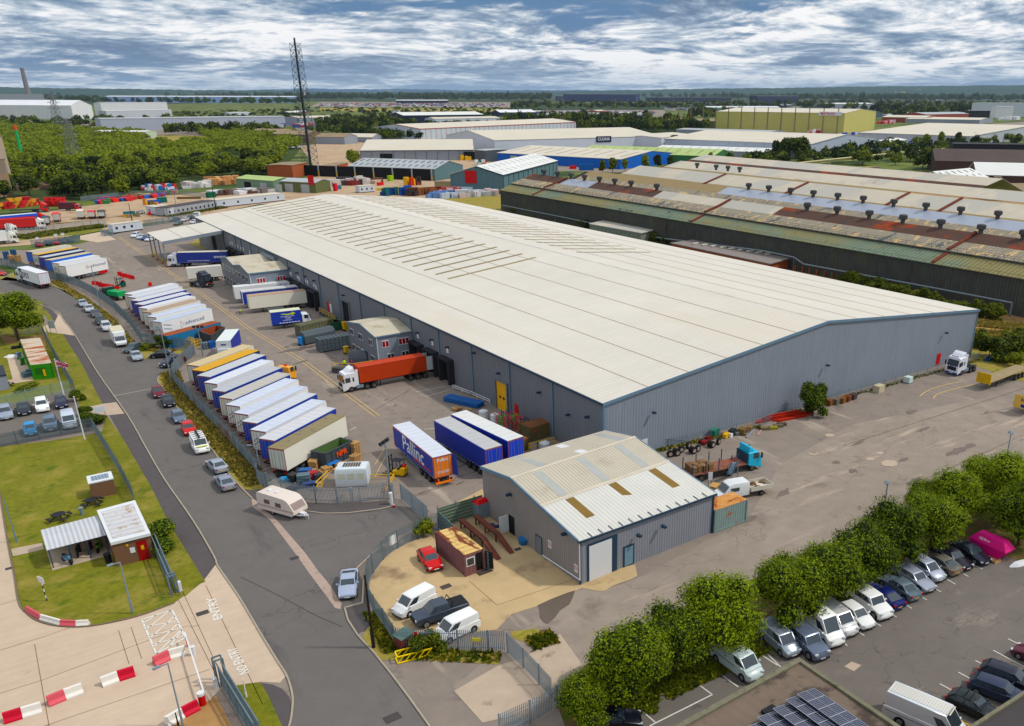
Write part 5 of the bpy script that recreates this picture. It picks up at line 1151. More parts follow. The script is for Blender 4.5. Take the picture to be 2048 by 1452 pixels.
q=[V3((3.75,-.9,1.2)),V3((3.75,.9,1.2)),V3((3.03,.8,1.98)),V3((3.03,-.8,1.98))];b=MB();b.pane(q,.03,.97,.05,.95,.02,.02);b.build('windscreen',M33,o)
for s in(-1,1):
 b=MB();b.box(1.7,s*1.0-.01,1.25,2.9,s*1.0+.01,1.75);b.build('side_window',M33,o)
 for x in(3.7,-1.6):wheel(t,x,s*.9,.36,.26,s,M61,12)
b=MB();b.box(-3.2,-1.1,.85,.05,1.1,.95);
for a_,c_ in(((-3.2,-1.1),(.05,-1.04)),((-3.2,1.04),(.05,1.1)),((-3.2,-1.037),(-3.14,1.037)),((-.01,-1.037),(.05,1.037))):b.box(a_[0],a_[1],.953,c_[0],c_[1],1.4)
b.build('tipper_bed',mat('cream_tipper',(216,210,196),.6,var=.12),t)
b=MB();rr=random.Random(5)
for i in range(10):b.obox((rr.uniform(-2.8,-.4),rr.uniform(-.8,.8),1.05),rr.uniform(.3,.8),rr.uniform(.2,.4),.2,rr.uniform(0,3))
tag(b.build('scrap_load',mat('old_timber',(132,104,76)),None,loc=t.location,rz=radians(166)),'scrap wood lying in the bed of the white tipper truck','scrap')
def flat(label,P,ang,L=13.6,mark=False):
 t=thing('flatbed_trailer',label,'trailer',(P.x,P.y,0),ang)
 b=MB();b.box(0,-1.25,1.35,L,1.25,1.5);b.build('flat_bed',mat('wood_deck',(158,142,112),.9,var=.15,vs=.8,stripe=('y',.5,.05,.2)),t)
 b=MB();b.box(L,-1.27,1.1,L+.12,1.27,2.9);hb_=b.build('headboard',mat('yellow_headboard',(206,168,52),.6,var=.12,vs=1),t)
 b=MB()
 for y in(-1.25,-.45,.4,1.15):b.box(L+.121,y,1.1,L+.2,y+.12,2.9)
 b.build('headboard_rib',M96,t)
 b=MB();b.box(.1,-.55,.9,L-.2,-.4,1.347);b.box(.1,.4,.9,L-.2,.55,1.347);b.box(L-9,1.2,.6,L-3.6,1.25,.7);b.box(L-9,1.2,.9,L-3.6,1.25,.98);b.build('chassis',M11,t)
 for s in(-1,1):
  for d in(1.8,3.1,4.4):wheel(t,d,s*1.05,.48,.36,s,M61,14)
  b=MB();b.bar((L-3,s*.85,.02),(L-3,s*.85,1.35),.14);b.build('landing_leg',M11,t)
 return t,hb_
P=g('V',1510,1180);ang_=atan2((g('V',1640,1105,1.4)-g('V',2250,870,1.4)).y,(g('V',1640,1105,1.4)-g('V',2250,870,1.4)).x)
u_=V3((cos(ang_),sin(ang_),0));fr=(g('V',1420,1060,1.4)+g('V',1600,1105,1.4))/2;fr.z=0
flat('yellow fronted flatbed trailer with a bare wooden deck at the right edge of the yard',fr-u_*13.6,ang_)
fr=(g('V',1840,1400,1.1)+g('V',2200,1460,1.1))/2;fr.z=0
t,hb_=flat('yellow fronted trailer marked H cut off by the right edge of the picture',fr-u_*13.6,ang_)
b=MB();b.box(13.84,-1.3,1.0,13.9,1.3,3.1);pn=b.build('front_panel',mat('ochre_panel',(214,178,104),.7,var=.1),t)
text('H',.8,M2,pn,(13.91,.1,2.4),(pi/2,0,pi/2),bold=.03);b=MB();b.box(13.901,-.1,1.2,13.92,.9,1.7);b.build('blue_plate',mat('blue_plate',(30,90,160)),pn)
P=g('D',1190,500);t=thing('yard_shunter','orange-yellow shunter cab showing beyond the blue trailers','shunter',(P.x,P.y,0),radians(34));o=cab(t,0,(240,168,20),high=False,deflector=False,L_=1.8)
b=MB();b.cyl((-.9,0,2.72),(-.9,0,2.9),.25,n=8);b.build('beacon',M59,o);b=MB();b.box(-4.5,-.6,.7,-1.7,.6,1.0);b.build('chassis',M11,t)
for s in(-1,1):wheel(t,-1.1,s*1.0,.48,.35,s,M61);wheel(t,-3.8,s*1.0,.48,.5,s,M61)
P,Q_=g('A',1100,1150),g('A',1260,1180);d_=P-Q_
t,bd=rigid('dark green tipper lorry with a bright green load cover beside the middle trailers',P-d_.normalized()*6.6,atan2(d_.y,d_.x),(26,60,54),None,None,L=6.6)
b=MB();b.box(0,-1.15,1.06,4.5,1.15,1.9);b.box(0,-1.0,1.903,4.5,1.0,2.1);b.build('load_cover',mat('bright_green_sheet',(40,160,96),.6,var=.1),t)
def motorhome(label,front,rear,k):
 P,Q_=g(k,*front),g(k,*rear);d_=P-Q_;u_=d_.normalized();L=6.9;base=P-u_*L
 t=thing('motorhome',label,'motorhome',(base.x,base.y,0),atan2(u_.y,u_.x));b=MB()
 b.box(0,-1.12,.55,5.1,1.12,2.9);b.add([(5.1,-1.12,1.9),(5.1,1.12,1.9),(5.1,1.12,2.9),(5.1,-1.12,2.9),(5.75,-.95,2.05),(5.75,.95,2.05),(5.55,.95,2.75),(5.55,-.95,2.75)],[(0,1,5,4),(4,5,6,7),(7,6,2,3),(0,4,7,3),(1,2,6,5)])
 b.add([(5.1,-1.0,.5),(5.1,1.0,.5),(5.1,1.0,1.9),(5.1,-1.0,1.9),(5.6,.95,1.9),(5.6,-.95,1.9),(6.2,1.0,1.15),(6.2,-1.0,1.15),(6.85,.9,.95),(6.85,-.9,.95),(6.9,.85,.4),(6.9,-.85,.4)],[(3,2,4,5),(5,4,6,7),(7,6,8,9),(9,8,10,11),(11,10,1,0),(0,3,5,7,9,11),(1,10,8,6,4,2)])
 o=b.build('body',M92,t)
 b=MB();b.box(-.01,-1.1,2.903,5.0,1.1,2.95);b.build('roof',mat('cream_grp',(214,204,180),.6,var=.15),t)
 b=MB();b.pane([V3((6.15,-.95,1.2)),V3((6.15,.95,1.2)),V3((5.62,.9,1.85)),V3((5.62,-.9,1.85))],.03,.97,.05,.95,.03,.02);b.build('windscreen',M33,t)
 for s in(-1,1):
  b=MB();b.box(5.2,s*1.0-.015,1.25,5.9,s*1.0+.015,1.8);b.build('side_window',M33,t)
  for x in(5.8,1.6):wheel(t,x,s*.95,.35,.24,s)
  b=MB();b.obox((6.82,s*.7,.85),.15,.3,.18);b.build('headlight',M43,t)
 b=MB();b.box(6.85,-.8,.3,6.96,.8,.6);b.build('bumper',M84,t);return t
motorhome('white motorhome parked nose towards the camera along the road verge',(1255,385),(1140,205),'C')
P4=[g('G',535,555),g('G',850,645)];P,Q_=g('G',690,625),g('G',850,650);a_,c_=P4;d_=c_-a_;u_=d_.normalized()
t=thing('touring_caravan','old white touring caravan parked at the mouth of the side road','caravan',(a_.x,a_.y,0),atan2(u_.y,u_.x));L=d_.length
b=MB();prof=[(0,.45),(L-.15,.45),(L+.25,.75),(L+.2,1.2),(L-.35,2.0),(L-.75,2.35),(L-1.3,2.5),(.5,2.62),(.12,2.5),(0,2.2)]
b.add([(x,0,z)for x,z in prof]+[(x,2.2,z)for x,z in prof],[tuple(range(9,-1,-1)),tuple(range(10,20))]+[(i,(i+1)%10,10+(i+1)%10,10+i)for i in range(10)]);b.build('body',mat('aged_white_caravan',(226,214,204),.5,var=.04),t,smooth=25)
M23=mat('pink_grey_curtained_glass',(150,130,126),.2,var=.12,vs=1,spec=.8)
for x0_,x1_,z0_,z1_ in((1.2,2.1,1.35,1.9),(3.0,3.9,1.25,1.8)):b=MB();b.box(x0_,-.02,z0_,x1_,-.004,z1_);b.build('window',mat('brown_glass',(110,86,76),.2,spec=.8),t)
b=MB();b.pane([V3((L+.2,.1,1.2)),V3((L+.2,2.1,1.2)),V3((L-.35,2.1,2.0)),V3((L-.35,.1,2.0))],.03,.97,.05,.97,.004,.02);b.build('front_window',M23,t)
for x in(1.0,2.2):b=MB();b.box(x,.8,2.6-.03*x,x+.45,1.4,2.72-.03*x);b.build('roof_light',M92,t)
b=MB();b.box(.02,-.012,1.02,L+.1,-.003,1.09);b.box(.02,-.012,.9,L+.1,-.003,.94);b.build('side_stripe',mat('brown_stripe',(150,110,100)),t)
b=MB();b.box(0,.9,1.6,-.0,1.3,2.0);wheel(t,2.3,.12,.3,.18,-1);wheel(t,2.3,2.08,.3,.18,1)
b=MB();b.bar((L,.5,.5),(L+1.4,1.1,.5),.1);b.bar((L,1.7,.5),(L+1.4,1.1,.5),.1);b.cyl((L+1.3,1.1,0),(L+1.3,1.1,.55),.04);b.box(L+.2,.85,.5,L+.9,1.35,.75);b.build('drawbar',M92,t)
def forklift(label,P,ang):
 t=thing('forklift',label,'forklift',(P.x,P.y,0),ang)
 b=MB();b.loft([[(x,-w_,z0_),(x,w_,z0_),(x,w_,z1_),(x,-w_,z1_)]for x,z0_,z1_,w_ in((-1.25,.45,1.15,.45),(-1.15,.3,1.3,.58),(-.75,.25,1.3,.62),(-.3,.25,.85,.62),(.7,.3,.6,.6),(.95,.3,.5,.6))]);b.build('body',M96,t)
 b=MB();b.box(-.5,-.3,.86,0,.3,1.0);b.box(-.62,-.28,.86,-.5,.28,1.5);b.build('seat',M84,t)
 b=MB()
 for x,y in((-.75,-.5),(-.75,.5),(.55,-.5),(.55,.5)):b.bar((x,y,.8),(x*.85,y,2.15),.07)
 b.box(-.75,-.56,2.12,.6,.56,2.18);b.build('overhead_guard',M84,t)
 b=MB()
 for y in(-.35,.35):b.bar((1.05,y,.1),(1.0,y,2.7),.1)
 for z in(.5,1.3,2.1,2.6):b.bar((1.03,-.35,z),(1.03,.35,z),.07)
 b.build('mast',M84,t)
 for y in(-.3,.3):b=MB();b.box(1.1,y-.06,.08,2.2,y+.06,.14);b.build('fork',M11,t)
 for s in(-1,1):wheel(t,.75,s*.5,.33,.22,s,M96);wheel(t,-.85,s*.45,.27,.2,s,M96)
 b=MB();b.cyl((-.95,-.35,1.42),(-.95,.35,1.42),.17,n=10);b.build('gas_bottle',M59,t);return t
P=g('J',215,680);forklift('yellow counterbalance forklift with its back to us beside the Pallinc trailer',P,radians(125))
P=g('A',1240,1045);t=forklift('small green forklift among the red barriers in the yard',P,radians(-150))
for ch in t.children:
 if ch.name.startswith('body'):ch.material_slots[0].link='OBJECT';ch.material_slots[0].material=mat('dark_green_body',(30,84,76))
gS='cars parked along the estate road';A_='f'
place('saloon',(870,1255),(800,1180),SIL,'pale silver saloon at the far end of the parked line on the road',gS,k='A')
place('saloon',(930,1310),(880,1225),(190,196,202),'second car in the parked line on the road, silver-white saloon',gS,k='A')
place('saloon',(1000,1362),(945,1290),(84,84,88),'dark grey saloon third in the parked line on the road',gS,k='A')
place('estate',(1050,160),(1000,75),(34,44,52),'black estate fourth in the parked line, ahead of the motorhome',gS,k='C')
place('suv',(1110,225),(1060,140),(206,208,214),'white car half hidden behind the motorhome',gS,k='C')
place('saloon',(1300,450),(1430,390),(74,86,94),'dark grey saloon parked across just past the motorhome',gS,k='C')
place('saloon',(1420,530),(1360,420),SIL,'silver saloon facing us beside the grey one past the motorhome',gS,k='C')
place('hatch',(1540,490),(1760,480),(36,38,44),'black hatchback side on in the side turning',gS,k='C')
place('suv',(1660,600),(1900,530),(40,44,58),'large dark SUV side on in the side turning under the lamp post',gS,k='C')
place('hatch',(1640,910),(1590,780),(110,26,42),'maroon hatchback parked at the corner of the side turning',gS,k='C')
place('saloon',(1745,1005),(1690,870),(30,32,40),'black saloon parked behind the maroon hatchback',gS,k='C')
place('hatch',(1860,1170),(1770,1020),(108,122,142),'blue-grey hatchback parked between black saloon and red car',gS,k='C')
place('hatch',(1960,1295),(1890,1150),(206,20,34),'bright red hatchback parked by the road verge',gS,k='C')
def wvan():
 o=place('van',(1855,180),(1770,30),WHT,'white van with a roof rack and yellow-striped bonnet on the road',gS,k='E',name='van')
 return o
vv=wvan()
for i in range(4):b=MB();x=1.0-i*.85;b.bar((x,-.75,2.06),(x,.75,2.06),.06);b.build('roof_bar',M84,vv)
b=MB();b.box(-2.1,-.12,2.1,1.3,.12,2.2);b.build('pipe_carrier',M84,vv)
b=MB();b.box(1.75,-.7,1.12,2.2,.7,1.135);b.build('yellow_stripe',mat('hi_vis_yellow',(222,232,60),.5),vv)
place('saloon',(90,110),(215,225),SIL,'silver saloon seen from behind on the road past the white van',gS,k='G',anchor='r')
place('coupe',(175,245),(280,385),(150,156,170),'last silver car of the parked line, seen from behind near the caravan',gS,k='G',anchor='r')
place('coupe',(1345,1375),(1375,1110),(176,186,206),'pale silver coupe with bonnet vents parked by the curved fence',k='G')
place('hatch',(45,930),(-120,905),(196,24,40),'red hatchback cut off by the left edge on the far road',k='A')
place('hatch',(565,660),(430,490),(206,14,38),'bright red hatchback beside the rusty cabin in the works yard',k='K')
place('smallvan',(195,1080),(470,930),WHT,'white small van parked left of the pickup in the works yard',k='K')
place('smallvan',(555,1310),(850,1170),WHT,'white small van behind the fence right of the pickup',k='K')
P,Q_=g('K',400,1140),g('K',780,1010);u_=(P-Q_).normalized();t=thing('pickup_truck','dark grey double cab pickup between the two white vans','pickup',((P.x+Q_.x)/2,(P.y+Q_.y)/2,.03),atan2(u_.y,u_.x))
pt=paint((70,78,92),.25,.4);b=MB();rings=[]
for x,zl,zh,w_ in((2.7,.5,.8,.75),(2.62,.35,1.05,.88),(2.2,.35,1.16,.93),(1.4,.35,1.2,.95),(1.3,.35,1.22,.95),(-.9,.35,1.22,.95),(-2.6,.4,1.22,.95),(-2.7,.5,1.2,.93)):
 rings.append([(x,-w_*.9,zl),(x,-w_,zl+.12),(x,-w_*.97,zh-.06),(x,-w_*.88,zh),(x,w_*.88,zh),(x,w_*.97,zh-.06),(x,w_,zl+.12),(x,w_*.9,zl)])
b.loft(rings);b.add([(1.35,-.86,1.2),(1.35,.86,1.2),(-.85,.86,1.2),(-.85,-.86,1.2),(.65,-.72,1.82),(.65,.72,1.82),(-.7,.72,1.82),(-.7,-.72,1.82)],[(0,1,5,4),(4,5,6,7),(2,3,7,6),(0,4,7,3),(1,2,6,5)]);b.build('body',pt,t,smooth=35)
for s in(-1,1):
 for x0_,x1_ in((.95,.12),(.02,-.72)):
  q=[V3((x0_,s*.85,1.26)),V3((x1_,s*.85,1.26)),V3((x1_,s*.735,1.74)),V3((x0_-.35 if x0_>.5 else x0_,s*.735,1.74))]
  if s>0:q=[q[1],q[0],q[3],q[2]]
  b=MB();b.pane(q,0,1,0,1,-.02,.05);b.build('side_window',M33,t)
 for x in(1.75,-1.65):wheel(t,x,s*.86,.4,.24,s);
 b=MB();b.obox((2.6,s*.66,.95),.18,.3,.16,-s*.3);b.build('headlight',M43,t)
 b=MB();b.box(-1.0,s*.96-.01,.34,1.1,s*1.02+.01,.42);b.build('side_step',M84,t)
b=MB();b.pane([V3((1.35,-.86,1.2)),V3((1.35,.86,1.2)),V3((.65,.72,1.82)),V3((.65,-.72,1.82))],.05,.95,.08,.94,.004,.015);b.build('windscreen',M33,t)
b=MB();b.box(-2.6,-.8,1.225,-.95,.8,1.29);b.build('bed_cover',M84,t)
b=MB();b.bar((-.92,-.85,1.25),(-1.1,-.7,1.85),.07);b.bar((-.92,.85,1.25),(-1.1,.7,1.85),.07);b.bar((-1.1,-.7,1.85),(-1.1,.7,1.85),.07);b.build('roll_bar',M84,t)
b=MB();b.box(2.66,-.6,.6,2.72,.6,.95);b.build('grille',M84,t)
gL='cars in the small left-hand car park'
place('suv',(80,1135),(40,980),(160,168,184),'silver SUV at the left edge of the small car park, back row',gL,k='C')
place('saloon',(260,1090),(235,950),(28,34,48),'black saloon in the back row of the small car park',gL,k='C')
place('suv',(450,1060),(415,905),WHT,'white SUV with a dark roof in the back row of the small car park',gL,k='C')
place('hatch',(640,1020),(615,880),(32,36,66),'dark blue-black hatchback at the right of the back row of the small car park',gL,k='C')
place('hatch',(330,1300),(310,1195),(60,150,206),'light blue hatchback behind the railings in the small car park',gL,k='C')
place('suv',(530,1255),(520,1110),(104,122,142),'grey-blue car behind the railings in the small car park',gL,k='C')
place('van',(730,1230),(690,1060),(210,218,230),'white people carrier behind the railings in the small car park',gL,k='C')
gR='cars in the long row under the trees'
DIRV=(-1.0,-.62)
def rowcar(kind,fx,fy,rgb,label,rear_out=False,bars=False,metal=.35,name=None):
 a_,c_=g('P',1420,252),g('P',1487,292);dd=(c_-a_).normalized();P=g('P',fx,fy);L=CT[kind][0];c0=P-dd*(L/2)
 ang=atan2(dd.y,dd.x)+(pi if rear_out else 0);key=(kind,True,bars)
 if key not in PROTO:PROTO[key]=car(kind,True,bars)
 o=dup(PROTO[key],(c0.x,c0.y,.06),ang,label,gR,{PAINT0.name:paint(rgb,.25,0 if rgb==WHT else metal)});return o
rowcar('saloon',1740,145,(30,34,50),'black saloon next to the pink covered skip, first in the tree row')
rowcar('estate',1590,190,(34,32,44),'very dark estate second from the pink covered skip')
rowcar('coupe',1500,235,(128,122,112),'bronze-grey fastback seen from behind in the tree row',True)
rowcar('mpv',1365,285,(184,190,204),'silver people carrier with roof rails in the tree row')
rowcar('estate',1285,370,(168,174,188),'silver estate in the tree row, two along from the bronze fastback')
rowcar('saloon',1165,445,(110,124,134),'steel grey saloon with a yellow rear plate in the tree row',True)
rowcar('coupe',1030,520,(24,36,100),'dark blue coupe with red tail lights in the tree row',True,metal=.2)
rowcar('offroad',925,595,WHT,'big white off-roader in the tree row')
rowcar('hatch',785,675,WHT,'white hatchback between the off-roader and the white vans in the tree row')
rowcar('van',640,735,(222,222,220),'white van with a grey bumper and low nose in the tree row')
rowcar('bigvan',525,820,WHT,'white high-roofed van with a curved roof in the tree row')
rowcar('offroad',400,930,(104,114,134),'grey-blue square off-roader beside the corner of the flat roof')
rowcar('smallvan',165,905,(150,160,170),'silver small van just beyond the parapet of the flat roof')
a_,c_=g('O',1160,990),g('O',1345,1125)
PROTO[('van',True,True)]=car('van',True,True)
dd=(g('O',1540,1010)-g('O',1250,800)).normalized();P=g('O',1500,1090)
o=dup(PROTO[('van',True,True)],(P.x-dd.x*2.5,P.y-dd.y*2.5,.06),atan2(dd.y,dd.x),'pale green-white van with dirty roof and bar, nearest under the trees',gR,{PAINT0.name:paint((196,210,208))})
P=g('O',540,1400);place('saloon',(553,1420),(180,1440),(24,28,38),'black saloon cut off by the bottom edge under the nearest tree',k='O')
gB='dark cars by the lower right roof'
place('estate',(2150,1180),(1680,1010),(40,42,56),'dark saloon furthest of the three at the lower right',gB,k='P',anchor='r')
place('estate',(1890,1230),(1590,1120),(46,56,80),'dark blue estate, middle of the three at the lower right',gB,k='P',anchor='r')
place('hatch',(1760,1400),(1420,1240),(28,38,40),'black-green hatchback with roof bars, nearest of the three at the lower right',gB,k='P',anchor='r',bars=True)
place('hatch',(1960,840),(2200,960),(96,36,54),'maroon car cut off by the right edge of the car park',k='P')
o=place('bigvan',(1440,1560),(945,1340),(226,230,234),'long white van with a cream ribbed roof beside the yellow line',k='P',anchor='r')
o.scale=(1.1,1.05,1.02)
b=MB()
for i in range(22):x=-2.7+i*.2;b.box(x,-.62,2.555,x+.1,.62,2.585)
b.build('roof_rib',M22,o)
gF='cars by the canopy'
for i,(f_,r_,c3,lab)in enumerate([((1365,545),(1500,495),(226,230,238),'white SUV furthest left of the four beside the canopy'),((1420,560),(1540,520),(200,210,226),'silver-white car second of the four beside the canopy'),((1460,572),(1570,540),(40,60,110),'dark blue car third of the four beside the canopy'),((1500,582),(1620,550),(230,232,238),'white saloon nearest of the four beside the canopy')]):
 place('suv' if i==0 else 'saloon',f_,r_,c3,lab,gF,full=False,k='A')
gG='cars behind the far fence by the roof corner'
for i,(x,y,c3,lab)in enumerate([(1790,365,(70,84,96),'grey car leftmost behind the far fence'),(1890,365,(206,210,216),'silver car behind the far fence, upper row'),(1950,345,(50,60,74),'dark car behind the far fence, upper row'),(2010,325,WHT,'white van at the right end behind the far fence'),(1820,405,(90,110,104),'dark green car in the nearer row behind the far fence'),(1985,390,(214,216,220),'white car in the nearer row behind the far fence'),(1440,290,(180,190,180),'pale car beside the site cabin'),]):
 place('saloon' if i!=3 else 'smallvan',(x-25,y+12),(x+60,y-12),c3,lab,gG if i<6 else None,full=False,k='A')
gH='cars in front of the far grey fence'
for i,(x,y,c3,lab)in enumerate([(385,625,(150,30,60),'dark red car furthest left in front of the far grey fence'),(475,610,(40,50,66),'dark car second in front of the far grey fence'),(555,600,(190,30,60),'crimson car third in front of the far grey fence'),(630,590,(40,46,62),'dark blue car fourth in front of the far grey fence'),(705,580,(34,40,54),'black car at the right in front of the far grey fence')]):
 place('hatch',(x+35,y+14),(x-60,y-28),c3,lab,gH,full=False,k='A')
for o in PROTO.values():purge(o)
# FENCES, POLES
def post_kids(t,pts,h,step,m,name='post',s=.1):
 first=None
 for i,(p,d)in enumerate(walk(pts,step)[:98]):
  if first is None:b=MB();b.box(-s/2,-s/2,0,s/2,s/2,h);first=b.build(name,m,t,loc=p-t.location);first.rotation_euler=(0,0,atan2(d.y,d.x))
  else:c=first.copy();COL.objects.link(c);c.location=p-t.location;c.rotation_euler=(0,0,atan2(d.y,d.x))
def fence(label,pts,h=2.3,gap=.17,wd=.07,m=None,step=2.75,name='palisade_fence',solid=False,cat='fence',group=None,off=(0,0)):
 m=m or M31;pts=[V3((p[0],p[1],0))for p in pts];P0=pts[0].copy()
 t=thing(name,label,cat,P0,0,group)
 b=MB();L=[(p-P0,d)for p,d in walk(pts,gap)]
 for p,d in L:
  n=V3((-d.y,d.x,0));w2=d*(wd/2)
  b.add([p-w2+V3((0,0,.06)),p+w2+V3((0,0,.06)),p+w2+V3((0,0,h-.1)),p+V3((0,0,h)),p-w2+V3((0,0,h-.1)),p-w2+n*.02+V3((0,0,.06)),p+w2+n*.02+V3((0,0,.06)),p+w2+n*.02+V3((0,0,h-.1)),p+n*.02+V3((0,0,h)),p-w2+n*.02+V3((0,0,h-.1))],[(0,1,2,3,4),(9,8,7,6,5),(1,6,7,2),(0,4,9,5)])
 b.build('pales',m,t,recalc=False)
 b=MB()
 for z in(.45,h-.45):
  for a_,c_ in zip(pts,pts[1:]):b.bar(a_-P0+V3((0,0,z)),c_-P0+V3((0,0,z)),.05,.05)
 b.build('rail',m,t);post_kids(t,pts,h+.05,step,m);return t
def chainlink(label,pts,h=1.4,m=None,gap=.3,step=3,name='mesh_fence'):
 pts=[V3((p[0],p[1],0))for p in pts];P0=pts[0].copy();t=thing(name,label,'fence',P0);m=m or M31
 b=MB()
 for p,d in walk(pts,gap):p=p-P0;b.bar(p+V3((0,0,.05)),p+V3((0,0,h)),.02)
 for i in range(int(h/.3)+1):
  for a_,c_ in zip(pts,pts[1:]):b.bar(a_-P0+V3((0,0,.1+i*.3)),c_-P0+V3((0,0,.1+i*.3)),.02)
 b.build('mesh_panel',m,t);b=MB()
 for a_,c_ in zip(pts,pts[1:]):b.bar(a_-P0+V3((0,0,h)),c_-P0+V3((0,0,h)),.05)
 b.build('top_rail',m,t);post_kids(t,pts,h+.06,step,m,s=.07)
FP=lambda pts,k='':[g(k,*p)for p in pts]
M44=mat('rusty_galvanised_pales',(128,142,150),.6,.2,var=.15,vs=1,spot=((140,104,78),.25,.55,.06),streak=.05)
fence('grey palisade fence along the far estate road up to the blue container',smoothline(FP([(-30,527),(20,534),(60,545),(98,557),(140,568),(175,583),(215,608),(254,643),(286,687)]),4)+FP([(330,693),(386,703)]),m=M32,gap=.2,wd=.1)
fence('rust-streaked palisade fence behind the long slanted row of trailers',smoothline(FP([(391,708),(352,745),(352,769),(397,818),(434,857),(510,941),(514,960),(522,972),(536,979)]),3),m=M44,wd=.12)
fence('pale palisade fence curving round the junk pile and white cabin',smoothline(FP([(537,979),(562,988),(609,1003),(681,1008),(751,1000),(778,997),(790,1001)]),3),m=M31)
gt=fence('galvanised yard gates standing open between the trailers and the works yard',FP([(803,999),(830,1022),(857,1046)]),h=2.2,gap=.1,wd=.04,name='yard_gate',cat='gate',step=3.2)
fence('grey palisade fence curving round the beige works yard',smoothline(FP([(877,1062),(855,1068),(803,1093),(783,1104),(770,1116),(757,1132),(745,1148),(737,1165),(735,1190),(742,1215),(757,1240),(775,1266),(793,1296)]),3),m=M32)
fence('straight palisade fence with a yellow notice in front of the white van',FP([(796,1298),(860,1300),(930,1302),(1012,1304)]),m=M31)
fence('mesh filled gate running down from the palisade corner to the concrete slab',FP([(1015,1306),(1060,1350),(1104,1399)]),h=2.2,gap=.1,wd=.04,name='mesh_gate',cat='gate')
fence('short palisade fence at the bottom edge beside the nearest tree',FP([(1000,1475),(1035,1458),(1075,1440),(1137,1402)]),m=M31)
fence('palisade fence between the garden and the grass verge at the left',FP([(440,235),(560,480),(700,720),(775,840)],'C'),h=2.1,m=M32)
fence('short palisade fence under the big tree at the left',FP([(150,265),(300,250),(440,232)],'C'),h=1.9,m=M32)
fence('pale green palisade fence behind the small car park',FP([(-300,1090),(0,1010),(350,922),(730,838)],'C'),h=2.1,m=mat('green_grey_pales',(142,164,142),.6,var=.1))
fence('dark railings in front of the small car park',FP([(-300,1470),(0,1408),(240,1362),(600,1292),(955,1232)],'C'),h=2.0,m=mat('dark_grey_pales',(88,100,110),.6,var=.1),gap=.13)
fence('long palisade fence along the right side of the lower left lawn',FP([(188,862),(215,905),(242,950),(270,1003)]),h=2.2,m=M32)
fence('grey palisade fence at the far side of the top yard',FP([(330,640),(560,615),(740,600),(822,578)],'A'),h=2.4,m=M32,gap=.3,wd=.15)
fence('far palisade fence along the strip of tall grass',FP([(190,520),(400,485),(640,455),(860,425),(1090,400)],'A'),h=2.0,m=M31,gap=.35,wd=.16)
fence('palisade fence between the cabins and the parked cars',FP([(730,600),(1000,560),(1200,530),(1640,460)],'Y'),h=2.4,m=M32,gap=.35,wd=.18)
fence('short fence and gate by the white site cabin',FP([(20,740),(100,760),(230,745)],'Y'),h=2.2,m=M31,gap=.25,wd=.12)
fence('long fence behind the coloured skips',FP([(650,1290),(1000,1250),(1400,1235),(1650,1260)],'a'),h=2.2,m=M31,gap=.5,wd=.25,step=5)
chainlink('low mesh fence along the foot of the warehouse gable',FP([(690,462),(1130,365),(1700,235)],'L')+FP([(100,760),(690,600),(1390,405),(1690,320)],'M'),h=1.3)
def slide(label,a_,c_,h=2.0):
 d=c_-a_;L=d.length;t=thing('sliding_gate',label,'gate',(a_.x,a_.y,0),atan2(d.y,d.x));b=MB()
 for y in(-.18,.18):
  for z in(.2,h):b.bar((0,y,z),(L,y,z),.1)
  for i in range(int(L/.13)):b.bar((i*.13,y,.2),(i*.13,y,h),.025)
  for i in range(int(L/2.2)+1):b.bar((i*2.2,y,.2),(i*2.2,y,h),.09)
 b.build('gate_leaf',M32,t);b=MB()
 for x in(L-.1,L+.5):
  for y in(-.35,.35):b.bar((x,y,0),(x,y,h+.35),.12)
  b.bar((x,-.35,h+.35),(x,.35,h+.35),.12)
 b.build('guide_post',M32,t)
 b=MB();b.box(L-.5,.45,0,L-.1,.75,1.1);b.build('motor_box',M92,t)
slide('grey sliding gate folded back beside the brick gatehouse',g('',306,1085),g('',350,1188))
slide('grey sliding gate at the bottom edge beside the no entry words',g('',520,1490),g('',446,1368),2.2)
def pole(label,k,top,base,r=.08,head='lamp',m=None,kb=None,az=0,cat='lamp post',name='lamp_post',group=None,hh=None):
 P=g(kb or k,*base);h_=ht(P,k,*top)if hh is None else hh;h_=max(1.0,min(22,h_));t=thing(name,label,cat,P,az,group);m=m or M31
 b=MB();b.cyl((0,0,0),(0,0,h_*.25),r*1.35,n=8);b.cyl((0,0,h_*.25),(0,0,h_),r,r*.7,n=8);b.build('pole',m,t,smooth=40)
 if head=='lamp':b=MB();b.bar((0,0,h_),(.7,0,h_+.08),.07);b.obox((.85,0,h_+.1),.55,.22,.13);b.build('lamp_head',M31,t)
 if head=='flood':
  b=MB();b.bar((0,-.8,h_),(0,.8,h_),.08);b.build('crossarm',m,t)
  for y in(-.75,0,.75):b=MB();b.obox((.12,y,h_+.28),.22,.5,.42,0,0,.5);b.build('floodlight',M84,t)
 if head=='two':
  for y,a in((-.3,-.5),(.3,.5)):b=MB();b.obox((.15,y,h_+.1),.4,.45,.12,a,0,.6);b.build('floodlight',M31,t)
 return t
pole('lamp post with three black floodlights by the junk pile gate','J',(108,400),(145,895),.13,'flood',az=2.2)
t=pole('dark wooden pole beside the curved fence','H',(1370,88),(1432,745),.13,'none',mat('dark_timber_pole',(44,36,32),.8),cat='pole',name='wooden_pole')
pole('blue-grey lamp post beside the mossy roofed trailer','D',(825,1185),(870,1440),.11,'lamp',az=2.6)
pole('floodlight post by the rusty open skip in the middle of the yard','X',(580,505),(678,1000),.1,'flood',az=1.0)
pole('tall lamp post on the verge at the side turning','C',(1645,190),(1762,760),.09,'lamp',az=3.0)
pole('shorter camera post behind the fence at the side turning','C',(1772,455),(1812,665),.08,'two',az=2)
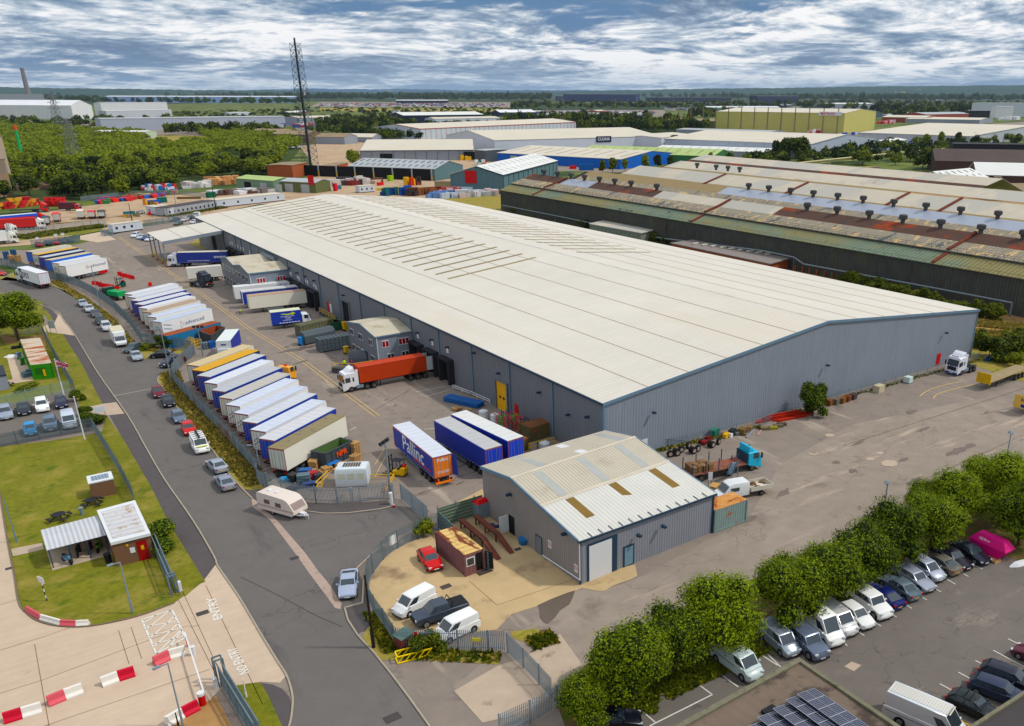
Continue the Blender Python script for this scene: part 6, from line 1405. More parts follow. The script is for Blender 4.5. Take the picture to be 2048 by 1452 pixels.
pole('street lamp on the lawn beside the concrete forecourt','E',(1105,1155),(1210,1625),.09,'lamp',az=3.4)
pole('lamp post crossing the lower barriers at the bottom left','F',(1672,820),(1745,1440),.07,'lamp',az=3.4)
pole('short dark post by the lowest barrier','F',(1670,1310),(1700,1435),.06,'none',M84,cat='post',name='post')
pole('blue-grey post with a small blue sign at the left lawn edge','E',(45,568),(155,978),.06,'none',M83,cat='post',name='sign_post')
pole('lamp post near the right edge of the big yard','M',(1935,930),(1885,1215),.09,'two',az=2.5)
pole('twin headed floodlight post rising from the tree row','N',(810,75),(775,300),.1,'two',az=2.2)
pole('slim lamp post on the near side of the red barriers','A',(948,840),(1032,1250),.09,'lamp',az=3)
pole('dark lamp post in the gravel yard','A',(1318,190),(1358,385),.14,'lamp',M84,az=3)
pole('lamp post by the long portable cabins','Y',(1210,55),(1275,400),.14,'lamp',az=3)
pole('dark slender lamp post behind the corner of the big roof','T',(655,130),(678,335),.16,'lamp',M84,az=3)
pole('post by the far gate cabin','A',(1075,390),(1092,520),.12,'lamp',az=1)
pole('white post on the small lawn at the bottom','H',(258,1032),(284,1192),.06,'none',M93,cat='post',name='post')
pole('old grey post sticking out of the tree row','M',(1777,1130),(1752,1300),.14,'none',mat('old_timber_grey',(110,102,90)),cat='post',name='post')
P=g('F',448,248);t=thing('sign_post','black and white banded post with a white plate on the lawn','sign',P,.5);b=MB()
for i in range(6):b.cyl((0,0,i*.36),(0,0,i*.36+.36),.055,n=8,m=i%2)
b.build('post',[M84,M92],t);b=MB();b.box(-.03,-.42,2.1,.03,.42,2.75);b.build('plate',M92,t)
def flagpole(label,k,top,base,flag):
 P=g(k,*base);h_=ht(P,k,*top);t=thing('flagpole',label,'flagpole',P,-.6);b=MB();b.cyl((0,0,0),(0,0,h_),.11,.06,n=8);b.cyl((0,0,h_),(0,0,h_+.12),.09,n=8);b.build('pole',M92,t)
 if flag:
  def W(u,v):return(u*1.9,.22*sin(u*6),h_-.15-1.15*(1-v)-.35*u)
  b=MB();nx,ny=19,11;gridv=[W(i/nx,j/ny)for j in range(ny+1)for i in range(nx+1)];F_=[];M_=[]
  for j in range(ny):
   for i in range(nx):
    u,v=(i+.5)/nx*2-1,(j+.5)/ny*2-1;dg=abs(abs(u)-abs(v));mi=0
    if dg<.3:mi=1
    if dg<.1:mi=2
    if abs(u)<.22 or abs(v)<.34:mi=1
    if abs(u)<.12 or abs(v)<.2:mi=2
    b.f.append((j*(nx+1)+i,j*(nx+1)+i+1,(j+1)*(nx+1)+i+1,(j+1)*(nx+1)+i));b.m.append(mi)
  b.v=gridv;b.build('flag',[paint((28,36,104),.7),M92,paint((190,24,48),.7)],t,recalc=False)
flagpole('flagpole flying a union flag in the left garden','C',(562,505),(657,880),True)
flagpole('bare leaning white flagpole beside the small car park','C',(758,892),(868,1325),False)
def board(label,k,a_,c_,ztop,h=.9,m=None,leg=1.0,name='sign_board'):
 A,B=g(k,*a_),g(k,*c_);d=B-A;t=thing(name,label,'sign',A,atan2(d.y,d.x));L=d.length;b=MB();b.box(-.02,-.03,ztop-h,L+.02,.03,ztop);b.build('panel',m or M92,t)
 for x in(.08,L-.08):b=MB();b.cyl((x,.08,0),(x,.08,ztop),.05,n=6);b.build('leg',M31,t)
 return t
board('white board on two legs at the garden entrance','C',(515,232),(582,232),2.6,1.7)
board('low white board on two legs at the small car park exit','C',(980,1105),(1090,1088),1.7,.9)
board('white notice on the fence behind the white cabin, left one','G',(1368,470),(1400,470),1.9,.6)
board('white banner notice on the curved fence of the works yard','K',(140,478),(205,440),1.9,1.1)
board('yellow notice on the straight palisade fence','K',(892,1392),(968,1392),1.6,.35,mat('pale_yellow',(216,206,96),.6))
board('small red notice on the straight palisade fence','K',(372,1362),(397,1362),1.9,.35,M59)
for i,(x,y)in enumerate(((600,630),(900,575),(1015,560))):board('white notice on the far grey fence, number %s from the left'%('one','two','three')[i],'U',(x,y+240),(x+55,y+235),1.9,.8)
# LEFT: gatehouse, cycle shelter, garden
def box4(name,label,cat,Q,h_,wall,roof,over=.15,t_=.25,group=None):
 t=thing(name,label,cat,(Q[0].x,Q[0].y,0),0,group);P=[V3((q.x-Q[0].x,q.y-Q[0].y,0))for q in Q]
 b=MB();b.prism([(p.x,p.y)for p in P],0,h_);b.build('wall',wall,t)
 c_=sum(P,V3())/4;b=MB();b.prism([(p.x+(p-c_).normalized().x*over,p.y+(p-c_).normalized().y*over)for p in P],h_+.003,h_+t_);b.build('roof',roof,t);return t,P
def rect(a_,c_,depth):
 d=(c_-a_).normalized();n=V3((-d.y,d.x,0));return[a_,c_,c_+n*depth,a_+n*depth]
def at_z(k,x,y,z):p=g(k,x,y,z);p.z=0;return p
zh=3.0;Q=[at_z('E',1010,975,zh),at_z('E',1360,890,zh),at_z('E',1225,600,zh),at_z('E',890,690,zh)]
gh,P=box4('gatehouse','small brown brick gatehouse with a white edged flat roof and red door','brick building',Q,zh-.3,M7,M92,.2,.32)
c_=sum(P,V3())/4;b=MB();b.prism([(p.x*.86+c_.x*.14,p.y*.86+c_.y*.14)for p in P],zh+.021,zh+.06);b.build('roof_sheet',mat('dirty_white_sheet',(206,204,206),.7,var=.08,vs=1,stripe=('y',1.1,.08,.4),spot=((176,160,130),1.2,.56,.1)),gh)
d=(P[1]-P[0]).normalized()
def onface(par,u0,u1,z0,z1,m,name,off=.003,th=.05,A=None,dd=None):
 A=A or P[0];dd=dd or d;n=V3((dd.y,-dd.x,0));q=[A+dd*u0+V3((0,0,z0)),A+dd*u1+V3((0,0,z0)),A+dd*u1+V3((0,0,z1)),A+dd*u0+V3((0,0,z1))]
 b=MB();b.slab([p+n*off for p in q],th);return b.build(name,m,par)
L_=(P[1]-P[0]).length
dr=onface(gh,L_*.60,L_*.87,0,2.35,mat('maroon_door',(150,22,30),.5),'door');onface(dr,L_*.70,L_*.78,1.3,1.8,M96,'notice',.054,.01)
onface(gh,L_*.41,L_*.54,1.2,1.8,M92,'notice');onface(gh,L_*.34,L_*.40,2.1,2.3,M96,'notice')
zr=2.3;Q=[at_z('E',422,1045,zr),at_z('E',965,905,zr),at_z('E',880,728,zr+.2),at_z('E',368,862,zr+.2)]
cs=thing('bike_shelter','corrugated roofed motorcycle shelter joined to the brick gatehouse','shelter',(Q[0].x,Q[0].y,0));S_=[V3((q.x-Q[0].x,q.y-Q[0].y,0))for q in Q]
b=MB();mid1,mid2=(S_[0]*.45+S_[3]*.55),(S_[1]*.45+S_[2]*.55)
for(a1,a2,z1),(b1,b2,z2)in(((S_[0],S_[1],zr-.1),(mid1,mid2,zr+.25)),((mid1,mid2,zr+.25),(S_[3],S_[2],zr+.1))):
 q=[a1+V3((0,0,z1)),a2+V3((0,0,z1)),b2+V3((0,0,z2)),b1+V3((0,0,z2))];b.add(q+[p+V3((0,0,.05))for p in q],[(0,1,2,3),(4,5,6,7),(0,1,5,4),(1,2,6,5),(2,3,7,6),(3,0,4,7)])
b.build('roof',mat('corrugated_grey_roof',(204,206,210),.6,var=.05,stripe=('x',.45,.14,.8)),cs)
b=MB();b.prism([(p.x,p.y)for p in(S_[0]+V3((0,-.5,0)),S_[1]+V3((.3,-.5,0)),S_[2],S_[3])],0,.08);b.build('slab',M18,cs)
for i,u in enumerate((.03,.35,.66,.97)):p=S_[0]*(1-u)+S_[1]*u;b=MB();b.box(p.x-.06,p.y-.06,.08,p.x+.06,p.y+.06,zr-.12);b.build('post',M85,cs)
b=MB();b.bar(S_[3]+V3((0,0,1.2)),S_[2]+V3((0,0,1.2)),.05,2.1);b.build('back_panel',mat('clear_panel',(120,126,120),.4),cs)
def bike(label,P,az,rgb):
 t=thing('motorcycle',label,'motorcycle',P,az)
 for x in(-.7,.7):b=MB();b.cyl((x,-.07,.32),(x,.07,.32),.32,n=14);b.build('wheel',M86,t)
 b=MB();b.loft([[(x,-w_,z0_),(x,w_,z0_),(x,w_*.7,z1_),(x,-w_*.7,z1_)]for x,z0_,z1_,w_ in((-.85,.75,.85,.1),(-.4,.45,.85,.16),(.15,.35,1.0,.2),(.5,.5,1.05,.2),(.75,.7,.95,.12))]);b.build('body',paint(rgb),t,smooth=40)
 b=MB();b.bar((.5,-.35,1.12),(.5,.35,1.12),.05);b.bar((.5,0,1.1),(.72,0,.35),.07);b.build('handlebar',M84,t)
 b=MB();b.box(-.6,-.14,.86,.05,.14,.96);b.build('seat',M84,t)
def bpt(u,v):p=(Q[0]*(1-u)+Q[1]*u)*(1-v)+(Q[3]*(1-u)+Q[2]*u)*v;return V3((p.x,p.y,.08))
bike('pale blue scooter at the left of the motorcycle shelter',bpt(.27,.05),-1.2,(90,130,160))
bike('black motorcycle in the middle of the shelter',bpt(.5,.3),1.3,(30,34,30));bike('black and red motorcycle right of the middle of the shelter',bpt(.7,.3),1.3,(120,20,24));bike('motorcycle with lime green trim nearest the gatehouse',bpt(.85,.25),1.2,(120,170,30))
zs=2.2;Q=[at_z('E',806,440,zs),at_z('E',1028,392,zs),at_z('E',1006,330,zs),at_z('E',790,376,zs)]
t,P2=box4('brick_store','little brown brick store with a skylit roof on the lawn','brick building',Q,zs-.15,M7,M92,.08,.16)
c_=sum(P2,V3())/4;b=MB();b.prism([(p.x*.72+c_.x*.28,p.y*.6+c_.y*.4)for p in P2],zs+.015,zs+.05);b.build('roof_window',mat('grey_glazing',(140,156,172),.3,stripe=('x',.35,.25,.2)),t)
def picnic(label,P,az):
 t=thing('picnic_table',label,'picnic table',P,az,'round black picnic tables on the lawn');b=MB();b.cyl((0,0,.7),(0,0,.76),.75,n=16);b.build('tabletop',M84,t)
 for i in range(4):a=i*pi/2;b=MB();b.obox((1.15*cos(a),1.15*sin(a),.43),.35,1.0,.06,a);b.build('bench',M84,t);b=MB();b.bar((.2*cos(a),.2*sin(a),.7),(1.15*cos(a),1.15*sin(a),.02),.09);b.build('leg',M84,t)
picnic('round black picnic table nearer the cycle shelter',g('E',545,770),.3);picnic('round black picnic table further along by the brick store',g('E',850,635),.5)
picnic('dark picnic table in the garden near the green container',g('C',60,790),.2)
def binn(label,P,h_=.9,r=.25,m=None,lid=None,name='litter_bin',cat='bin'):
 t=thing(name,label,cat,P);b=MB();b.cyl((0,0,0),(0,0,h_),r*.85,r,n=12);b.build('body',m or M31,t);b=MB();b.cyl((0,0,h_),(0,0,h_+.07),r*1.08,n=12);b.build('lid',lid or m or M31,t)
binn('pale grey litter bin between the two picnic tables',g('E',750,728));binn('black bin against the gatehouse wall',g('E',992,1160),1.0,.35,M84)
def wheelie(label,P,az,m,s=1.0,lidm=None):
 t=thing('wheelie_bin',label,'bin',P,az);b=MB();b.loft([[(-.28*s*k,-.26*s*k,z),(.28*s*k,-.26*s*k,z),(.28*s*k,.26*s*k,z),(-.28*s*k,.26*s*k,z)]for k,z in((.8,.06),(1,1.0*s))]);b.build('body',m,t)
 b=MB();b.box(-.31*s,-.29*s,1.0*s,.31*s,.29*s,1.06*s);b.build('lid',lidm or m,t);b=MB();b.cyl((-.25*s,-.3*s,.1*s),(-.25*s,.3*s,.1*s),.1*s,n=8);b.build('wheel',M86,t)
def container(label,Q,h_,m,roofm,name='shipping_container',cat='container',doors=None):
 t=thing(name,label,cat,(Q[0].x,Q[0].y,0));P=[V3((q.x-Q[0].x,q.y-Q[0].y,0))for q in Q]
 b=MB();b.prism([(p.x,p.y)for p in P],.12,h_-.06);bd_=b.build('body',m,t);b=MB();b.prism([(p.x,p.y)for p in P],h_-.057,h_);b.build('roof',roofm,t)
 b=MB()
 for p in P:b.box(p.x-.09,p.y-.09,0,p.x+.09,p.y+.09,h_+.02)
 for i in range(4):b.bar(P[i]+V3((0,0,.12)),P[(i+1)%4]+V3((0,0,.12)),.14)
 b.build('frame',m,t);return t,P
zc=2.7;Q=[at_z('C',312,562,zc),at_z('C',525,540,zc),at_z('C',410,282,zc),at_z('C',205,302,zc)]
M41=mat('bright_green_paint',(62,140,40),.6,var=.1,vs=.8)
t,P3=container('bright green container with a rusty corrugated roof in the left garden',Q,zc,M41,mat('rust_striped_roof',(206,190,170),.8,var=.1,stripe=('y',.9,.12,.4),spot=((170,84,44),.4,.5,.1,(.3,1,1))))
d3=(P3[1]-P3[0]).normalized();onface(t,(P3[1]-P3[0]).length*.5,(P3[1]-P3[0]).length*.62,.5,1.7,M96,'notice',.08,.02,P3[0],d3);onface(t,.5,2.0,.9,2.0,mat('dark_green_panel',(44,104,36),.6),'hatch',.02,.03,P3[0],d3)
Q=rect(at_z('C',-200,700,2.6),at_z('C',60,660,2.6),6.5);q4('dark roofed hut cut off by the left edge of the picture','hut','garden_hut',Q,2.4,M91,mat('slate_roof',(60,66,74),.8,var=.1))
wheelie('green wheelie bin on the garden path',g('C',240,560),.2,M41,1.2);wheelie('grey and blue recycling bin beside the green container',g('C',205,500),.2,M83,1.2)
b=MB();b.obox((0,0,.35),1.6,.9,.7,.3);b.obox((.3,.9,.5),.8,.8,1.0,.1);b.obox((-.4,1.3,.3),.9,.6,.6,.8);tag(b.build('garden_rubbish',mat('mixed_junk',(96,120,130),.8,var=.4,vs=3),None,loc=g('C',290,680)),'jumbled rubbish piled against the corner of the green container','rubbish pile')
b=MB();b.loft([[(x,-w_,0),(x,w_,0),(x,0,h_)]for x,w_,h_ in((-1.3,.05,.1),(-.4,.7,.5),(.6,.6,.45),(1.4,.1,.1))]);tag(b.build('tarpaulin',M92,None,loc=g('C',120,480),rz=-.2),'white tarpaulin over something low on the garden path','tarpaulin')
b=MB();b.box(-.2,-.4,0,1.6,.4,.5);b.box(1.2,-.5,.4,1.5,.5,.9);tag(b.build('garden_table',M84,None,loc=g('C',130,400)),'dark garden table and chairs near the big tree','garden furniture')
M9=mat('barrier_white',(236,232,224),.6,var=.05,vs=2);M6=mat('barrier_red',(196,30,60),.6,var=.06,vs=2);M5=mat('barrier_faded_red',(214,100,110),.6,var=.08,vs=2)
def barrier(label,a_,c_,m,k='F',h_=.85,w=.42):
 A,B=g(k,*a_),g(k,*c_);d=B-A;L=d.length-.03;prof=[(-w,0),(-w,.18),(-w*.45,.38),(-w*.32,h_),(w*.32,h_),(w*.45,.38),(w,.18),(w,0)]
 b=MB();b.loft([[(x,y,z)for y,z in prof]for x in(0,L)]);o=b.build('traffic_barrier',m,None,loc=A,rz=atan2(d.y,d.x));tag(o,label,'barrier','red and white traffic barriers on the forecourt')
BL=[((45,1400),(222,1345),M6,'leftmost red barrier at the bottom left corner'),((222,1345),(410,1290),M9,'leftmost white barrier in the lower line'),((462,1240),(628,1170),M5,'faded red barrier of the second pair from the left'),((628,1170),(798,1108),M9,'white barrier of the second pair from the left'),((975,1055),(1133,995),M9,'white barrier of the third pair'),((1133,995),(1292,945),M6,'deep red barrier of the third pair'),((1472,860),(1620,790),M5,'faded red barrier below the white hatching'),((1620,790),(1775,745),M9,'white barrier under the end of the lifting arm'),((1590,1435),(1745,1345),M9,'white barrier at the bottom right of the forecourt'),((1745,1345),(1895,1265),M6,'deep red barrier beside the red barrier post'),((265,345),(400,425),M5,'faded first barrier of the curved line at the lawn corner'),((400,425),(590,478),M9,'long white barrier of the curved line'),((590,478),(735,485),M5,'pink-red barrier of the curved line'),((735,485),(855,478),M9,'short white end barrier of the curved line')]
for a_,c_,m,lab in BL:barrier(lab,a_,c_,m,h_=.85 if a_[1]>500 else.6,w=.42 if a_[1]>500 else.25)
P=g('F',1935,1235);P1=g('F',1765,690);d=P1-P;t=thing('barrier_gate','red barrier post with a long white lifting arm across the forecourt','barrier',P,atan2(d.y,d.x));b=MB();b.cyl((0,0,0),(0,0,1.0),.28,n=12);b.build('cabinet',M59,t);b=MB();b.cyl((0,0,1.0),(0,0,1.25),.3,n=12);b.build('cap',M92,t)
b=MB();b.bar((0,-.25,1.1),(d.length+.6,-.25,1.15),.12);b.build('arm',M92,t);b=MB();b.box(d.length-.1,-.35,0,d.length+.1,-.15,1.0);b.build('rest_post',M5,t)
binn('small white bollard beside the end of the lifting arm',g('F',1850,765),.9,.2,M92,name='bollard',cat='bollard')
# WORKS YARD AND JUNK PILE
M50=mat('pallet_wood',(196,158,112),.9,var=.18,vs=2.5,rnd=.15)
def pallets(label,P,az,n=6,m=None,group=None):
 t=thing('pallet_stack',label,'pallets',P,az,group);rr=random.Random(int(P.x*10));first=None
 b=MB()
 for y in(-.5,-.2,.1,.4):b.box(-.6,y,.11,.6,y+.16,.135)
 for x in(-.6,-.07,.46):b.box(x,-.5,.02,x+.14,.56,.108)
 b.box(-.6,-.5,0,.6,-.38,.018);b.box(-.6,.44,0,.6,.56,.018);o=b.build('pallet',m or M50,t)
 for i in range(1,n):c=o.copy();COL.objects.link(c);c.location=(rr.uniform(-.04,.04),rr.uniform(-.04,.04),i*.145);c.rotation_euler=(0,0,rr.uniform(-.05,.05))
for k,x,y,n,az,lab in(('D',1850,1285,14,.5,'tallest pallet stack beside the open dark skip'),('D',1850,1360,8,.5,'shorter pallet stack in front of the tallest one'),('D',1430,1420,9,.9,'pallet stack at the left of the junk pile'),('D',1560,1440,4,.2,'low pallet stack under the blue sheet'),('D',1700,1400,4,.6,'low pallet stack behind the white cabin'),('J',745,92,3,.3,'small pallet stack on the yard near the blue racking'),('J',843,92,1,.3,'single flat pallet beside the small stack near the blue racking'),('G',1270,200,4,.7,'pallets right behind the white cabin roof'),('G',1020,210,3,1.2,'loose pallets at the front of the junk pile'),('G',1130,200,2,.2,'two flat pallets in the junk pile')):pallets(lab,g(k,x,y),az,n)
tag(MB().box(-.9,-.6,0,.9,.6,.12).build('blue_sheet',paint((30,120,200),.6),None,loc=g('D',1610,1400)+V3((0,0,.6)),rz=.4),'bright blue plastic sheet lying on the pallets','sheet')
def skip(label,Q,h_,m,inner,name='open_skip',txt=None,wall_t=.12,fill=.25,ribs=True,cat='skip',group=None):
 t=thing(name,label,cat,(Q[0].x,Q[0].y,0),0,group);P=[V3((q.x-Q[0].x,q.y-Q[0].y,0))for q in Q];c_=sum(P,V3())/4;I=[p+(c_-p).normalized()*wall_t*1.6 for p in P];b=MB()
 for i in range(4):
  j=(i+1)%4;b.add([P[i]+V3((0,0,.15)),P[j]+V3((0,0,.15)),P[j]+V3((0,0,h_)),P[i]+V3((0,0,h_)),I[i]+V3((0,0,.15)),I[j]+V3((0,0,.15)),I[j]+V3((0,0,h_)),I[i]+V3((0,0,h_))],[(0,1,2,3)],0)
  o_=len(b.v)-8;b.f+=[(o_+4,o_+7,o_+6,o_+5)];b.m+=[1];b.f+=[(o_+3,o_+2,o_+6,o_+7)];b.m+=[0]
 b.add([p+V3((0,0,.15))for p in P],[(3,2,1,0)],0);b.add([p+V3((0,0,h_*fill))for p in I],[(0,1,2,3)],1);b.build('body',[m,inner],t,recalc=False)
 if ribs:
  b=MB()
  for i in range(4):
   j=(i+1)%4;d=P[j]-P[i];n=int(d.length/.9);out_=(V3((d.y,-d.x,0))).normalized();out_=out_ if out_.dot(P[i]-c_)>0 else-out_
   for s_ in range(1,n):p=P[i]+d*(s_/n)+out_*.05;b.bar(p+V3((0,0,.15)),p+V3((0,0,h_-.12)),.09)
   b.bar(P[i]+out_*.04+V3((0,0,h_-.06)),P[j]+out_*.04+V3((0,0,h_-.06)),.12)
  b.build('rib',m,t)
 return t,P
M72=mat('dark_grey_skip',(70,78,84),.6,var=.12,vs=1)
zc=2.3;Q=[at_z('D',1540,1262,zc),at_z('D',1812,1130,zc),at_z('D',1690,1098,zc),at_z('D',1388,1238,zc)]
t,P=skip('dark open skip with a green inside lettered NPR in orange',Q,zc,M72,mat('mossy_green_inside',(86,110,66),.8,var=.2));d=(P[1]-P[0]);mid=P[0]*.45+P[1]*.55;n=V3((d.y,-d.x,0)).normalized()
text('NPR',1.05,LO,t,mid+n*.14+V3((0,0,1.35)),(pi/2,0,atan2(d.y,d.x)),bold=.04)
zc=2.5;Q=[at_z('G',1228,195,zc),at_z('G',1520,178,zc),at_z('G',1530,155,zc),at_z('G',1265,150,zc)];Q=rect(g('G',1240,345),g('G',1530,335),2.6)
t=thing('site_cabin','white rounded plastic cabin with square windows behind the palisade fence','cabin',Q[0],atan2((Q[1]-Q[0]).y,(Q[1]-Q[0]).x));L=(Q[1]-Q[0]).length
b=MB();b.loft([[(x0_,y0_,z),(L-x0_,y0_,z),(L-x0_,2.6-y0_,z),(x0_,2.6-y0_,z)]for x0_,y0_,z in((.05,.05,.1),(0,0,.4),(0,0,2.2),(.12,.12,2.5),(.4,.4,2.58))]);b.build('body',mat('pale_blue_white_grp',(214,222,226),.5,var=.06,vs=1),t,smooth=30)
for x in(.35,1.55,2.75):b=MB();b.box(x,-.03,1.1,x+.9,-.004,1.95);b.build('window',mat('cream_blind',(214,214,196),.5),t)
b=MB()
for i in range(7):b.box(.9+i*.32,.7,2.585,1.15+i*.32,2.0,2.62)
b.build('roof_slat',mat('brown_slats',(96,84,74),.7),t)
rr=random.Random(11);cols=[(40,44,48),(60,150,200),(30,34,36),(40,90,150),(90,110,120),(160,30,40),(34,60,110),(50,56,60)]
for i,(x,y,sx_,sy_,sz_,lab)in enumerate([(760,235,1.6,1.1,.7,'black plastic crate stack at the left of the junk pile'),(800,280,1.7,1.1,.5,'grey flat crates at the left of the junk pile'),(860,285,1.2,1.0,1.1,'light blue crate stack in the junk pile'),(960,230,1.6,1.0,.9,'grey pallets leaning in the junk pile'),(950,290,1.6,1.1,1.1,'black crate stack in the middle of the junk pile'),(1040,260,1.2,1.0,1.0,'dark blue drum crate in the junk pile'),(1000,330,1.8,.8,.6,'blue timber rack on the ground by the fence'),(1080,270,1.0,.8,.9,'red and blue odds and ends by the yellow rails'),(850,360,2.0,.9,.6,'blue sheet roll just inside the fence')]):
 b=MB();n=4
 for j in range(n):b.obox((rr.uniform(-.1,.1),rr.uniform(-.1,.1),sz_*(j+.5)/n),sx_,sy_,sz_/n*.82,rr.uniform(-.15,.15))
 tag(b.build('crate_stack',paint(cols[i%8],.6),None,loc=g('G',x,y),rz=rr.uniform(-.6,.6)),lab,'crates')
def rails(label,pts,k,z0=0,h_=1.1,m=None,name='yellow_rail'):
 P=[g(k,*p,z0)for p in pts];P0=P[0].copy();b=MB()
 for a_,c_ in zip(P,P[1:]):
  for z in(h_*.5,h_):b.bar(a_-P0+V3((0,0,z)),c_-P0+V3((0,0,z)),.09)
  n=max(1,int((c_-a_).length/1.8))
  for i in range(n+1):p=a_-P0+(c_-a_)*(i/n);b.bar(p,p+V3((0,0,h_)),.09)
 tag(b.build(name,m or M96,None,loc=P0),label,'guard rail')
rails('yellow rails leaning over the left of the junk pile',[(1170,260),(1060,370),(1120,380)],'G');rails('yellow rail to the right of the white cabin',[(1560,270),(1760,265)],'G',0,.7);rails('angled yellow rail by the lamp post',[(1770,270),(1690,390)],'G',0,.8)
rails('yellow rail in front of the rusty boxes by the blue trailers',[(1400,465),(1480,445),(1630,405)],'J')
cone=lambda label,P:(lambda t:(MB().box(-.2,-.2,0,.2,.2,.05).build('base',M84,t),(lambda b:b.build('cone',[M59,M92],t))(MB().cyl((0,0,.05),(0,0,.3),.16,.11,n=10,m=0).cyl((0,0,.3),(0,0,.5),.11,.07,n=10,m=1).cyl((0,0,.5),(0,0,.75),.07,.03,n=10,m=0))))(thing('traffic_cone',label,'traffic cone',P))
cone('orange and white traffic cone at the foot of the three-lamp post',g('G',1768,520))
b=MB();b.cyl((0,0,0),(0,0,1.6),.22,n=10);tag(b.build('control_post',M92,None,loc=g('G',1745,495)),'white cylindrical post beside the orange traffic cone','bollard')
def hoard(label,pts,k,h_,m):
 P=[g(k,*p)for p in pts];t=thing('metal_hoarding',label,'fence',P[0]);b=MB();P0=P[0].copy()
 for a_,c_ in zip(P,P[1:]):
  d=(c_-a_).normalized();n=V3((-d.y,d.x,0))*.03;q=[a_-P0+n,c_-P0+n,c_-P0-n,a_-P0-n];b.prism([(p.x,p.y)for p in q],.05,h_)
 b.build('sheet',m,t);post_kids(t,P,h_+.25,2.4,M32);return t
M42=mat('mouldy_green_hoarding',(112,128,112),.7,var=.12,vs=.4,stripe=('z',.42,.22,.8),spot=((160,160,130),.3,.56,.1),spot2=((66,80,70),.3,.58,.1))
hoard('mouldy green corrugated hoarding between the yard and the works yard',[(583,1165),(780,1100),(985,1035)],'J',2.5,M42)
hoard('grey corrugated hoarding running behind the rusty cabin',[(583,1165),(800,1370),(1040,1560)],'J',2.2,mat('grey_green_hoarding',(104,122,124),.6,var=.1,stripe=('z',.42,.25,.8)))
zc=2.6;Q=[at_z('K',812,500,zc),at_z('K',985,440,zc),at_z('K',725,238,zc),at_z('K',553,290,zc)]
t,P=container('old maroon steel cabin with a rust striped roof in the works yard',Q,zc,mat('maroon_cabin',(132,92,92),.8,var=.12,vs=1,stripe=('xy',.55,.10,.4)),mat('rust_cream_roof',(222,190,130),.8,var=.1,stripe=('y',.85,.12,.5),spot=((124,70,50),.45,.5,.06,(1.6,.35,1))),'steel_cabin','cabin')
d=(P[1]-P[0]).normalized();L_=(P[1]-P[0]).length;w_=onface(t,.15,1.15,1.1,2.1,M93,'window',.01,.04,P[0],d);onface(w_,.25,1.05,1.2,2.0,M34,'pane',.052,.01,P[0],d);onface(t,L_*.58,L_*.92,.25,2.3,M24,'doorway',.01,.02,P[0],d)
n=V3((d.y,-d.x,0));A=P[0]+d*(L_+.05);b=MB();b.add([A+V3((0,0,.3)),A+d*.5+n*.9+V3((0,0,.3)),A+d*.5+n*.9+V3((0,0,2.3)),A+V3((0,0,2.3)),A+d*.05+V3((0,0,.3)),A+d*.55+n*.9+V3((0,0,.3)),A+d*.55+n*.9+V3((0,0,2.3)),A+d*.05+V3((0,0,2.3))],[(0,1,2,3),(7,6,5,4),(0,4,5,1),(1,5,6,2),(2,6,7,3),(3,7,4,0)]);tag(b.build('door',M84,t),'dark door standing open')
b=MB();b.box(0,-.9,0,1.6,0,.12);tag(b.build('door_mat',mat('dark_slab',(74,66,60),.9),None,loc=g('K',915,660),rz=atan2(d.y,d.x)),'dark slab on the ground outside the steel cabin door','slab')
M57=mat('rusty_ramp',(116,66,54),.8,var=.2,vs=1,spot=((72,58,50),.6,.55,.1))
for a_,c_,lab in(((790,250),(1130,545),'left one of the two long rusty vehicle ramps'),((925,215),(1250,490),'right one of the two long rusty vehicle ramps')):
 A,B=g('K',*a_),g('K',*c_);d=B-A;L=d.length;t=thing('vehicle_ramp',lab,'ramp',A,atan2(d.y,d.x),'rusty vehicle ramps in the works yard');b=MB();hh=1.15
 b.loft([[(0,-.3,hh-.3),(0,.3,hh-.3),(0,.3,hh),(0,-.3,hh)],[(L*.62,-.3,hh-.3),(L*.62,.3,hh-.3),(L*.62,.3,hh),(L*.62,-.3,hh)],[(L,-.3,.01),(L,.3,.01),(L,.3,.05),(L,-.3,.05)]]);b.build('track',M57,t)
 for x in(.2,L*.3,L*.6):b=MB();b.box(x,-.28,0,x+.15,-.15,hh-.3);b.box(x,.15,0,x+.15,.28,hh-.3);b.build('leg',M57,t)
t=thing('oil_tank','grey tank box with a red top against the works unit','tank',g('K',1005,165),.1);b=MB();b.box(-.9,0,0,.9,1.3,2.0);b.build('body',M31,t);b=MB();b.loft([[(-.95,-.05,2.003),(.95,-.05,2.003),(.95,1.35,2.003),(-.95,1.35,2.003)],[(-.5,.4,2.35),(.5,.4,2.35),(.5,.9,2.35),(-.5,.9,2.35)]]);b.build('lid',M59,t)
binn('blue drum beside the red topped tank',g('K',935,105),.9,.35,paint((24,84,160),.5),name='drum',cat='drum');binn('blue drum at the left end of the ramps',g('K',690,185),.9,.35,paint((24,84,160),.5),name='drum',cat='drum')
b=MB();b.cyl((0,0,0),(0,0,.7),.45,.62,n=16);b.cyl((.6,.2,.0),(.7,.3,1.3),.04,n=6);tag(b.build('blue_tub',paint((30,104,160),.5),None,loc=g('K',1352,400)),'blue tub with tools against the works unit wall','tub')
b=MB()
for i in range(6):b.obox((i*.35-.9,.15*(i%3),.15),.5,.3,.3,i)
tag(b.build('blue_hose_heap',paint((44,64,110),.6),None,loc=g('K',1085,250),rz=-.8),'heap of blue bits beside the right ramp','junk')
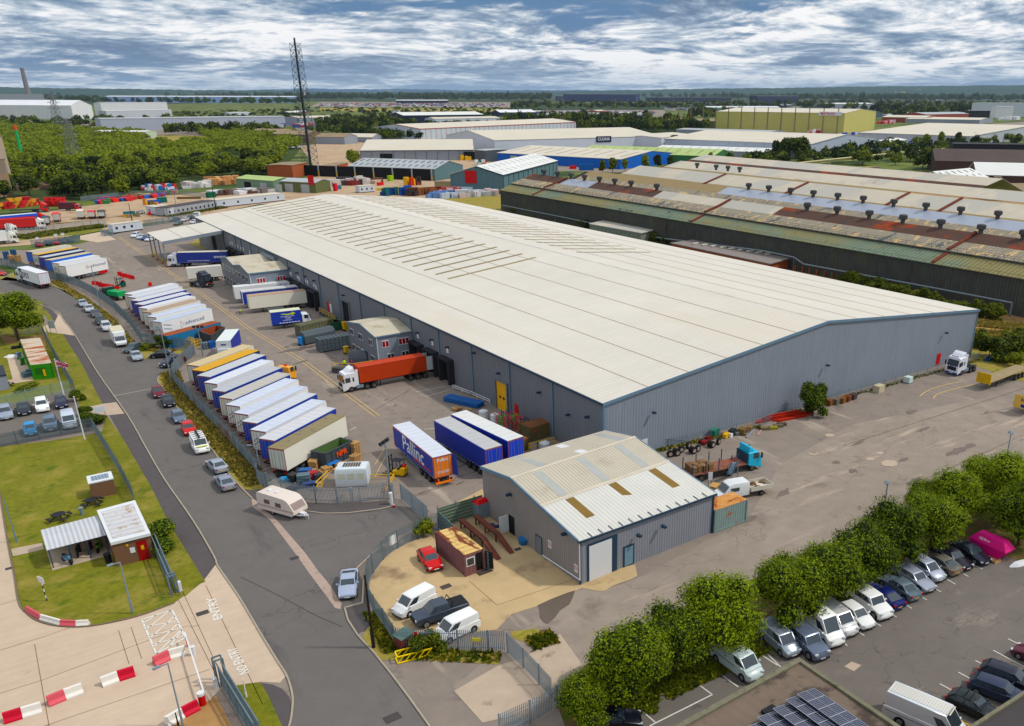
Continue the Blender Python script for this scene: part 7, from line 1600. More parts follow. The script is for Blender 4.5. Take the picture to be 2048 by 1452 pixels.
P=g('K',270,1335);t=thing('commercial_bin','green lidded commercial bin behind the palisade corner','bin',P,.35);b=MB();b.loft([[(-.75*k_,-.5*k_,z),(.75*k_,-.5*k_,z),(.75*k_,.5*k_,z),(-.75*k_,.5*k_,z)]for k_,z in((.85,.12),(1,1.3))]);b.build('body',mat('brown_red_bin',(118,60,56),.7),t);b=MB();b.add([(-.82,-.6,1.3),(.82,-.6,1.3),(.82,.6,1.45),(-.82,.6,1.45),(-.82,-.6,1.36),(.82,-.6,1.36),(.82,.6,1.55),(-.82,.6,1.55)],[(0,3,2,1),(4,5,6,7),(0,1,5,4),(1,2,6,5),(2,3,7,6),(3,0,4,7)]);b.build('lid',mat('green_grey_lid',(88,112,108),.6),t)
A,B=g('H',1640,870),g('H',1830,820);d=B-A;b=MB();L=d.length+1.2
for y in(-.45,.45):
 for z in(.1,.75):b.bar((0,y,z),(L,y,z),.1)
 for i in range(5):b.bar((i*L/5,y,.1),((i+1)*L/5,y,.75),.07)
for x in(0,L):b.bar((x,-.45,.1),(x,.45,.1),.1);b.bar((x,-.45,.75),(x,.45,.75),.1)
tag(b.build('yellow_gantry',mat('chrome_yellow',(246,214,10),.5),None,loc=A,rz=atan2(d.y,d.x)),'bright yellow steel lattice lying on the verge below the palisade corner','steel frame')
A,B=g('I',1110,1000),g('I',1420,1070);d=B-A;b=MB();L=d.length
for i in range(5):
 for j in range(3):b.box(0,-.9+i*.4,.1+j*.28,L,-.65+i*.4,.26+j*.28)
tag(b.build('racking_bundle',paint((10,96,164),.5),None,loc=A,rz=atan2(d.y,d.x)),'bundle of blue racking beams on the yard by the wall','racking')
rails('white guard rail at the foot of the wall between dock and yellow door',[(1165,900),(1330,960),(1500,1035)],'I',0,.7,M93,'white_rail')
rr=random.Random(3);cc=[(214,30,90),(120,180,50),(230,60,110),(40,44,48),(190,20,60),(90,130,60),(200,60,90),(50,60,120)]
for i in range(14):
 u=i%7;v=i//7;A,B,C_=g('I',1575,1215),g('I',1840,1330),g('I',1690,1130);P=A+(B-A)*(u/6)+V3((1.3,0.2,0))*v*1.1
 b=MB();h_=1.7+rr.uniform(-.2,.2)
 for x in(-.4,.4):
  for y in(-.5,.5):b.bar((x,y,0),(x,y,h_),.06)
 for z in(.2,h_*.5,h_):
  for x in(-.4,.4):b.bar((x,-.5,z),(x,.5,z),.06)
  b.bar((-.4,-.5,z),(.4,-.5,z),.06)
 for y in(-.25,0,.25):b.bar((-.4,y,.2),(-.4,y,h_),.04)
 tag(b.build('roll_cage',paint(cc[i%8],.5),None,loc=P,rz=rr.uniform(-.2,.2)),'coloured metal roll cage in the jumble behind the blue trailers','roll cage','roll cages crowded by the warehouse wall')
M48=mat('mottled_green_rust',(104,96,66),.8,var=.25,vs=1.2,spot=((140,86,56),.6,.52,.08),spot2=((74,92,70),.7,.55,.08))
for k,a_,c_,dp,h_,lab in(('J',(1415,385),(1620,320),2.4,2.2,'mottled green and rust steel box behind the blue trailers'),('J',(1360,465),(1400,450),1.6,1.8,'narrow mottled green box beside the nearest blue trailer')):
 Q=rect(g(k,*a_),g(k,*c_),dp);container(lab,Q,h_,M48,mat('rust_top',(124,84,58),.9,var=.2),'steel_box','box')
b=MB();b.cyl((0,0,0),(0,0,.7),.75,n=14);b.cyl((0,0,.7),(0,0,1.0),.75,.3,n=14);tag(b.build('wrapped_reel',M92,None,loc=g('J',1545,430),smooth=40),'white wrapped round bale behind the yellow rail','bale')
for x,y,lab in((1095,205,'white wrapped bale left of the roll cages'),(990,170,'white wrapped bale peeping over the white topped trailer')):b=MB();b.cyl((0,0,0),(0,0,1.3),.7,n=12);b.cyl((0,0,1.3),(0,0,1.5),.7,.3,n=12);tag(b.build('wrapped_bale',M92,None,loc=g('J',x,y),smooth=40),lab,'bale')
zc=2.5
def ribbox(label,a_,c_,depth,h_,m,k='W',roof=None,rnd_=False,name='waste_compactor'):
 A,B=g(k,*a_),g(k,*c_);d=B-A;L=d.length;t=thing(name,label,'skip',A,atan2(d.y,d.x));b=MB()
 if rnd_:b.loft([[(x,0,.3),(x,0,h_*.7),(x,.5,h_),(x,depth-.5,h_),(x,depth,h_*.7),(x,depth,.3)]for x in(0,L)])
 else:b.box(0,0,.2,L,depth,h_)
 b.build('body',m,t)
 if not rnd_:
  b=MB();n=int(L/.75)
  for i in range(n+1):x=i*L/n;b.box(x-.06,-.08,.2,x+.06,-.003,h_+.06);b.box(x-.06,-.08,h_+.003,x+.06,depth+.08,h_+.08)
  for z in(.9,1.6):b.box(0,-.05,z,L,-.002,z+.08)
  b.build('rib',roof or m,t)
 b=MB();b.box(.1,.3,0,L-.1,.5,.195);b.box(.1,depth-.5,0,L-.1,depth-.3,.195);b.build('runner',M11,t)
M10=mat('dark_grey_steel',(82,92,98),.6,var=.1,vs=1)
ribbox('ribbed olive topped skip furthest from us beside the grey compactor',(440,790),(870,690),2.4,2.5,mat('grey_olive_steel',(96,98,84),.7,var=.15),roof=mat('olive_ribs',(138,130,86),.7))
ribbox('smooth round shouldered grey compactor between two ribbed skips',(490,895),(900,800),2.4,2.5,M10,rnd_=True)
ribbox('long ribbed dark grey skip nearest the grey office',(690,998),(1120,925),2.4,2.6,M10)
wheelie('light blue wheelie bin at the end of the round grey compactor',g('W',430,890),.3,paint((24,130,200),.5),1.6);wheelie('yellow bin between the ribbed skip and the office',g('W',1045,1005),.2,M96,1.4);wheelie('yellow bin behind the ribbed skip',g('W',1030,690),.2,M96,1.8)
Q=rect(g('W',870,700),g('W',1000,670),2.2);skip('small green skip with yellow edges by the loading ramp',Q,1.8,paint((22,90,60),.6),M24,ribs=True);rails('yellow barrier frame behind the small green skip',[(760,610),(850,640),(960,620)],'W',0,1.4)
Q=rect(g('W',640,840),g('W',720,820),1.5);box4('red_box','red box on the ground between compactor and ribbed skip','box',Q,1.0,M59,M59,.02,.05)
rails('yellow handrail along the loading ramp beside the wall',[(680,440),(890,560)],'W',.9,1.1);Q=[g('W',665,470),g('W',900,590),g('W',930,575),g('W',700,450)];b=MB();b.prism([(q.x-Q[0].x,q.y-Q[0].y)for q in Q],0,.9);tag(b.build('loading_ramp',mat('dark_concrete',(78,84,88),.9,var=.15),None,loc=Q[0]),'dark concrete loading ramp wall under the yellow handrail','ramp')
Q=[g('W',845,1260),g('W',1130,1310),g('W',1440,1240),g('W',1300,1180),g('W',1000,1190)];b=MB();b.prism([(q.x-Q[0].x,q.y-Q[0].y)for q in Q],0,.95);tag(b.build('platform',mat('dark_concrete',(78,84,88)),None,loc=Q[0]),'dark walled raised platform in front of the grey office','platform')
pr=[at_z('W',850,1205,.95),at_z('W',1150,1215,.95),at_z('W',1420,1170,.95)]
def rails_w(label,P,z0,h_):
 P0=P[0].copy();b=MB()
 for a_,c_ in zip(P,P[1:]):
  for z in(h_*.5,h_):b.bar(a_-P0+V3((0,0,z)),c_-P0+V3((0,0,z)),.09)
  n=max(1,int((c_-a_).length/1.6))
  for i in range(n+1):p=a_-P0+(c_-a_)*(i/n);b.bar(p,p+V3((0,0,h_)),.09)
 tag(b.build('yellow_rail',M96,None,loc=(P0.x,P0.y,z0)),label,'guard rail')
rails_w('yellow rail round the raised platform by the grey office',pr,.95,1.0)
t=thing('smoking_shelter','grey domed smoking shelter against the office end','shelter',at_z('W',1100,1100,0),-.7);b=MB()
b.loft([[(x,1.1*cos(a),2.1*sin(a))for a in[pi*i/8 for i in range(9)]]for x in(0,3.6)],closed=False,cap=False);b.build('canopy',mat('smoked_perspex',(96,100,106),.3,var=.1),t,recalc=False);b=MB();b.box(.2,-.2,.4,3.4,.2,.5);b.build('bench',M84,t)
def person(label,P,az,top,legs,walk_=.0,skin=(190,140,110),hair=(40,30,26),h_=1.76,hat=None):
 t=thing('person',label,'person',P,az)
 import bmesh
 J=dict(pel=(0,0,.96),ch=(0,0,1.3),nk=(0,0,1.47),hd=(.02,0,1.58),top=(.02,0,1.74),ls=(0,.19,1.4),le=(-.02+walk_*.15,.27,1.12),lh=(.05+walk_*.3,.28,.88),rs=(0,-.19,1.4),re=(-.02-walk_*.1,-.27,1.12),rh=(.05-walk_*.25,-.28,.88),lp=(0,.1,.92),lk=(.03-walk_*.15,.11,.5),la=(-.03-walk_*.4,.11,.09),lt=(.14-walk_*.4,.12,.04),rp=(0,-.1,.92),rk=(.05+walk_*.3,-.11,.5),ra=(-.03+walk_*.3,-.11,.09),rt=(.14+walk_*.3,-.12,.04))
 R_=dict(pel=.15,ch=.17,nk=.065,hd=.1,top=.075,ls=.075,le=.05,lh=.045,rs=.075,re=.05,rh=.045,lp=.1,lk=.065,la=.05,lt=.04,rp=.1,rk=.065,ra=.05,rt=.04)
 E_=[('pel','ch'),('ch','nk'),('nk','hd'),('hd','top'),('ch','ls'),('ls','le'),('le','lh'),('ch','rs'),('rs','re'),('re','rh'),('pel','lp'),('lp','lk'),('lk','la'),('la','lt'),('pel','rp'),('rp','rk'),('rk','ra'),('ra','rt')]
 ks=list(J);me=bpy.data.meshes.new('body');me.from_pydata([J[k]for k in ks],[(ks.index(a),ks.index(c))for a,c in E_],[]);o=bpy.data.objects.new('body',me);COL.objects.link(o)
 md=o.modifiers.new('s','SKIN');sv=me.skin_vertices[0].data
 for i,k in enumerate(ks):sv[i].radius=(R_[k],R_[k]);
 sv[0].use_root=True;md.branch_smoothing=.5;m2=o.modifiers.new('b','SUBSURF');m2.levels=m2.render_levels=1
 bpy.context.view_layer.update();nm=bpy.data.meshes.new_from_object(o.evaluated_get(bpy.context.evaluated_depsgraph_get()));bpy.data.objects.remove(o)
 mats=[paint(skin,.6),paint(top,.8),paint(legs,.8),paint((30,28,28),.7)];nm.materials.clear()
 for m in mats:nm.materials.append(m)
 for f in nm.polygons:
  z=f.center.z;y=abs(f.center.y);f.material_index=0 if z>1.46 else(1 if(z>.95 and not(y>.22 and z<.95))else(3 if z<.12 else 2));f.use_smooth=True
  if y>.22 and z<.96:f.material_index=0
 bo=bpy.data.objects.new('body',nm);COL.objects.link(bo);bo.parent=t
 b=MB();b.loft([[(.02+r*1.0*cos(a)-.01,r*cos(0)*sin(a),z)for a in[2*pi*i/10 for i in range(10)]]for r,z in((.105,1.62),(.112,1.68),(.09,1.75),(.03,1.785))]);b.build('hair' if not hat else 'cap',paint(hat or hair,.8),bo,smooth=60)
person('person in a hi-vis yellow top walking across the yard',g('B',522,975),radians(200),(206,236,40),(44,70,60),.6)
person('person in a hi-vis vest standing behind the platform rail',at_z('W',1022,1200,.95)+V3((0,0,.95)),radians(250),(214,240,40),(40,44,60));person('person in a magenta top behind the platform rail',at_z('W',1118,1205,.95)+V3((0,0,.95)),radians(240),(150,20,90),(120,24,80))
zc=2.7;Q=[at_z('X',40,640,zc),at_z('X',850,428,zc),at_z('X',700,388,zc),at_z('X',-150,590,zc)];Q[1]=Q[0]+(Q[1]-Q[0]).normalized()*12.2;Q[2]=Q[1]+(Q[3]-Q[0])*0+V3((-(Q[1]-Q[0]).y,(Q[1]-Q[0]).x,0)).normalized()*2.44;Q[3]=Q[0]+(Q[2]-Q[1])
container('blue shipping container with a brown rusted roof in front of the advanced trailer',Q,zc,mat('blue_container',(56,124,170),.6,var=.1,stripe=('xy',.35,.14,.8)),mat('brown_rust_roof',(150,84,58),.9,var=.15))
zc=2.4;Q=[at_z('X',815,625,zc),at_z('X',1060,478,zc),at_z('X',910,448,zc),at_z('X',590,540,zc)];skip('dark open skip with a rusty red inside beside the blue container',Q,zc,mat('dark_green_grey',(72,78,80),.7,var=.2),mat('rust_inside',(150,78,52),.9,var=.2,stripe=('x',.6,.15,.2)))
for k,x,y,az,lab in(('X',430,800,.3,'left yellow stillage frame beside the blue container'),('X',560,830,.5,'right yellow stillage frame beside the rusty skip')):
 b=MB()
 for xx in(-.9,.9):
  for yy in(-.6,.6):b.bar((xx,yy,0),(xx,yy,1.3),.09)
 for z in(.1,.7,1.3):
  for yy in(-.6,.6):b.bar((-.9,yy,z),(.9,yy,z),.09)
  for xx in(-.9,.9):b.bar((xx,-.6,z),(xx,.6,z),.09)
 tag(b.build('stillage',M96,None,loc=g(k,x,y),rz=az),lab,'steel frame')
for x,y,lab,c3 in((830,850,'blue pallets stacked by the white fronted trailer',(16,100,180)),(730,870,'grey crates stacked beside the blue pallets',(110,122,130))):pallets(lab,g('X',x,y),.4,9,paint(c3,.6))
b=MB();b.loft([[(-.5,y,z)for y,z in((-.2,0),(-.12,.5),(-.06,1.0),(.06,1.0),(.12,.5),(.2,0))],[(.5,y,z)for y,z in((-.2,0),(-.12,.5),(-.06,1.0),(.06,1.0),(.12,.5),(.2,0))]]);rb_=b.build('plastic_barrier',M59,None);tag(rb_,'red plastic barrier in the broken line across the top yard','barrier','red plastic barriers in the top yard');first=True
for(x0_,y0_,x1_,y1_,n)in((1225,925,1270,945,3),(1285,945,1360,965,4),(965,1020,1025,1030,3),(1030,1040,1150,1060,6),(1110,1065,1200,1075,4),(1540,1035,1560,1045,1)):
 for i in range(n):
  P=g('A',x0_+(x1_-x0_)*i/max(1,n-1),y0_+(y1_-y0_)*i/max(1,n-1));c=rb_ if first else rb_.copy()
  if not first:COL.objects.link(c)
  first=False;c.location=P;c.rotation_euler=(0,0,random.uniform(-.7,.7))
for x,y,n,c3,lab in((75,760,16,(40,90,130),'blue pallet stack at the fence, far left of the top trailers'),(150,740,16,(40,90,130),'second blue pallet stack at the far left of the top trailers'),(130,800,16,None,'wooden pallet stack behind the far left fence'),(200,800,16,None,'wooden pallet stack beside the blue doored trailer')):pallets(lab,g('A',x,y),.5,n,paint(c3,.6)if c3 else None)
def tyre(label,P,az,r=.5,stack=1):
 t=thing('wheel_and_tyre',label,'wheel',P,az,'old lorry wheels by the gable fence')
 for i in range(stack):b=MB();b.cyl((0,-.17,r),(0,.17,r),r,n=18);o=b.build('tyre',M86,t,loc=(0,i*.45,0),smooth=40);b=MB();b.cyl((0,-.19,r),(0,-.175,r),r*.55,n=14);b.build('rim',mat('rusty_white_rim',(170,150,140),.6,var=.2),o)
for i,(x,y,s_)in enumerate(((865,520,1),(930,510,2),(965,480,1),(1080,490,2),(1115,470,1),(1250,435,2),(1305,405,1),(1030,440,1))):tyre('old lorry wheel lying by the gable fence, %s from the left'%('first','second','third','fourth','fifth','sixth','last','middle')[i],g('L',x,y),-.3+i*.1,.5,s_)
def junk(label,k,x,y,boxes,rz=0,name='scrap_heap',cat='scrap'):
 b=MB();ms=[];
 for(cx_,cy_,cz_,a_,b_,c_,r_,rgb)in boxes:
  if rgb not in ms:ms.append(rgb)
  b.obox((cx_,cy_,cz_),a_,b_,c_,r_,ms.index(rgb))
 tag(b.build(name,[mat('junk_%d_%d_%d'%r,r,.8,var=.2,vs=2)for r in ms],None,loc=g(k,x,y),rz=rz),label,cat)
junk('red tractor frame lying between old lorry wheels','L',1195,395,[(0,0,.4,2.2,.5,.4,.3,(130,40,44)),(.5,.2,.7,.8,.6,.4,.1,(110,30,34)),(-.7,.1,.3,.5,1.2,.5,0,(90,30,30))])
junk('green sheet thrown over a heap by the gable fence','L',1265,320,[(0,0,.5,1.4,1.0,.9,.3,(16,120,100))]);junk('yellow and white odds and ends by the gable fence','L',1375,340,[(0,0,.35,1.2,.6,.6,.3,(230,180,30)),(.6,-.3,.3,.5,.5,.6,.1,(226,226,224))])
junk('black scrap seat and bags by the gable fence','L',1430,320,[(0,0,.5,1.2,.8,.9,.4,(40,46,50)),(.7,-.3,.3,1,.6,.4,.9,(120,122,124))]);junk('brown ropes and timber heap by the gable fence','L',1520,310,[(0,0,.5,1.2,1,.9,.4,(118,96,62)),(.9,0,.35,1.4,.8,.6,.2,(100,80,58)),(1.8,.3,.4,1.2,.8,.7,.5,(130,108,76))])
junk('pile of grey boards lying in front of the brown heap','L',1600,305,[(0,0,.1,4,.3,.12,.45,(150,150,156)),(.3,.5,.22,3.6,.25,.1,.42,(120,124,130)),(1.2,-.6,.08,2.4,.2,.08,.5,(200,150,140))])
for i,(x,y)in enumerate(((1730,270),(1800,265),(1850,245),(1880,230))):junk('mossy wrapped bundle on the ground before the red beams, %s from the left'%('first','second','third','last')[i],'L',x,y,[(0,0,.2,1.4,.7,.4,-.5,((120,108,80),(150,140,60),(110,100,84),(90,80,70))[i])])
A,B=g('L',1640,215),g('M',275,770);d=B-A;b=MB();L=d.length
for i,(y,z,x0_,x1_)in enumerate(((0,.15,0,L*.95),(.4,.15,.5,L),(0,.45,1.8,L*.9),(.4,.45,1.5,L*.85),(-.5,.12,L*.3,L*1.02),(-.9,.12,L*.35,L*.9),(.2,.75,2.0,L*.8))):b.box(x0_,y-.15,z-.13,x1_,y+.15,z-.09);b.box(x0_,y-.02,z-.09,x1_,y+.02,z+.11);b.box(x0_,y-.15,z+.11,x1_,y+.15,z+.15)
tag(b.build('red_steel_beams',mat('red_oxide',(180,54,30),.7,var=.1),None,loc=A,rz=atan2(d.y,d.x)),'long pile of red oxide steel beams by the gable fence','steel beams')
for i,(x,y)in enumerate(((445,700),(500,690),(550,680),(595,665),(640,650))):junk('rusty engine block beside the bush, %s from the left'%('first','second','third','fourth','last')[i],'M',x,y,[(0,0,.5,1.2,.9,.9,.2,((120,80,44),(110,104,96),(130,82,44),(110,66,40),(72,64,60))[i])],name='engine_block')
junk('pale concrete block by the gable fence','M',850,590,[(0,0,.6,1.7,1.2,1.2,.1,(196,186,160))],name='concrete_block');junk('white plastic tank cube in a cage by the gable fence','M',1093,515,[(0,0,.6,1.2,1.1,1.0,.1,(206,220,216)),(0,0,.08,1.25,1.15,.12,.1,(110,150,156))],name='tank_cube',cat='tank')
junk('blue scrap frame below the bushes at the right','M',1755,330,[(0,0,.2,2.6,1.2,.3,.2,(30,70,90)),(0,.3,.9,1.6,.1,.1,.2,(150,150,170)),(-.8,.3,.5,.1,.1,.9,.2,(150,150,170)),(.8,.3,.5,.1,.1,.9,.2,(150,150,170))])
zc=2.75;Q=[g('L',1252,1215),g('L',1540,1110)];d=(Q[1]-Q[0]);Q=rect(Q[0]+V3((.25,0,0)),Q[0]+V3((.25,0,0))+d,2.5)
container('pale blue container streaked with rust at the end of the works unit',Q,2.9,mat('rust_streaked_blue',(138,158,156),.8,var=.12,stripe=('xy',.35,.08,.5),spot=((170,104,50),.5,.55,.08)),mat('orange_rust_roof',(206,150,96),.9,var=.15,spot=((150,78,40),.6,.5,.1),spot2=((220,200,170),.4,.56,.1)))
board('white notice board between flatbed and tipper','L',(1210,790),(1245,785),2.0,1.1)
junk('cardboard and rubbish heap behind the rusty container','L',1265,850,[(0,0,.6,1.4,1.0,1.2,.4,(190,150,100)),(.8,.4,.4,.8,.8,.8,.1,(40,40,50))])
P=g('L',1400,690);b=MB()
for y in(-.4,.4):b.bar((0,y,0),(-2.0,y,3.0),.1);b.bar((-2.0,y,3.0),(-2.4,y,0),.1);b.bar((-.1,y,1.0),(-2.0,y,3.9),.05)
for i in range(9):b.box(-.22*i-.3,-.4,.3*i+.3,-.22*i-.05,.4,.3*i+.35)
tag(b.build('access_steps',M83,None,loc=P,rz=1.1),'blue-grey mobile access steps leaning by the turquoise flatbed','steps')
zc=1.5;A,B,C_=g('N',1560,615,1.2),g('N',1850,770,.3),g('N',1945,690,.9);
t=thing('covered_skip','bright pink covered skip at the top corner of the car park','skip',g('N',1700,720),0);pm=mat('hot_pink',(206,20,120),.5,var=.06);a0=atan2((g('N',1850,775)-g('N',1600,660)).y,(g('N',1850,775)-g('N',1600,660)).x);t.rotation_euler=(0,0,a0)
b=MB();b.loft([[(x0_,-.9,z),(4.4-x0_,-.9,z),(4.4-x0_,.95,z),(x0_,.95,z)]for x0_,z in((.9,.05),(0,1.35))]);b.loft([[(0,-.9,1.353),(4.4,-.9,1.353),(4.4,.95,1.353),(0,.95,1.353)],[(.7,-.35,2.2),(3.7,-.35,2.2),(3.7,.5,2.2),(.7,.5,2.2)]]);bd=b.build('body',pm,t);[setattr(ch,'location',V3((-2.0,.4,0)))for ch in(bd,)]
text('DJLBros',.38,LW,bd,(1.7,-.68,1.75),(.99,0,0))
pallets('pallet leaning against the pink covered skip',g('N',1765,780),a0,2);t=bpy.data.objects[-1]if 0 else None
b=MB();b.loft([[(x,-w_,0),(x,w_,0),(x,w_*.5,h_),(x,-w_*.5,h_)]for x,w_,h_ in((-1.4,.1,.1),(-.5,.45,.35),(.8,.5,.3),(1.5,.3,.15))]);tag(b.build('white_wrapping',M92,None,loc=g('N',2000,815),rz=-.2),'crumpled white sheeting at the right edge by the pink skip','sheeting')
def flatroof(label,C0,D1,D2,L1,L2,h_,m):
 t=thing('flat_roofed_building',label,'building',(C0.x,C0.y,0),0);d1,d2=D1.normalized(),D2.normalized();P=[V3(),d1*L1,d1*L1+d2*L2,d2*L2]
 b=MB();b.prism([(p.x,p.y)for p in P],0,h_-.3);b.build('wall',M7,t);b=MB();c_=sum(P,V3())/4;I=[p+(c_-p).normalized()*.6 for p in P];b.prism([(p.x,p.y)for p in I],h_-.297,h_-.2);b.build('roof',m,t)
 b=MB()
 for i in range(4):
  j=(i+1)%4;a_,e_,e2,a2=P[i],P[j],I[j],I[i];b.add([a_+V3((0,0,h_-.297)),e_+V3((0,0,h_-.297)),e2+V3((0,0,h_-.297)),a2+V3((0,0,h_-.297)),a_+V3((0,0,h_)),e_+V3((0,0,h_)),e2+V3((0,0,h_)),a2+V3((0,0,h_))],[(0,3,2,1),(4,5,6,7),(0,1,5,4),(1,2,6,5),(2,3,7,6),(3,0,4,7)])
 b.build('parapet',mat('lichened_parapet',(120,116,98),.9,var=.2,vs=1.5,spot=((92,96,72),1.2,.54,.1)),t);return t,d1,d2
hz_=4.2;C0=at_z('P',205,885,hz_);D1=at_z('P',1040,1450,hz_)-C0;D2=at_z('O',1020,1330,hz_)-C0
M27=mat('grey_felt_roof',(118,104,92),.9,var=.12,vs=.4,spot=((78,68,62),.16,.5,.06),bump=.1,stripe=('x',1.0,.03,.1));t,d1,d2=flatroof('flat felt roof with solar panels across the bottom right corner',C0,D1,D2,26,22,hz_,M27)
M54=mat('solar_panel',(24,28,56),.15,var=.04,spec=.9,stripe=None);M55=mat('panel_frame',(176,180,190),.4,.4,var=0)
def pvbox(b1,b2,u0,u1,v0,v1,z0,z1,m):
 pass
def solar(par,O_,ua,va,n,pitch=1.06,ln=2.0):
 for i in range(n):
  for j in range(2):
   p=O_+ua*(i*pitch)+va*(j*(ln*.5+.02));zz_=(hz_+.12,hz_+.42)
   q=[p+V3((0,0,.0)),p+ua*(pitch-.04)+V3((0,0,.0)),p+ua*(pitch-.04)+va*(ln*.5)+V3((0,0,.2)),p+va*(ln*.5)+V3((0,0,.2))];q=[x_+V3((0,0,j*.2))for x_ in q]
   if(q[1]-q[0]).cross(q[3]-q[0]).z<0:q=[q[1],q[0],q[3],q[2]]
   b=MB();b.slab(q,.04);o=b.build('solar_panel',M54,par);b=MB()
   for s_ in range(1,6):a_,c_=q[0]*(1-s_/6)+q[1]*(s_/6),q[3]*(1-s_/6)+q[2]*(s_/6);b.bar(a_+V3((0,0,.045)),c_+V3((0,0,.045)),.012)
   for s_ in range(1,4):a_,c_=q[0]*(1-s_/4)+q[3]*(s_/4),q[1]*(1-s_/4)+q[2]*(s_/4);b.bar(a_+V3((0,0,.045)),c_+V3((0,0,.045)),.012)
   for s_ in range(4):b.bar(q[s_]+V3((0,0,.05)),q[(s_+1)%4]+V3((0,0,.05)),.035)
   b.build('cell_grid',M55,o)
for r,(x,y)in enumerate(((330,1135),(240,1180),(140,1250),(20,1320),(-80,1400))):
 O_=at_z('P',x,y,hz_)-C0+V3((0,0,hz_-.1));solar(t,O_,d1,d2,9-r)
C0b=at_z('P',1590,1455,4.6);D1b=at_z('P',2060,1150,4.6)-C0b;t2,_,_=flatroof('second dark flat roof at the very bottom right corner',C0b-D1b.normalized()*3,D1b,V3((D1b.y,-D1b.x,0)),24,12,4.6,mat('dark_felt_roof',(74,70,70),.9,var=.1))
b=MB();b.box(-.6,-.3,0,.6,.3,.25);tag(b.build('roof_duct',M84,None,loc=g('O',1600,1325,hz_-.2)),'dark duct box on the flat roof left of the solar panels','duct')
# TREES
L_near=leafmat('leaf_bright',(26,50,6),(150,168,46),.2,cs=1.3);L_mid=leafmat('leaf_mid',(32,50,14),(134,146,56),.55,cs=.4);L_dark=leafmat('leaf_dark',(22,42,18),(70,94,40),.4,cs=.35)
L_bush=leafmat('leaf_bush',(44,62,18),(140,146,56),.3,cs=1.2);L_hedge=leafmat('leaf_hedge',(40,64,10),(132,148,30),.1,cs=1.5)
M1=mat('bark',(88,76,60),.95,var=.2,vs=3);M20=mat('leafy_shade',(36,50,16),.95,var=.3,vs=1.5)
def leaves(lobes,n,size,seed,inner=.25,up=.35,aspect=.6,shoots=0):
 r_=random.Random(seed);b=MB();tint=[];W=[l[3]**2 for l in lobes];tot=sum(W)
 for i in range(n):
  x=r_.uniform(0,tot);k=0
  while x>W[k]and k<len(lobes)-1:x-=W[k];k+=1
  cx_,cy_,cz_,R,sq=lobes[k]
  u=r_.uniform(-.65,1);th=r_.uniform(0,2*pi);s_=math.sqrt(max(0,1-u*u));d=V3((s_*cos(th),s_*sin(th),u))
  rad=R*(1-inner*r_.random()**1.6+r_.gauss(0,.07));p=V3((cx_+d.x*rad,cy_+d.y*rad,cz_+d.z*rad*sq))
  nn=(d+V3((r_.gauss(0,.45),r_.gauss(0,.45),r_.gauss(0,.45)+up))).normalized();t1=nn.cross(V3((r_.gauss(0,1),r_.gauss(0,1),r_.gauss(0,1)))).normalized();t2=nn.cross(t1)
  s1=size*r_.uniform(.6,1.25);a1,a2=t1*s1*.5,t2*s1*aspect*.5
  o=len(b.v);b.v+=[tuple(p-a1),tuple(p-a2*1.0),tuple(p+a1),tuple(p+a2)];b.f.append((o,o+1,o+2,o+3));b.m.append(0);tint.append(min(1,max(0,r_.gauss(.5,.25))))
 for i in range(shoots):
  cx_,cy_,cz_,R,sq=lobes[r_.randrange(len(lobes))];u=r_.uniform(-.2,1);th=r_.uniform(0,2*pi);s_=math.sqrt(1-u*u);d=V3((s_*cos(th),s_*sin(th),u*sq));dd=(d+V3((0,0,.7))).normalized();L=r_.uniform(.3,1.0);tv=r_.gauss(.62,.15)
  for k in range(12):
   p=V3((cx_,cy_,cz_))+d*R*.92+dd*(L*k/11)+V3((r_.gauss(0,.1),r_.gauss(0,.1),r_.gauss(0,.08)));t1=V3((r_.gauss(0,1),r_.gauss(0,1),r_.gauss(0,.5))).normalized();t2=t1.cross(V3((r_.gauss(0,1),r_.gauss(0,1),1))).normalized();s1=size*r_.uniform(.5,.9)*(1-k*.04);o=len(b.v)
   b.v+=[tuple(p-t1*s1*.5),tuple(p-t2*s1*.3),tuple(p+t1*s1*.5),tuple(p+t2*s1*.3)];b.f.append((o,o+1,o+2,o+3));b.m.append(0);tint.append(min(1,max(0,tv+k*.02)))
 return b,tint
def crown_mesh(name,lobes,n,size,seed,m,**kw):
 b,tint=leaves(lobes,n,size,seed,**kw);me=bpy.data.meshes.new(name);me.from_pydata(b.v,[],b.f);me.materials.append(m)
 at=me.attributes.new('tint','FLOAT','FACE');at.data.foreach_set('value',tint);return me
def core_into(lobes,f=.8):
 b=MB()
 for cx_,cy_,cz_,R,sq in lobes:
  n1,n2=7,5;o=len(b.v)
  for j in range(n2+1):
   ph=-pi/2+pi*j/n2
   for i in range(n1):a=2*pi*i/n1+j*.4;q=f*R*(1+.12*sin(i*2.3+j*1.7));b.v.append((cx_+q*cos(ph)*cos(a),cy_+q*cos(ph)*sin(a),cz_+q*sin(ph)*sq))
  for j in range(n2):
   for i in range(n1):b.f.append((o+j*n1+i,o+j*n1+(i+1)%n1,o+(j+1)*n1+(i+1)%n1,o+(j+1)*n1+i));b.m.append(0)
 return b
def lobes_for(seed,R,H,n,base=.28,sq=.85):
 r_=random.Random(seed);L=[(0,0,H*.58,R*.66,(H*.42)/(R*.66)*.8)]
 for i in range(n):
  a=2*pi*i/n*1.618*2+r_.uniform(-.3,.3);q=r_.uniform(.35,.72)*R;z=H*r_.uniform(base+.08,.84);fr_=1-max(0,(z/H-.55))*1.1
  L.append((q*fr_*cos(a),q*fr_*sin(a),z,R*r_.uniform(.28,.46),r_.uniform(.75,1.0)))
 return L
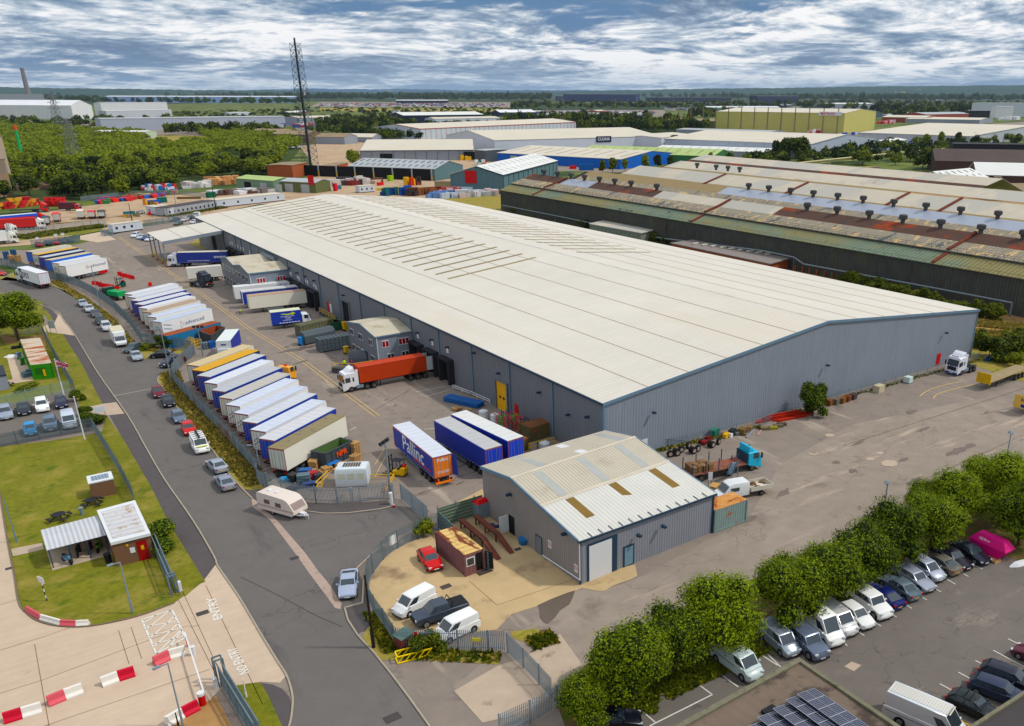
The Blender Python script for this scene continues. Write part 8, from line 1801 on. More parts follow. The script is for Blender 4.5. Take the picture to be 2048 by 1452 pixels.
def tree_proto(seed,R,H,n_l,n,size,m,name='tree',trunk=.2,corf=.8,base=.28,**kw):
 t=thing(name,'x','tree');lb=lobes_for(seed,R,H,n_l,base);me=crown_mesh('crown',lb,n,size,seed,m,**kw)
 cr=bpy.data.objects.new('crown',me);COL.objects.link(cr);cr.parent=t
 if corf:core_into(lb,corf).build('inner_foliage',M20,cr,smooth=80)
 b=MB();b.cyl((0,0,0),(0,0,H*.4),trunk,trunk*.7,n=7)
 for l in lb[1:5]:b.cyl((0,0,H*.3),(l[0]*.7,l[1]*.7,l[2]),trunk*.45,trunk*.15,n=5,cap=False)
 b.build('trunk',M1,t);return t
NT=[tree_proto(101+i,4.1,7.6,22,17000,.25,L_near,'tree',.18,.6,inner=.5,shoots=260)for i in range(4)]
row=[('O',430,950,1.0,'nearest tree of the car park row, at the bottom of the picture'),('O',830,760,.86,'second tree of the car park row from the bottom'),('O',1200,560,1.05,'third tree of the car park row from the bottom'),('O',1750,330,1.0,'fourth tree of the car park row, above the silver small van'),('N',250,930,1.0,'fifth tree of the car park row, over the white vans'),('N',560,790,.95,'sixth tree of the car park row, over the white hatchback'),('N',860,560,.98,'seventh tree of the car park row'),('N',1230,440,.95,'eighth tree of the car park row, in front of the yellow blossom'),('N',1440,220,.95,'ninth tree of the car park row, left of the pink skip'),('N',1700,80,.9,'tree behind the car park row near the old grey post'),('N',2050,380,1.0,'dark tree to the right of the pink skip'),('N',1980,120,1.05,'last tree at the right edge of the car park row'),('O',100,1250,.62,'small young tree left of the nearest tree at the bottom edge'),('N',1150,250,.7,'small tree with yellow blossom in the car park row')]
for i,(k,x,y,s_,lab)in enumerate(row):P=at_z(k,x,y,3.6*s_);dup(NT[i%4],P,i*1.3,lab,'trees in the row beside the car park',scale=(s_,s_,s_*.98))
BT=tree_proto(131,5.2,9.5,20,14000,.4,L_near,'tree',.3,.65,inner=.45,shoots=200);dup(BT,at_z('C',130,90,4.5),0,'big dense tree at the left edge over the garden',scale=(1.05,1.05,1.0));dup(BT,at_z('C',-120,50,4.5),1.7,'second big tree mostly outside the left edge')
BU=[tree_proto(151+i,1.5,2.4,7,1500,.26,L_bush,'shrub',.05,.75,base=-.02)for i in range(2)]
b_i=[0]
def bush(k,x,y,s_,lab,group=None,z=0,sc=None,pr=None):
 P=g(k,x,y);b_i[0]+=1;o=dup((pr or BU)[b_i[0]%len(pr or BU)],P,b_i[0]*1.1,lab,group,scale=sc or(s_,s_,s_));o['category']='bush';return o
HB=[tree_proto(161,1.9,3.6,12,5000,.22,L_near,'shrub',.1,.75,base=-.02)]
bush('M',310,785,1.35,'tall green bush against the gable wall',pr=HB,sc=(1.3,1.3,1.5));
HG=[tree_proto(171,1.6,2.2,8,3000,.16,L_hedge,'hedge',.05,.85,base=0)]
bush('E',1440,1010,1,'clipped bright green hedge beside the gatehouse',pr=HG,sc=(1.5,2.2,1.15));bush('C',790,930,.9,'rounded dark bush at the corner of the small car park',pr=HG,sc=(.8,.8,.8));bush('C',950,1180,1,'dark clipped hedge at the small car park exit, larger one',pr=HG,sc=(.9,1.5,.9));bush('C',880,1080,.8,'small reddish hedge at the small car park exit',pr=HG,sc=(.8,.9,.7))
bush('K',440,330,.9,'weedy shrub growing through the curved fence');bush('J',1170,560,1.1,'straggly yellow-green shrub beside the nearest blue trailer',sc=(1.2,1.2,1.6));bush('C',1680,400,1.2,'shrub beside the blue container on the verge');bush('C',1530,400,1.0,'grassy shrub at the fence corner past the motorhome',sc=(1.3,1.3,.5));bush('H',1850,790,1,'orange-yellow shrub beside the yellow steel lattice',sc=(.9,.9,.8));bush('H',1960,760,1,'green shrub at the palisade fence by the yellow lattice',sc=(.9,.9,.8));bush('C',280,830,.7,'weedy clump behind the small car park fence',sc=(1.6,.8,.5))
for i,(x,y,s_)in enumerate(((1690,230,1.5),(1760,300,1.7),(1840,330,1.9),(1930,310,1.9),(2020,330,2.2),(1900,230,1.5),(2000,240,1.7),(1650,190,1.0),(2090,290,2.2),(1960,380,1.2))):bush('M',x,y,s_,'tangled olive bush in the thicket right of the warehouse','bushes in the thicket right of the warehouse')
rr=random.Random(21)
for i in range(34):
 u=i/33;k='R';x=700+u*1150+rr.uniform(-15,15);y=850+u*290+rr.uniform(-12,12);P=g(k,x,y,1.0);P.z=0;o=dup(BU[i%2],P,i,'leafy bush in the strip behind the warehouse','bushes between the warehouse and the steelworks',scale=(rr.uniform(1,1.8),rr.uniform(1,1.8),rr.uniform(.8,1.7)));o['category']='bush'
for k,x,y,s_ in(('Q',690,520,1.4),('Q',650,500,1.2),('Q',1260,640,1.5),('Q',1350,655,1.2),('Q',240,415,1.2),('Q',110,395,1.1),('Q',200,400,1)):bush(k,x,y,s_,'small bush by the low store at the steelworks foot','bushes by the low concrete store')
def tufts(name,polys,n,h_,m,seed,label=None):
 r_=random.Random(seed);b=MB();tint=[]
 for i in range(n):
  A,B,w_=polys[r_.randrange(len(polys))];u=r_.random();p=A*(1-u)+B*u;d=(B-A).normalized();p=p+V3((-d.y,d.x,0))*r_.uniform(-w_/2,w_/2)
  a=r_.uniform(0,pi);q=V3((cos(a),sin(a),0))*h_*r_.uniform(.3,.6);hh=h_*r_.uniform(.5,1.2);ln=V3((r_.gauss(0,.15),r_.gauss(0,.15),hh))
  o=len(b.v);b.v+=[tuple(p-q),tuple(p+q),tuple(p+q*.8+ln),tuple(p-q*.8+ln)];b.f.append((o,o+1,o+2,o+3));b.m.append(0);tint.append(r_.random())
 me=bpy.data.meshes.new(name);me.from_pydata(b.v,[],b.f);me.materials.append(m);at=me.attributes.new('tint','FLOAT','FACE');at.data.foreach_set('value',tint);o=bpy.data.objects.new(name,me);COL.objects.link(o);tag(o,label,None,None,'stuff')
L_dry=leafmat('dry_grass_blades',(110,108,50),(186,164,96),0,cs=.8)
def seg(pts,w_,k=''):P=[g(k,*p)for p in pts];return[(a,c,w_)for a,c in zip(P,P[1:])]
tufts('verge_grass',seg([(110,563),(165,598),(215,636),(262,690)],2)+seg([(290,697),(345,704)],2)+seg([(340,745),(350,780),(395,830),(440,880),(480,930),(520,968)],3),9000,.38,L_dry,5)
tufts('verge_grass',seg([(745,1225),(770,1270),(785,1305)],1.5)+seg([(800,1310),(1000,1315)],1.6)+seg([(1060,1290),(1110,1275)],2),1500,.35,leafmat('weed_blades',(60,84,24),(150,140,60),0),6)
tufts('long_grass',[(g('A',200,550),g('A',640,480),8),(g('A',640,480),g('A',1060,425),6),(g('Y',1100,440),g('Y',2040,290),4)],4000,.8,leafmat('tall_grass',(70,84,34),(140,136,70),0),8)
tufts('weeds',[(g('M',1650,140),g('M',2300,180),12),(g('M',1660,30),g('M',2300,90),6)],5000,.5,L_dry,9)
tufts('weeds',[(g('L',690,480),g('L',1700,245),1.0),(g('M',0,800),g('M',1690,330),.8)],900,.3,leafmat('weed_blades2',(60,84,24),(150,140,60),0),10)
tufts('ivy_bed',[(g('O',100,1100),g('O',700,1150),6),(g('O',700,1150),g('O',1500,780),3),(g('O',1500,780),g('N',1300,680),4)],12000,.25,L_bush,12)
for o in NT+[BT]+BU+HB+HG:purge(o)
# THE ESTATE BEYOND
for bx in(((282,9.5),(292,12.3),M67,200,342),((292,12.3),(303.2,14.6),M78,120,342),((303.2,14.6),(320,9.5),M78,120,342),((319.8,9.4),(331,12.8),M75,190,366),((331,12.8),(342,14.9),M78,190,366),((342,14.9),(360,9),M78,190,366)):
 rseg('roof',bx[:2],bx[3],bx[4],bx[2])
b=MB();b.add([(x-187.5,305,z)for x,z in((282,0),(282,9.4),(303,14.4),(320,9.4),(342,14.7),(360,8.9),(360,0))],[tuple(range(7))]);b.build('wall',M77,st,recalc=False)
def W_(rgb):return mat('wall_%d_%d_%d'%tuple(rgb),rgb,.6,var=.05,vs=.08,stripe=('xy',3,.03,0))
M4,M39,M80,M97,M49=W_((24,100,190)),W_((66,118,72)),W_((96,124,130)),W_((196,190,120)),W_((104,110,72))
M38=mat('pale_green_roof',(176,194,132),.7,var=.05,vs=.1,stripe=('y',5,.05,0));M81=W_((232,232,236));M65=W_((70,56,52));M26=mat('dark_brown_roof',(82,70,66),.8,var=.15,vs=.1);M3=W_((44,44,48))
def FB(lab,B,C,top,A=None,depth=30,hr=1.6,axis='x',wall=None,roof=None,**k):
 B_,C_=g('',*B),g('',*C);A_=g('',*A)if A else None;he=ht(B_,'',B[0],top);
 return shed(lab,A_,B_,C_,he,he+hr,axis,wall,roof,depth=None if A else depth,**k)
FB('big grey shed with a cream roof behind the open fronted shed',(722,322),(948,320),302,(647,303),hr=5,doors=[('x',75,14,6,M24),('x',128,16,7,M24),('x',14,9,5,M24)],trim=M85)
o=FB('open fronted teal gabled shed with a row of posts',(871,362),(927,352.5),338.7,(706,354),axis='y',hr=3.5,wall=M80,roof=M40,lights=14,lm=M85,doors=[('y',2,92,6.2,M24)])  # wide dark panel painted in as shade inside the open front, not a door
for i in range(8):b=MB();b.box(-.6,-.35,0,-.15,.35,6.4,0);b.box(-.63,-.38,.8,-.12,.38,2.6,1);b.build('post',[M40,M96],o,loc=(0,2+i*13,0))
o=FB('teal gabled shed with a red sign next to the steelworks',(1008,389),(1116,354),351,(921,381),hr=4,wall=M80,roof=M94,lights=12,lm=M40,lw=1.6,trim=M85)
b=MB();b.box(-.3,14,5,-.05,20,11);b.build('sign',M59,o)
FB('long green shed with roller doors beyond the big roof',(475,378),(549,384),357,depth=14,hr=1.2,wall=W_((120,146,124)),roof=M38,doors=[('x',6,5,4,M24),('x',18,5,4,M40),('x',30,4,4,M40)])
o=FB('olive green shed with a red sign just over the warehouse roof',(633,386.5),(662,382),366,(558,384),axis='y',hr=1.2,wall=M49,roof=M40,doors=[('y',4,5,4,M40),('y',14,5,4,M40),('y',26,5,4,M40)])
b=MB();b.box(-.3,.6,4,-.05,4,8.5);b.build('sign',M59,o)
FB('red brick block with a flat roof at the foot of the tall mast',(587,357),(616,350),331,(549,354),hr=.3,wall=M58,roof=M8);FB('lower red brick block to the right of the mast',(660,346),(697,337),334,(636,345),hr=.3,wall=M58,roof=M8)
FB('white warehouse with red edging left of the centre',(842,280),(1152,262),258,(827,272),hr=4,wall=M95,roof=M22,trim=M59);FB('grey gabled shed at the left end of the red edged warehouse',(826,272),(842,276),260,depth=60,hr=3,wall=M91)
o=FB('long white warehouse with a navy sign in the middle distance',(990,304),(1321,293),281,(924,290),hr=6,wall=M95,roof=M22)
b=MB();b.box(100,-.5,5.5,116,-.1,10.5);s_=b.build('sign',M89,o);text('CULINA',3.6,LW,s_,(108,-.55,8),(pi/2,0,0),bold=.05)
FB('white block at the right end of the long white warehouse',(1322,296),(1381,287),276,depth=40,hr=1.5,wall=M95)
FB('bright blue walled warehouse with a beige ribbed roof',(1241,339),(1360,325),319,(1054,319),axis='y',hr=3.5,wall=M4,roof=M22,lights=10,rows=1,doors=[('y',60,6,5,M40),('y',90,6,5,M40)])
FB('green walled warehouse with a pale green roof beside the blue one',(1425,331),(1464,323),313,(1214,313),axis='y',hr=3.5,wall=M39,roof=M38,lights=12,rows=1)
FB('low white roofed shed behind the green warehouse',(1534,319),(1560,313),305,(1335,307),axis='y',hr=2,wall=M91,roof=M94,lights=12,rows=1,lm=M40)
FB('large cream roofed warehouse with a pale blank gable, right of centre',(1618,318),(1750,301),289,(1406,297),axis='y',hr=5,wall=W_((176,186,200)),roof=M22,trim=M40)
o=FB('tall yellow-green warehouse with a red and white sign',(1686,267),(1748,260),226.5,(1489,256),axis='y',hr=4,wall=M97,roof=M22)
b=MB()
for i in range(13):b.box(-.5,8+i*19,0,-.1,9.2+i*19,30)
b.build('brown_rib',M8,o);b=MB();b.box(-.9,4,21,-.3,34,25.5);s_=b.build('sign',M92,o);text('MATALAN',4,M59,s_,(-1,22,23.2),(pi/2,0,-pi/2),bold=.1)
FB('beige roofed extension left of the tall yellow-green warehouse',(1489,257),(1500,253),243,(1352,251),axis='y',hr=2,wall=M49,roof=M8)
FB('wide cream roofed warehouse running off the right edge',(1938,291),(2150,268),273,(1728,281),axis='y',hr=6,wall=W_((190,194,202)),roof=M22,trim=M40)
FB('low grey roofed shed in front of the dark glass office',(1958,249),(1985,245),240,(1812,246),axis='y',hr=2,roof=M22)
for lab,B,C,top,dp,hr,wl_,rf_ in(('huge white distribution building at the right skyline',(1954,233),(2300,235),206,60,.5,M95,M40),('white tower block in front of the distribution building',(1990,236),(2024,236),213,20,.3,M81,M81),('dark glass office at the corner of the distribution building',(1936,239),(1978,239),221,20,.3,M3,M40),('red brick range with a grey roof left of the dark glass office',(1850,242),(1936,240),229,50,3,W_((150,74,56)),M40),('long grey roofed range left of the red brick range',(1763,244),(1850,246),234,50,3,W_((150,80,60)),M22),('white shed in the trees right of the grandstands',(1655,218),(1746,217),208,60,3,M91,M94),('small pale blue shed in front of the blank gable warehouse',(1773,301),(1812,295),285,18,1.5,W_((150,176,196)),M94),('long low pale grey warehouse behind the wood at the left',(205,262),(572,255),238,60,.5,W_((178,186,198)),M40),('white building with dark window bands beyond the wood',(206,232),(338,230),206,40,.5,M81,M94),('lower white wing in front of the banded building',(215,237),(345,233),222,20,.5,W_((196,200,210)),M94),('white curved roof building at the left edge',(-60,237),(148,239),210,50,9,M81,M81),('very long pale blue warehouse under the left horizon',(212,206),(592,206),193,150,3,W_((150,176,216)),M81),('grey power station block under the chimney',(-100,204),(90,203),188,60,.5,W_((140,144,150)),M8),('small pale green and white shed inside the wood',(190,276),(292,277),263,20,1,W_((190,206,190)),M94),('big blue grandstand at the racing circuit',(1127,203),(1271,204),188,60,.5,W_((52,64,104)),M40),('lower grandstand left of the big blue one',(1114,202),(1150,202),192,40,.5,W_((60,64,80)),M40),('long dark grandstand right of the big blue one',(1296,203),(1462,203),194.5,50,.5,M89,M40),('far right dark grandstand in the trees',(1515,207),(1597,206),192,50,.5,M89,M40),('navy factory with a pale roof beside two silos',(808,251),(968,248),231,60,4,M89,M94),('white low range in front of the navy factory',(870,253),(1000,250),238,30,2,M95,M22),('long navy shed under the horizon behind the car compound',(793,206.5),(897,206.5),201,60,3,M89,M94),('white tented shed left of the centre trees',(1000,233),(1072,232),225,40,5,M89,M81),('flat white and green shed row below the grandstands',(1415,223),(1560,223),215,60,3,W_((120,170,150)),M81),('pale workshop just right of the tall mast',(600,251),(672,248),236,30,2,M91,M22),('brown roofed old sheds left of the mast',(545,284),(615,286),268,25,3,W_((130,112,90)),M8),('second row of brown roofed sheds behind the mast',(505,274),(575,275),262,25,2,W_((130,112,90)),M8),('cluster roof of low beige sheds right of the mast',(632,288),(690,289),274,25,3,M91,M8),('low beige shed with a pale roof behind the big grey shed',(680,284),(745,285),274,22,3,M91,M22),('white roofed yard shed behind the long white warehouse',(1198,258),(1341,258),249,40,2,M91,M94),('long grey shed left of the yellow-green warehouse',(1352,270),(1540,276),259,40,1,M91,M40),('small grey block left of the centre trees',(1088,241),(1130,240),229,20,.5,M91,M40),('pale unit beside the small grey block',(1132,239),(1200,238),229,25,1,M95,M22),('two storey white cabins right of the big grey shed',(972,323),(1001,320),303,8,.2,M95,M95),('dark flat roofed annexe of the big grey shed',(950,322),(972,324),300,20,.3,W_((84,92,100)),M40),('dark rusty mill building at the right edge',(1867,347),(2300,357),322,50,6,M65,M26),('tall black monitor roof over the rusty mill',(1900,335),(2300,342),288,16,.5,M3,M3),('white roofed bay in front of the rusty mill',(1950,374),(2300,384),350,45,5,M65,M94),('white roofed low bay at the right edge',(1990,402),(2300,400),385,20,3,M67,M8),('long low black building behind the cream bays',(1570,352),(1719,362),338,12,1,M3,M3),('far pale shed among the right hand trees',(1860,201),(1886,201),195,40,1,M95,M94)):FB(lab,B,C,top,depth=dp,hr=hr,wall=wl_,roof=rf_)
rq=random.Random(9);TN_=(M95,M91,M89,W_((150,90,74)),W_((110,130,160)))
for x0_,x1_,y0_,y1_,n in((600,780,238,250,8),(1070,1300,226,238,9),(1560,1960,213,236,14),(870,1100,238,247,6),(400,600,226,232,3)):
 for i in range(n):x=rq.uniform(x0_,x1_);y=rq.uniform(y0_,y1_);w_=rq.uniform(14,44);FB('small plain unit in the far industrial estate',(x,y),(x+w_,y-rq.uniform(.3,1.2)),y-rq.uniform(2.2,4.5),depth=25,hr=2,wall=TN_[rq.randrange(5)],roof=(M22,M94,M40,M8)[rq.randrange(4)],group='small units far across the estate')
o=FB('black gabled shed at the end of the long low black building',(1756,367),(1783,362),351,(1720,358),hr=3,wall=M65,roof=M26);FB('boarded grey-blue shed with a slatted white roof',(1900,385),(1973,376),363,(1837,376),hr=4,wall=W_((92,100,112)),roof=M94,lights=6,lm=M24)
for x,lab in((790,'left grey silo beside the navy factory'),(799,'right grey silo beside the navy factory')):P=g('',x,249);tag(MB().cyl((0,0,0),(0,0,ht(P,'',x,221)),3.2,n=12).build('silo',M40,None,loc=P,smooth=40),lab,'silo')
P=g('',60,203);h_=ht(P,'',46,137);tag(MB().cyl((0,0,0),(0,0,h_),14,9,n=14).cyl((0,0,h_-8),(0,0,h_+2),10.5,n=14).build('power_station_chimney',W_((132,128,128)),None,loc=P,smooth=40),'tall concrete chimney of the power station on the left horizon','chimney')
C_=g('',28,392);B_=g('',-80,402);h_=ht(C_,'',17,272);d=(C_-B_).normalized();q4('brown concrete hopper tower cut off by the left edge','tower','hopper_tower',rect(B_,C_,14),h_*.62,mat('stained_concrete_tower',(158,134,112),.9,var=.15,vs=.15),M8);q4('upper hopper of the brown concrete tower','tower','hopper_tower',rect(B_-d,C_+d*1.4,16),h_*.62,M18,M8).location.z=h_*.38
def lattice(label,k,base,top,w0,w1,m,name='radio_mast',n=18,core=0,arms=(),r=.16):
 P=g(k,*base);h_=ht(P,k,*top);t=thing(name,label,'mast' if core else 'pylon',P,.6);b=MB();cn_=[(-1,-1),(1,-1),(1,1),(-1,1)]
 def c4(i):w_=(w0+(w1-w0)*i/n)/2;return[V3((a*w_,c*w_,h_*i/n))for a,c in cn_]
 for i in range(n):
  p,q=c4(i),c4(i+1)
  for s in range(4):b.bar(p[s],q[s],r*1.6);b.bar(p[s],q[(s+1)%4],r);b.bar(p[(s+1)%4],q[s],r);b.bar(q[s],q[(s+1)%4],r)
 b.build('lattice',m,t)
 if core:b=MB();b.bar((0,0,0),(0,0,h_*1.04),core*1.3);b.bar((core*.8,0,0),(core*.8,0,h_*.62),core*1.4);b.build('cable_core',M3,t)
 for z,L in arms:b=MB();b.bar((-L,0,h_*z),(L,0,h_*z),r*2);b.bar((-L,0,h_*z),(0,0,h_*(z+.07)),r);b.bar((L,0,h_*z),(0,0,h_*(z+.07)),r);b.build('crossarm',m,t)
 return t
o=lattice('tall dark lattice radio mast rising above the horizon','',(622,338),(582,86),7.5,4.6,mat('mast_steel',(70,78,88),.6),core=.6,n=20,r=.13)
P=g('',622,338);hm=ht(P,'',582,86)
for z in(.6,.64,.92):b=MB();b.cyl((1.8,-1,hm*z),(1.8,-1,hm*z+2.4),.5,n=6);b.build('antenna',M92,o)
M56=mat('pylon_steel',(128,132,130),.6);lattice('nearer electricity pylon in the wood','',(152,330),(139,237),9,1.6,M56,'electricity_pylon',8,arms=((.66,8),(.8,6),(.93,4.5)),r=.17);lattice('farther electricity pylon left of the near one','',(120,262),(107,186),12,2,M56,'electricity_pylon',8,arms=((.6,11),(.75,9),(.9,7)),r=.25)
P=g('',46,318);h_=ht(P,'',32,250);tag(MB().cyl((0,0,0),(0,0,h_*.86),1.2,1.0,n=8,m=0).cyl((0,0,h_*.86),(0,0,h_),1.1,n=8,m=1).build('green_stack',[paint((40,170,100),.6),LO],None,loc=P),'thin bright green stack with an orange top in the wood','stack')
rr=random.Random(33)
for i,x in enumerate((1094,1125,1128,1231,1256,1346,1382,1487,700,1000)):P=g('',x,224);tag(MB().cyl((0,0,0),(0,0,32),.5,.3,n=5).bar((-3,0,32),(3,0,32),1).build('floodlight_mast',M56,None,loc=P),'tall slim floodlight mast in the far car compound','lamp post','floodlight masts in the far car compound')
P=[g('',*p,5.0)for p in((1500,336),(1560,330),(1660,319),(1800,305),(1890,297),(1990,291),(2100,285))];P0=P[0].copy();P0.z=0;b=MB()
for a_,c_ in zip(P,P[1:]):
 b.cyl(a_-P0,c_-P0,.5,n=7);b.cyl(a_-P0+V3((1.5,1,-1)),c_-P0+V3((1.5,1,-1)),.35,n=7)
 for u in(0,.5):p=a_-P0+(c_-a_)*u;b.bar(p,(p.x,p.y,0),.4)
tag(b.build('pipe_bridge',mat('cream_pipe',(206,196,150),.7),None,loc=P0),'long cream pipeline on trestles crossing the scrub at the right','pipeline')
wv=MB();wv.loft([[(-1.8+s,y,z),(1.8-s,y,z)]and[(-1.8+s,-.85,z),(1.8-s,-.85,z),(1.8-s,.85,z),(-1.8+s,.85,z)]for s,z in((.7,0),(.1,1.0),(0,1.5))]);sk0=wv.build('skip',PAINT0,None);tag(sk0,'x','skip','coloured skips stacked along the far fence');cols=[(204,22,36),(214,30,40),(226,180,20),(190,20,40),(40,120,60),(30,90,170),(120,30,110),(210,60,40),(196,24,44)]
spots=[]
for i in range(46):u=rr.random();v=rr.random();spots.append(((195+u*155,409-u*16-v*8+rr.uniform(-1,1)),cols[rr.randrange(9)],0))
for i in range(16):
 for z in range(rr.randint(1,3)):spots.append(((-5+i*5.4,419-i*.6+rr.uniform(-1,1)),((206,150,30),(196,40,26))[(i+z)%2],z*1.3))
for i in range(8):
 for z in range(3):spots.append(((100+i*3.6,412+rr.uniform(-.5,.5)),(216,34,30),z*1.1))
for i,((x,y),c3,z)in enumerate(spots):
 o=sk0.copy();COL.objects.link(o);P=g('',x,y);o.location=(P.x,P.y,z);o.rotation_euler=(0,0,rr.uniform(-.5,.9));o.material_slots[0].link='OBJECT';o.material_slots[0].material=paint(c3,.6);nm='red' if c3[0]>180 and c3[1]<70 else('yellow' if c3[0]>180 else 'blue or green')
 o['label']=nm+' skip among the coloured skips by the far fence'
bpy.data.objects.remove(sk0)
def lorry_far(lab,k,front,rear,cabc,body,nm='tipper_lorry',H=3.4,roof=None,L=8.5):
 P,Q_=g(k,*front),g(k,*rear);d=(P-Q_).normalized();base=P-d*L
 t,bd=rigid(lab,base,atan2(d.y,d.x),cabc,body,roof or tuple(min(255,c+20)for c in body),L=L,bl=L-2.2,H=H,nm=nm);return t
lorry_far('red cabbed lorry with a burgundy body standing in the gravel yard','A',(830,262),(660,262),(200,24,40),(84,24,40))
lorry_far('cream backed refuse lorry seen from behind by the depot fence','A',(840,330),(815,415),(222,214,200),(214,206,190));lorry_far('small red lorry next to the cream refuse lorry','A',(950,325),(940,385),(206,30,44),(190,40,50),H=2.8);lorry_far('dark green lorry right of the small red one','A',(1050,320),(1045,370),(60,70,66),(50,58,54),H=2.6)
lorry_far('red skip lorry nearest the strip of tall grass','A',(250,420),(250,505),(206,30,44),(170,30,40),H=2.8);lorry_far('navy bodied lorry beside the red skip lorry','A',(370,400),(365,470),(40,50,90),(24,34,80),H=3.0);lorry_far('dark blue lorry second from the bright red one','A',(480,390),(480,455),(40,50,70),(26,48,84),H=3.0);lorry_far('bright red lorry with a blank red back by the tall grass','A',(590,360),(595,440),(206,30,44),(206,34,34),H=3.3)
a_,c_=tpose((-330,360),(-330,330),(345,290),(390,280),4.1,'A');d=c_-a_;t,bd=artic('long red curtain lorry with a blue and white border at the left edge',c_-d.normalized()*13.6,atan2(d.y,d.x),(206,24,36),dict(side=(200,40,44),roof=(226,226,232),rear=(36,80,200),kind='box'));b=MB();b.box(0,-1.3,3.3,13.6,-1.275,4.09);b.box(12.6,-1.3,1.2,13.6,-1.275,3.3);b.build('blue_border',paint((36,90,210),.5),bd)
a_=g('A',195,590);t,bd=artic('white cabbed lorry with a white trailer leaving by the left edge',a_+(g('A',-400,640)-a_).normalized()*16.5,atan2((a_-g('A',-400,640)).y,(a_-g('A',-400,640)).x),(230,230,222),dict(side=WHT,roof=(220,222,226),rear=WHT,kind='box'));a_=g('A',480,445);t,bd=artic('white cabbed lorry beside the long red one',a_+(g('A',-400,500)-a_).normalized()*16.5,atan2((a_-g('A',-400,500)).y,(a_-g('A',-400,500)).x),(230,230,226),dict(side=(190,30,36),roof=(200,40,40),rear=WHT,kind='box'))
a_=g('A',175,505);t=thing('tractor_unit','white tractor unit beside the small red skip lorry','lorry',a_,atan2((a_-g('A',-200,560)).y,(a_-g('A',-200,560)).x));tractor(t,0,(226,228,226));a_=g('A',505,275);t=thing('flatbed_lorry','red cabbed lorry with an empty black flatbed in the gravel yard','lorry',a_,atan2((a_-g('A',200,285)).y,(a_-g('A',200,285)).x));tractor(t,0,(210,24,36));MB().box(-14,-1.25,1.1,-2.6,1.25,1.35).build('flat_bed',M11,t)
def cabin(lab,k,a_,c_,dp,h_,wins=4,roof=None,wall=None,z=0):
 A,B=g(k,*a_),g(k,*c_);d=B-A;L=d.length;t=thing('portable_cabin',lab,'cabin',A,atan2(d.y,d.x));MB().box(0,0,.35,L,dp,h_).build('wall',wall or M95,t);MB().box(-.1,-.1,h_+.003,L+.1,dp+.1,h_+.15).build('roof',roof or M22,t);MB().box(.1,.1,0,L-.1,dp-.1,.347).build('base',M24,t)
 for i in range(wins):x=L*(i+.5)/wins;MB().box(x-.45,-.03,1.3,x+.45,-.003,2.2).build('window',M34,t)
 return t
cabin('white site cabin by the far yard gate','Y',(228,715),(600,665),3,3.0,3);cabin('grey-white cabin joined to the right of the site cabin','Y',(602,665),(712,650),3,3.0,0);cabin('pale cabin with a red name board in the far yard','Y',(770,395),(1095,440),3.5,3.2,3)
o=cabin('long white cabin row with a dark flat roof','Y',(1120,440),(1890,310),6,3.4,11,mat('dark_flat_roof',(84,78,78),.9,var=.1),W_((168,172,178)));cabin('white roofed cabins at the end of the long row','a',(1740,1345),(2280,1285),7,3.2,5);MB().box(0,-.4,2.4,6,-.1,3.2).build('name_board',M59,cabin('small cabin with a pink-red board beside the pale cabin','Y',(930,370),(1080,395),3,3.0,1))
cabin('small grey barred cabins beyond the big roof','b',(830,1225),(950,1215),4,3.2,3);
JC=lambda lab,k,x,y,L,w_,h_,rgb,rz=.1,n=3:(lambda r_:junk(lab,k,x,y,[(r_.uniform(-L/2,L/2),r_.uniform(-w_/2,w_/2),h_*.5*s,L*(.26 if n>2 else.5)*r_.uniform(.6,1.2),w_*r_.uniform(.2,.6),h_*s,r_.uniform(-.7,.7),(rgb if isinstance(rgb[0],int)else rgb[i%len(rgb)]))for i,s in enumerate([r_.uniform(.35,1)for _ in range(n*2 if n>2 else n)])],rz))(random.Random(int(x+y)))
MIX=[(190,60,60),(210,214,220),(60,110,190),(220,220,214),(120,100,84)]
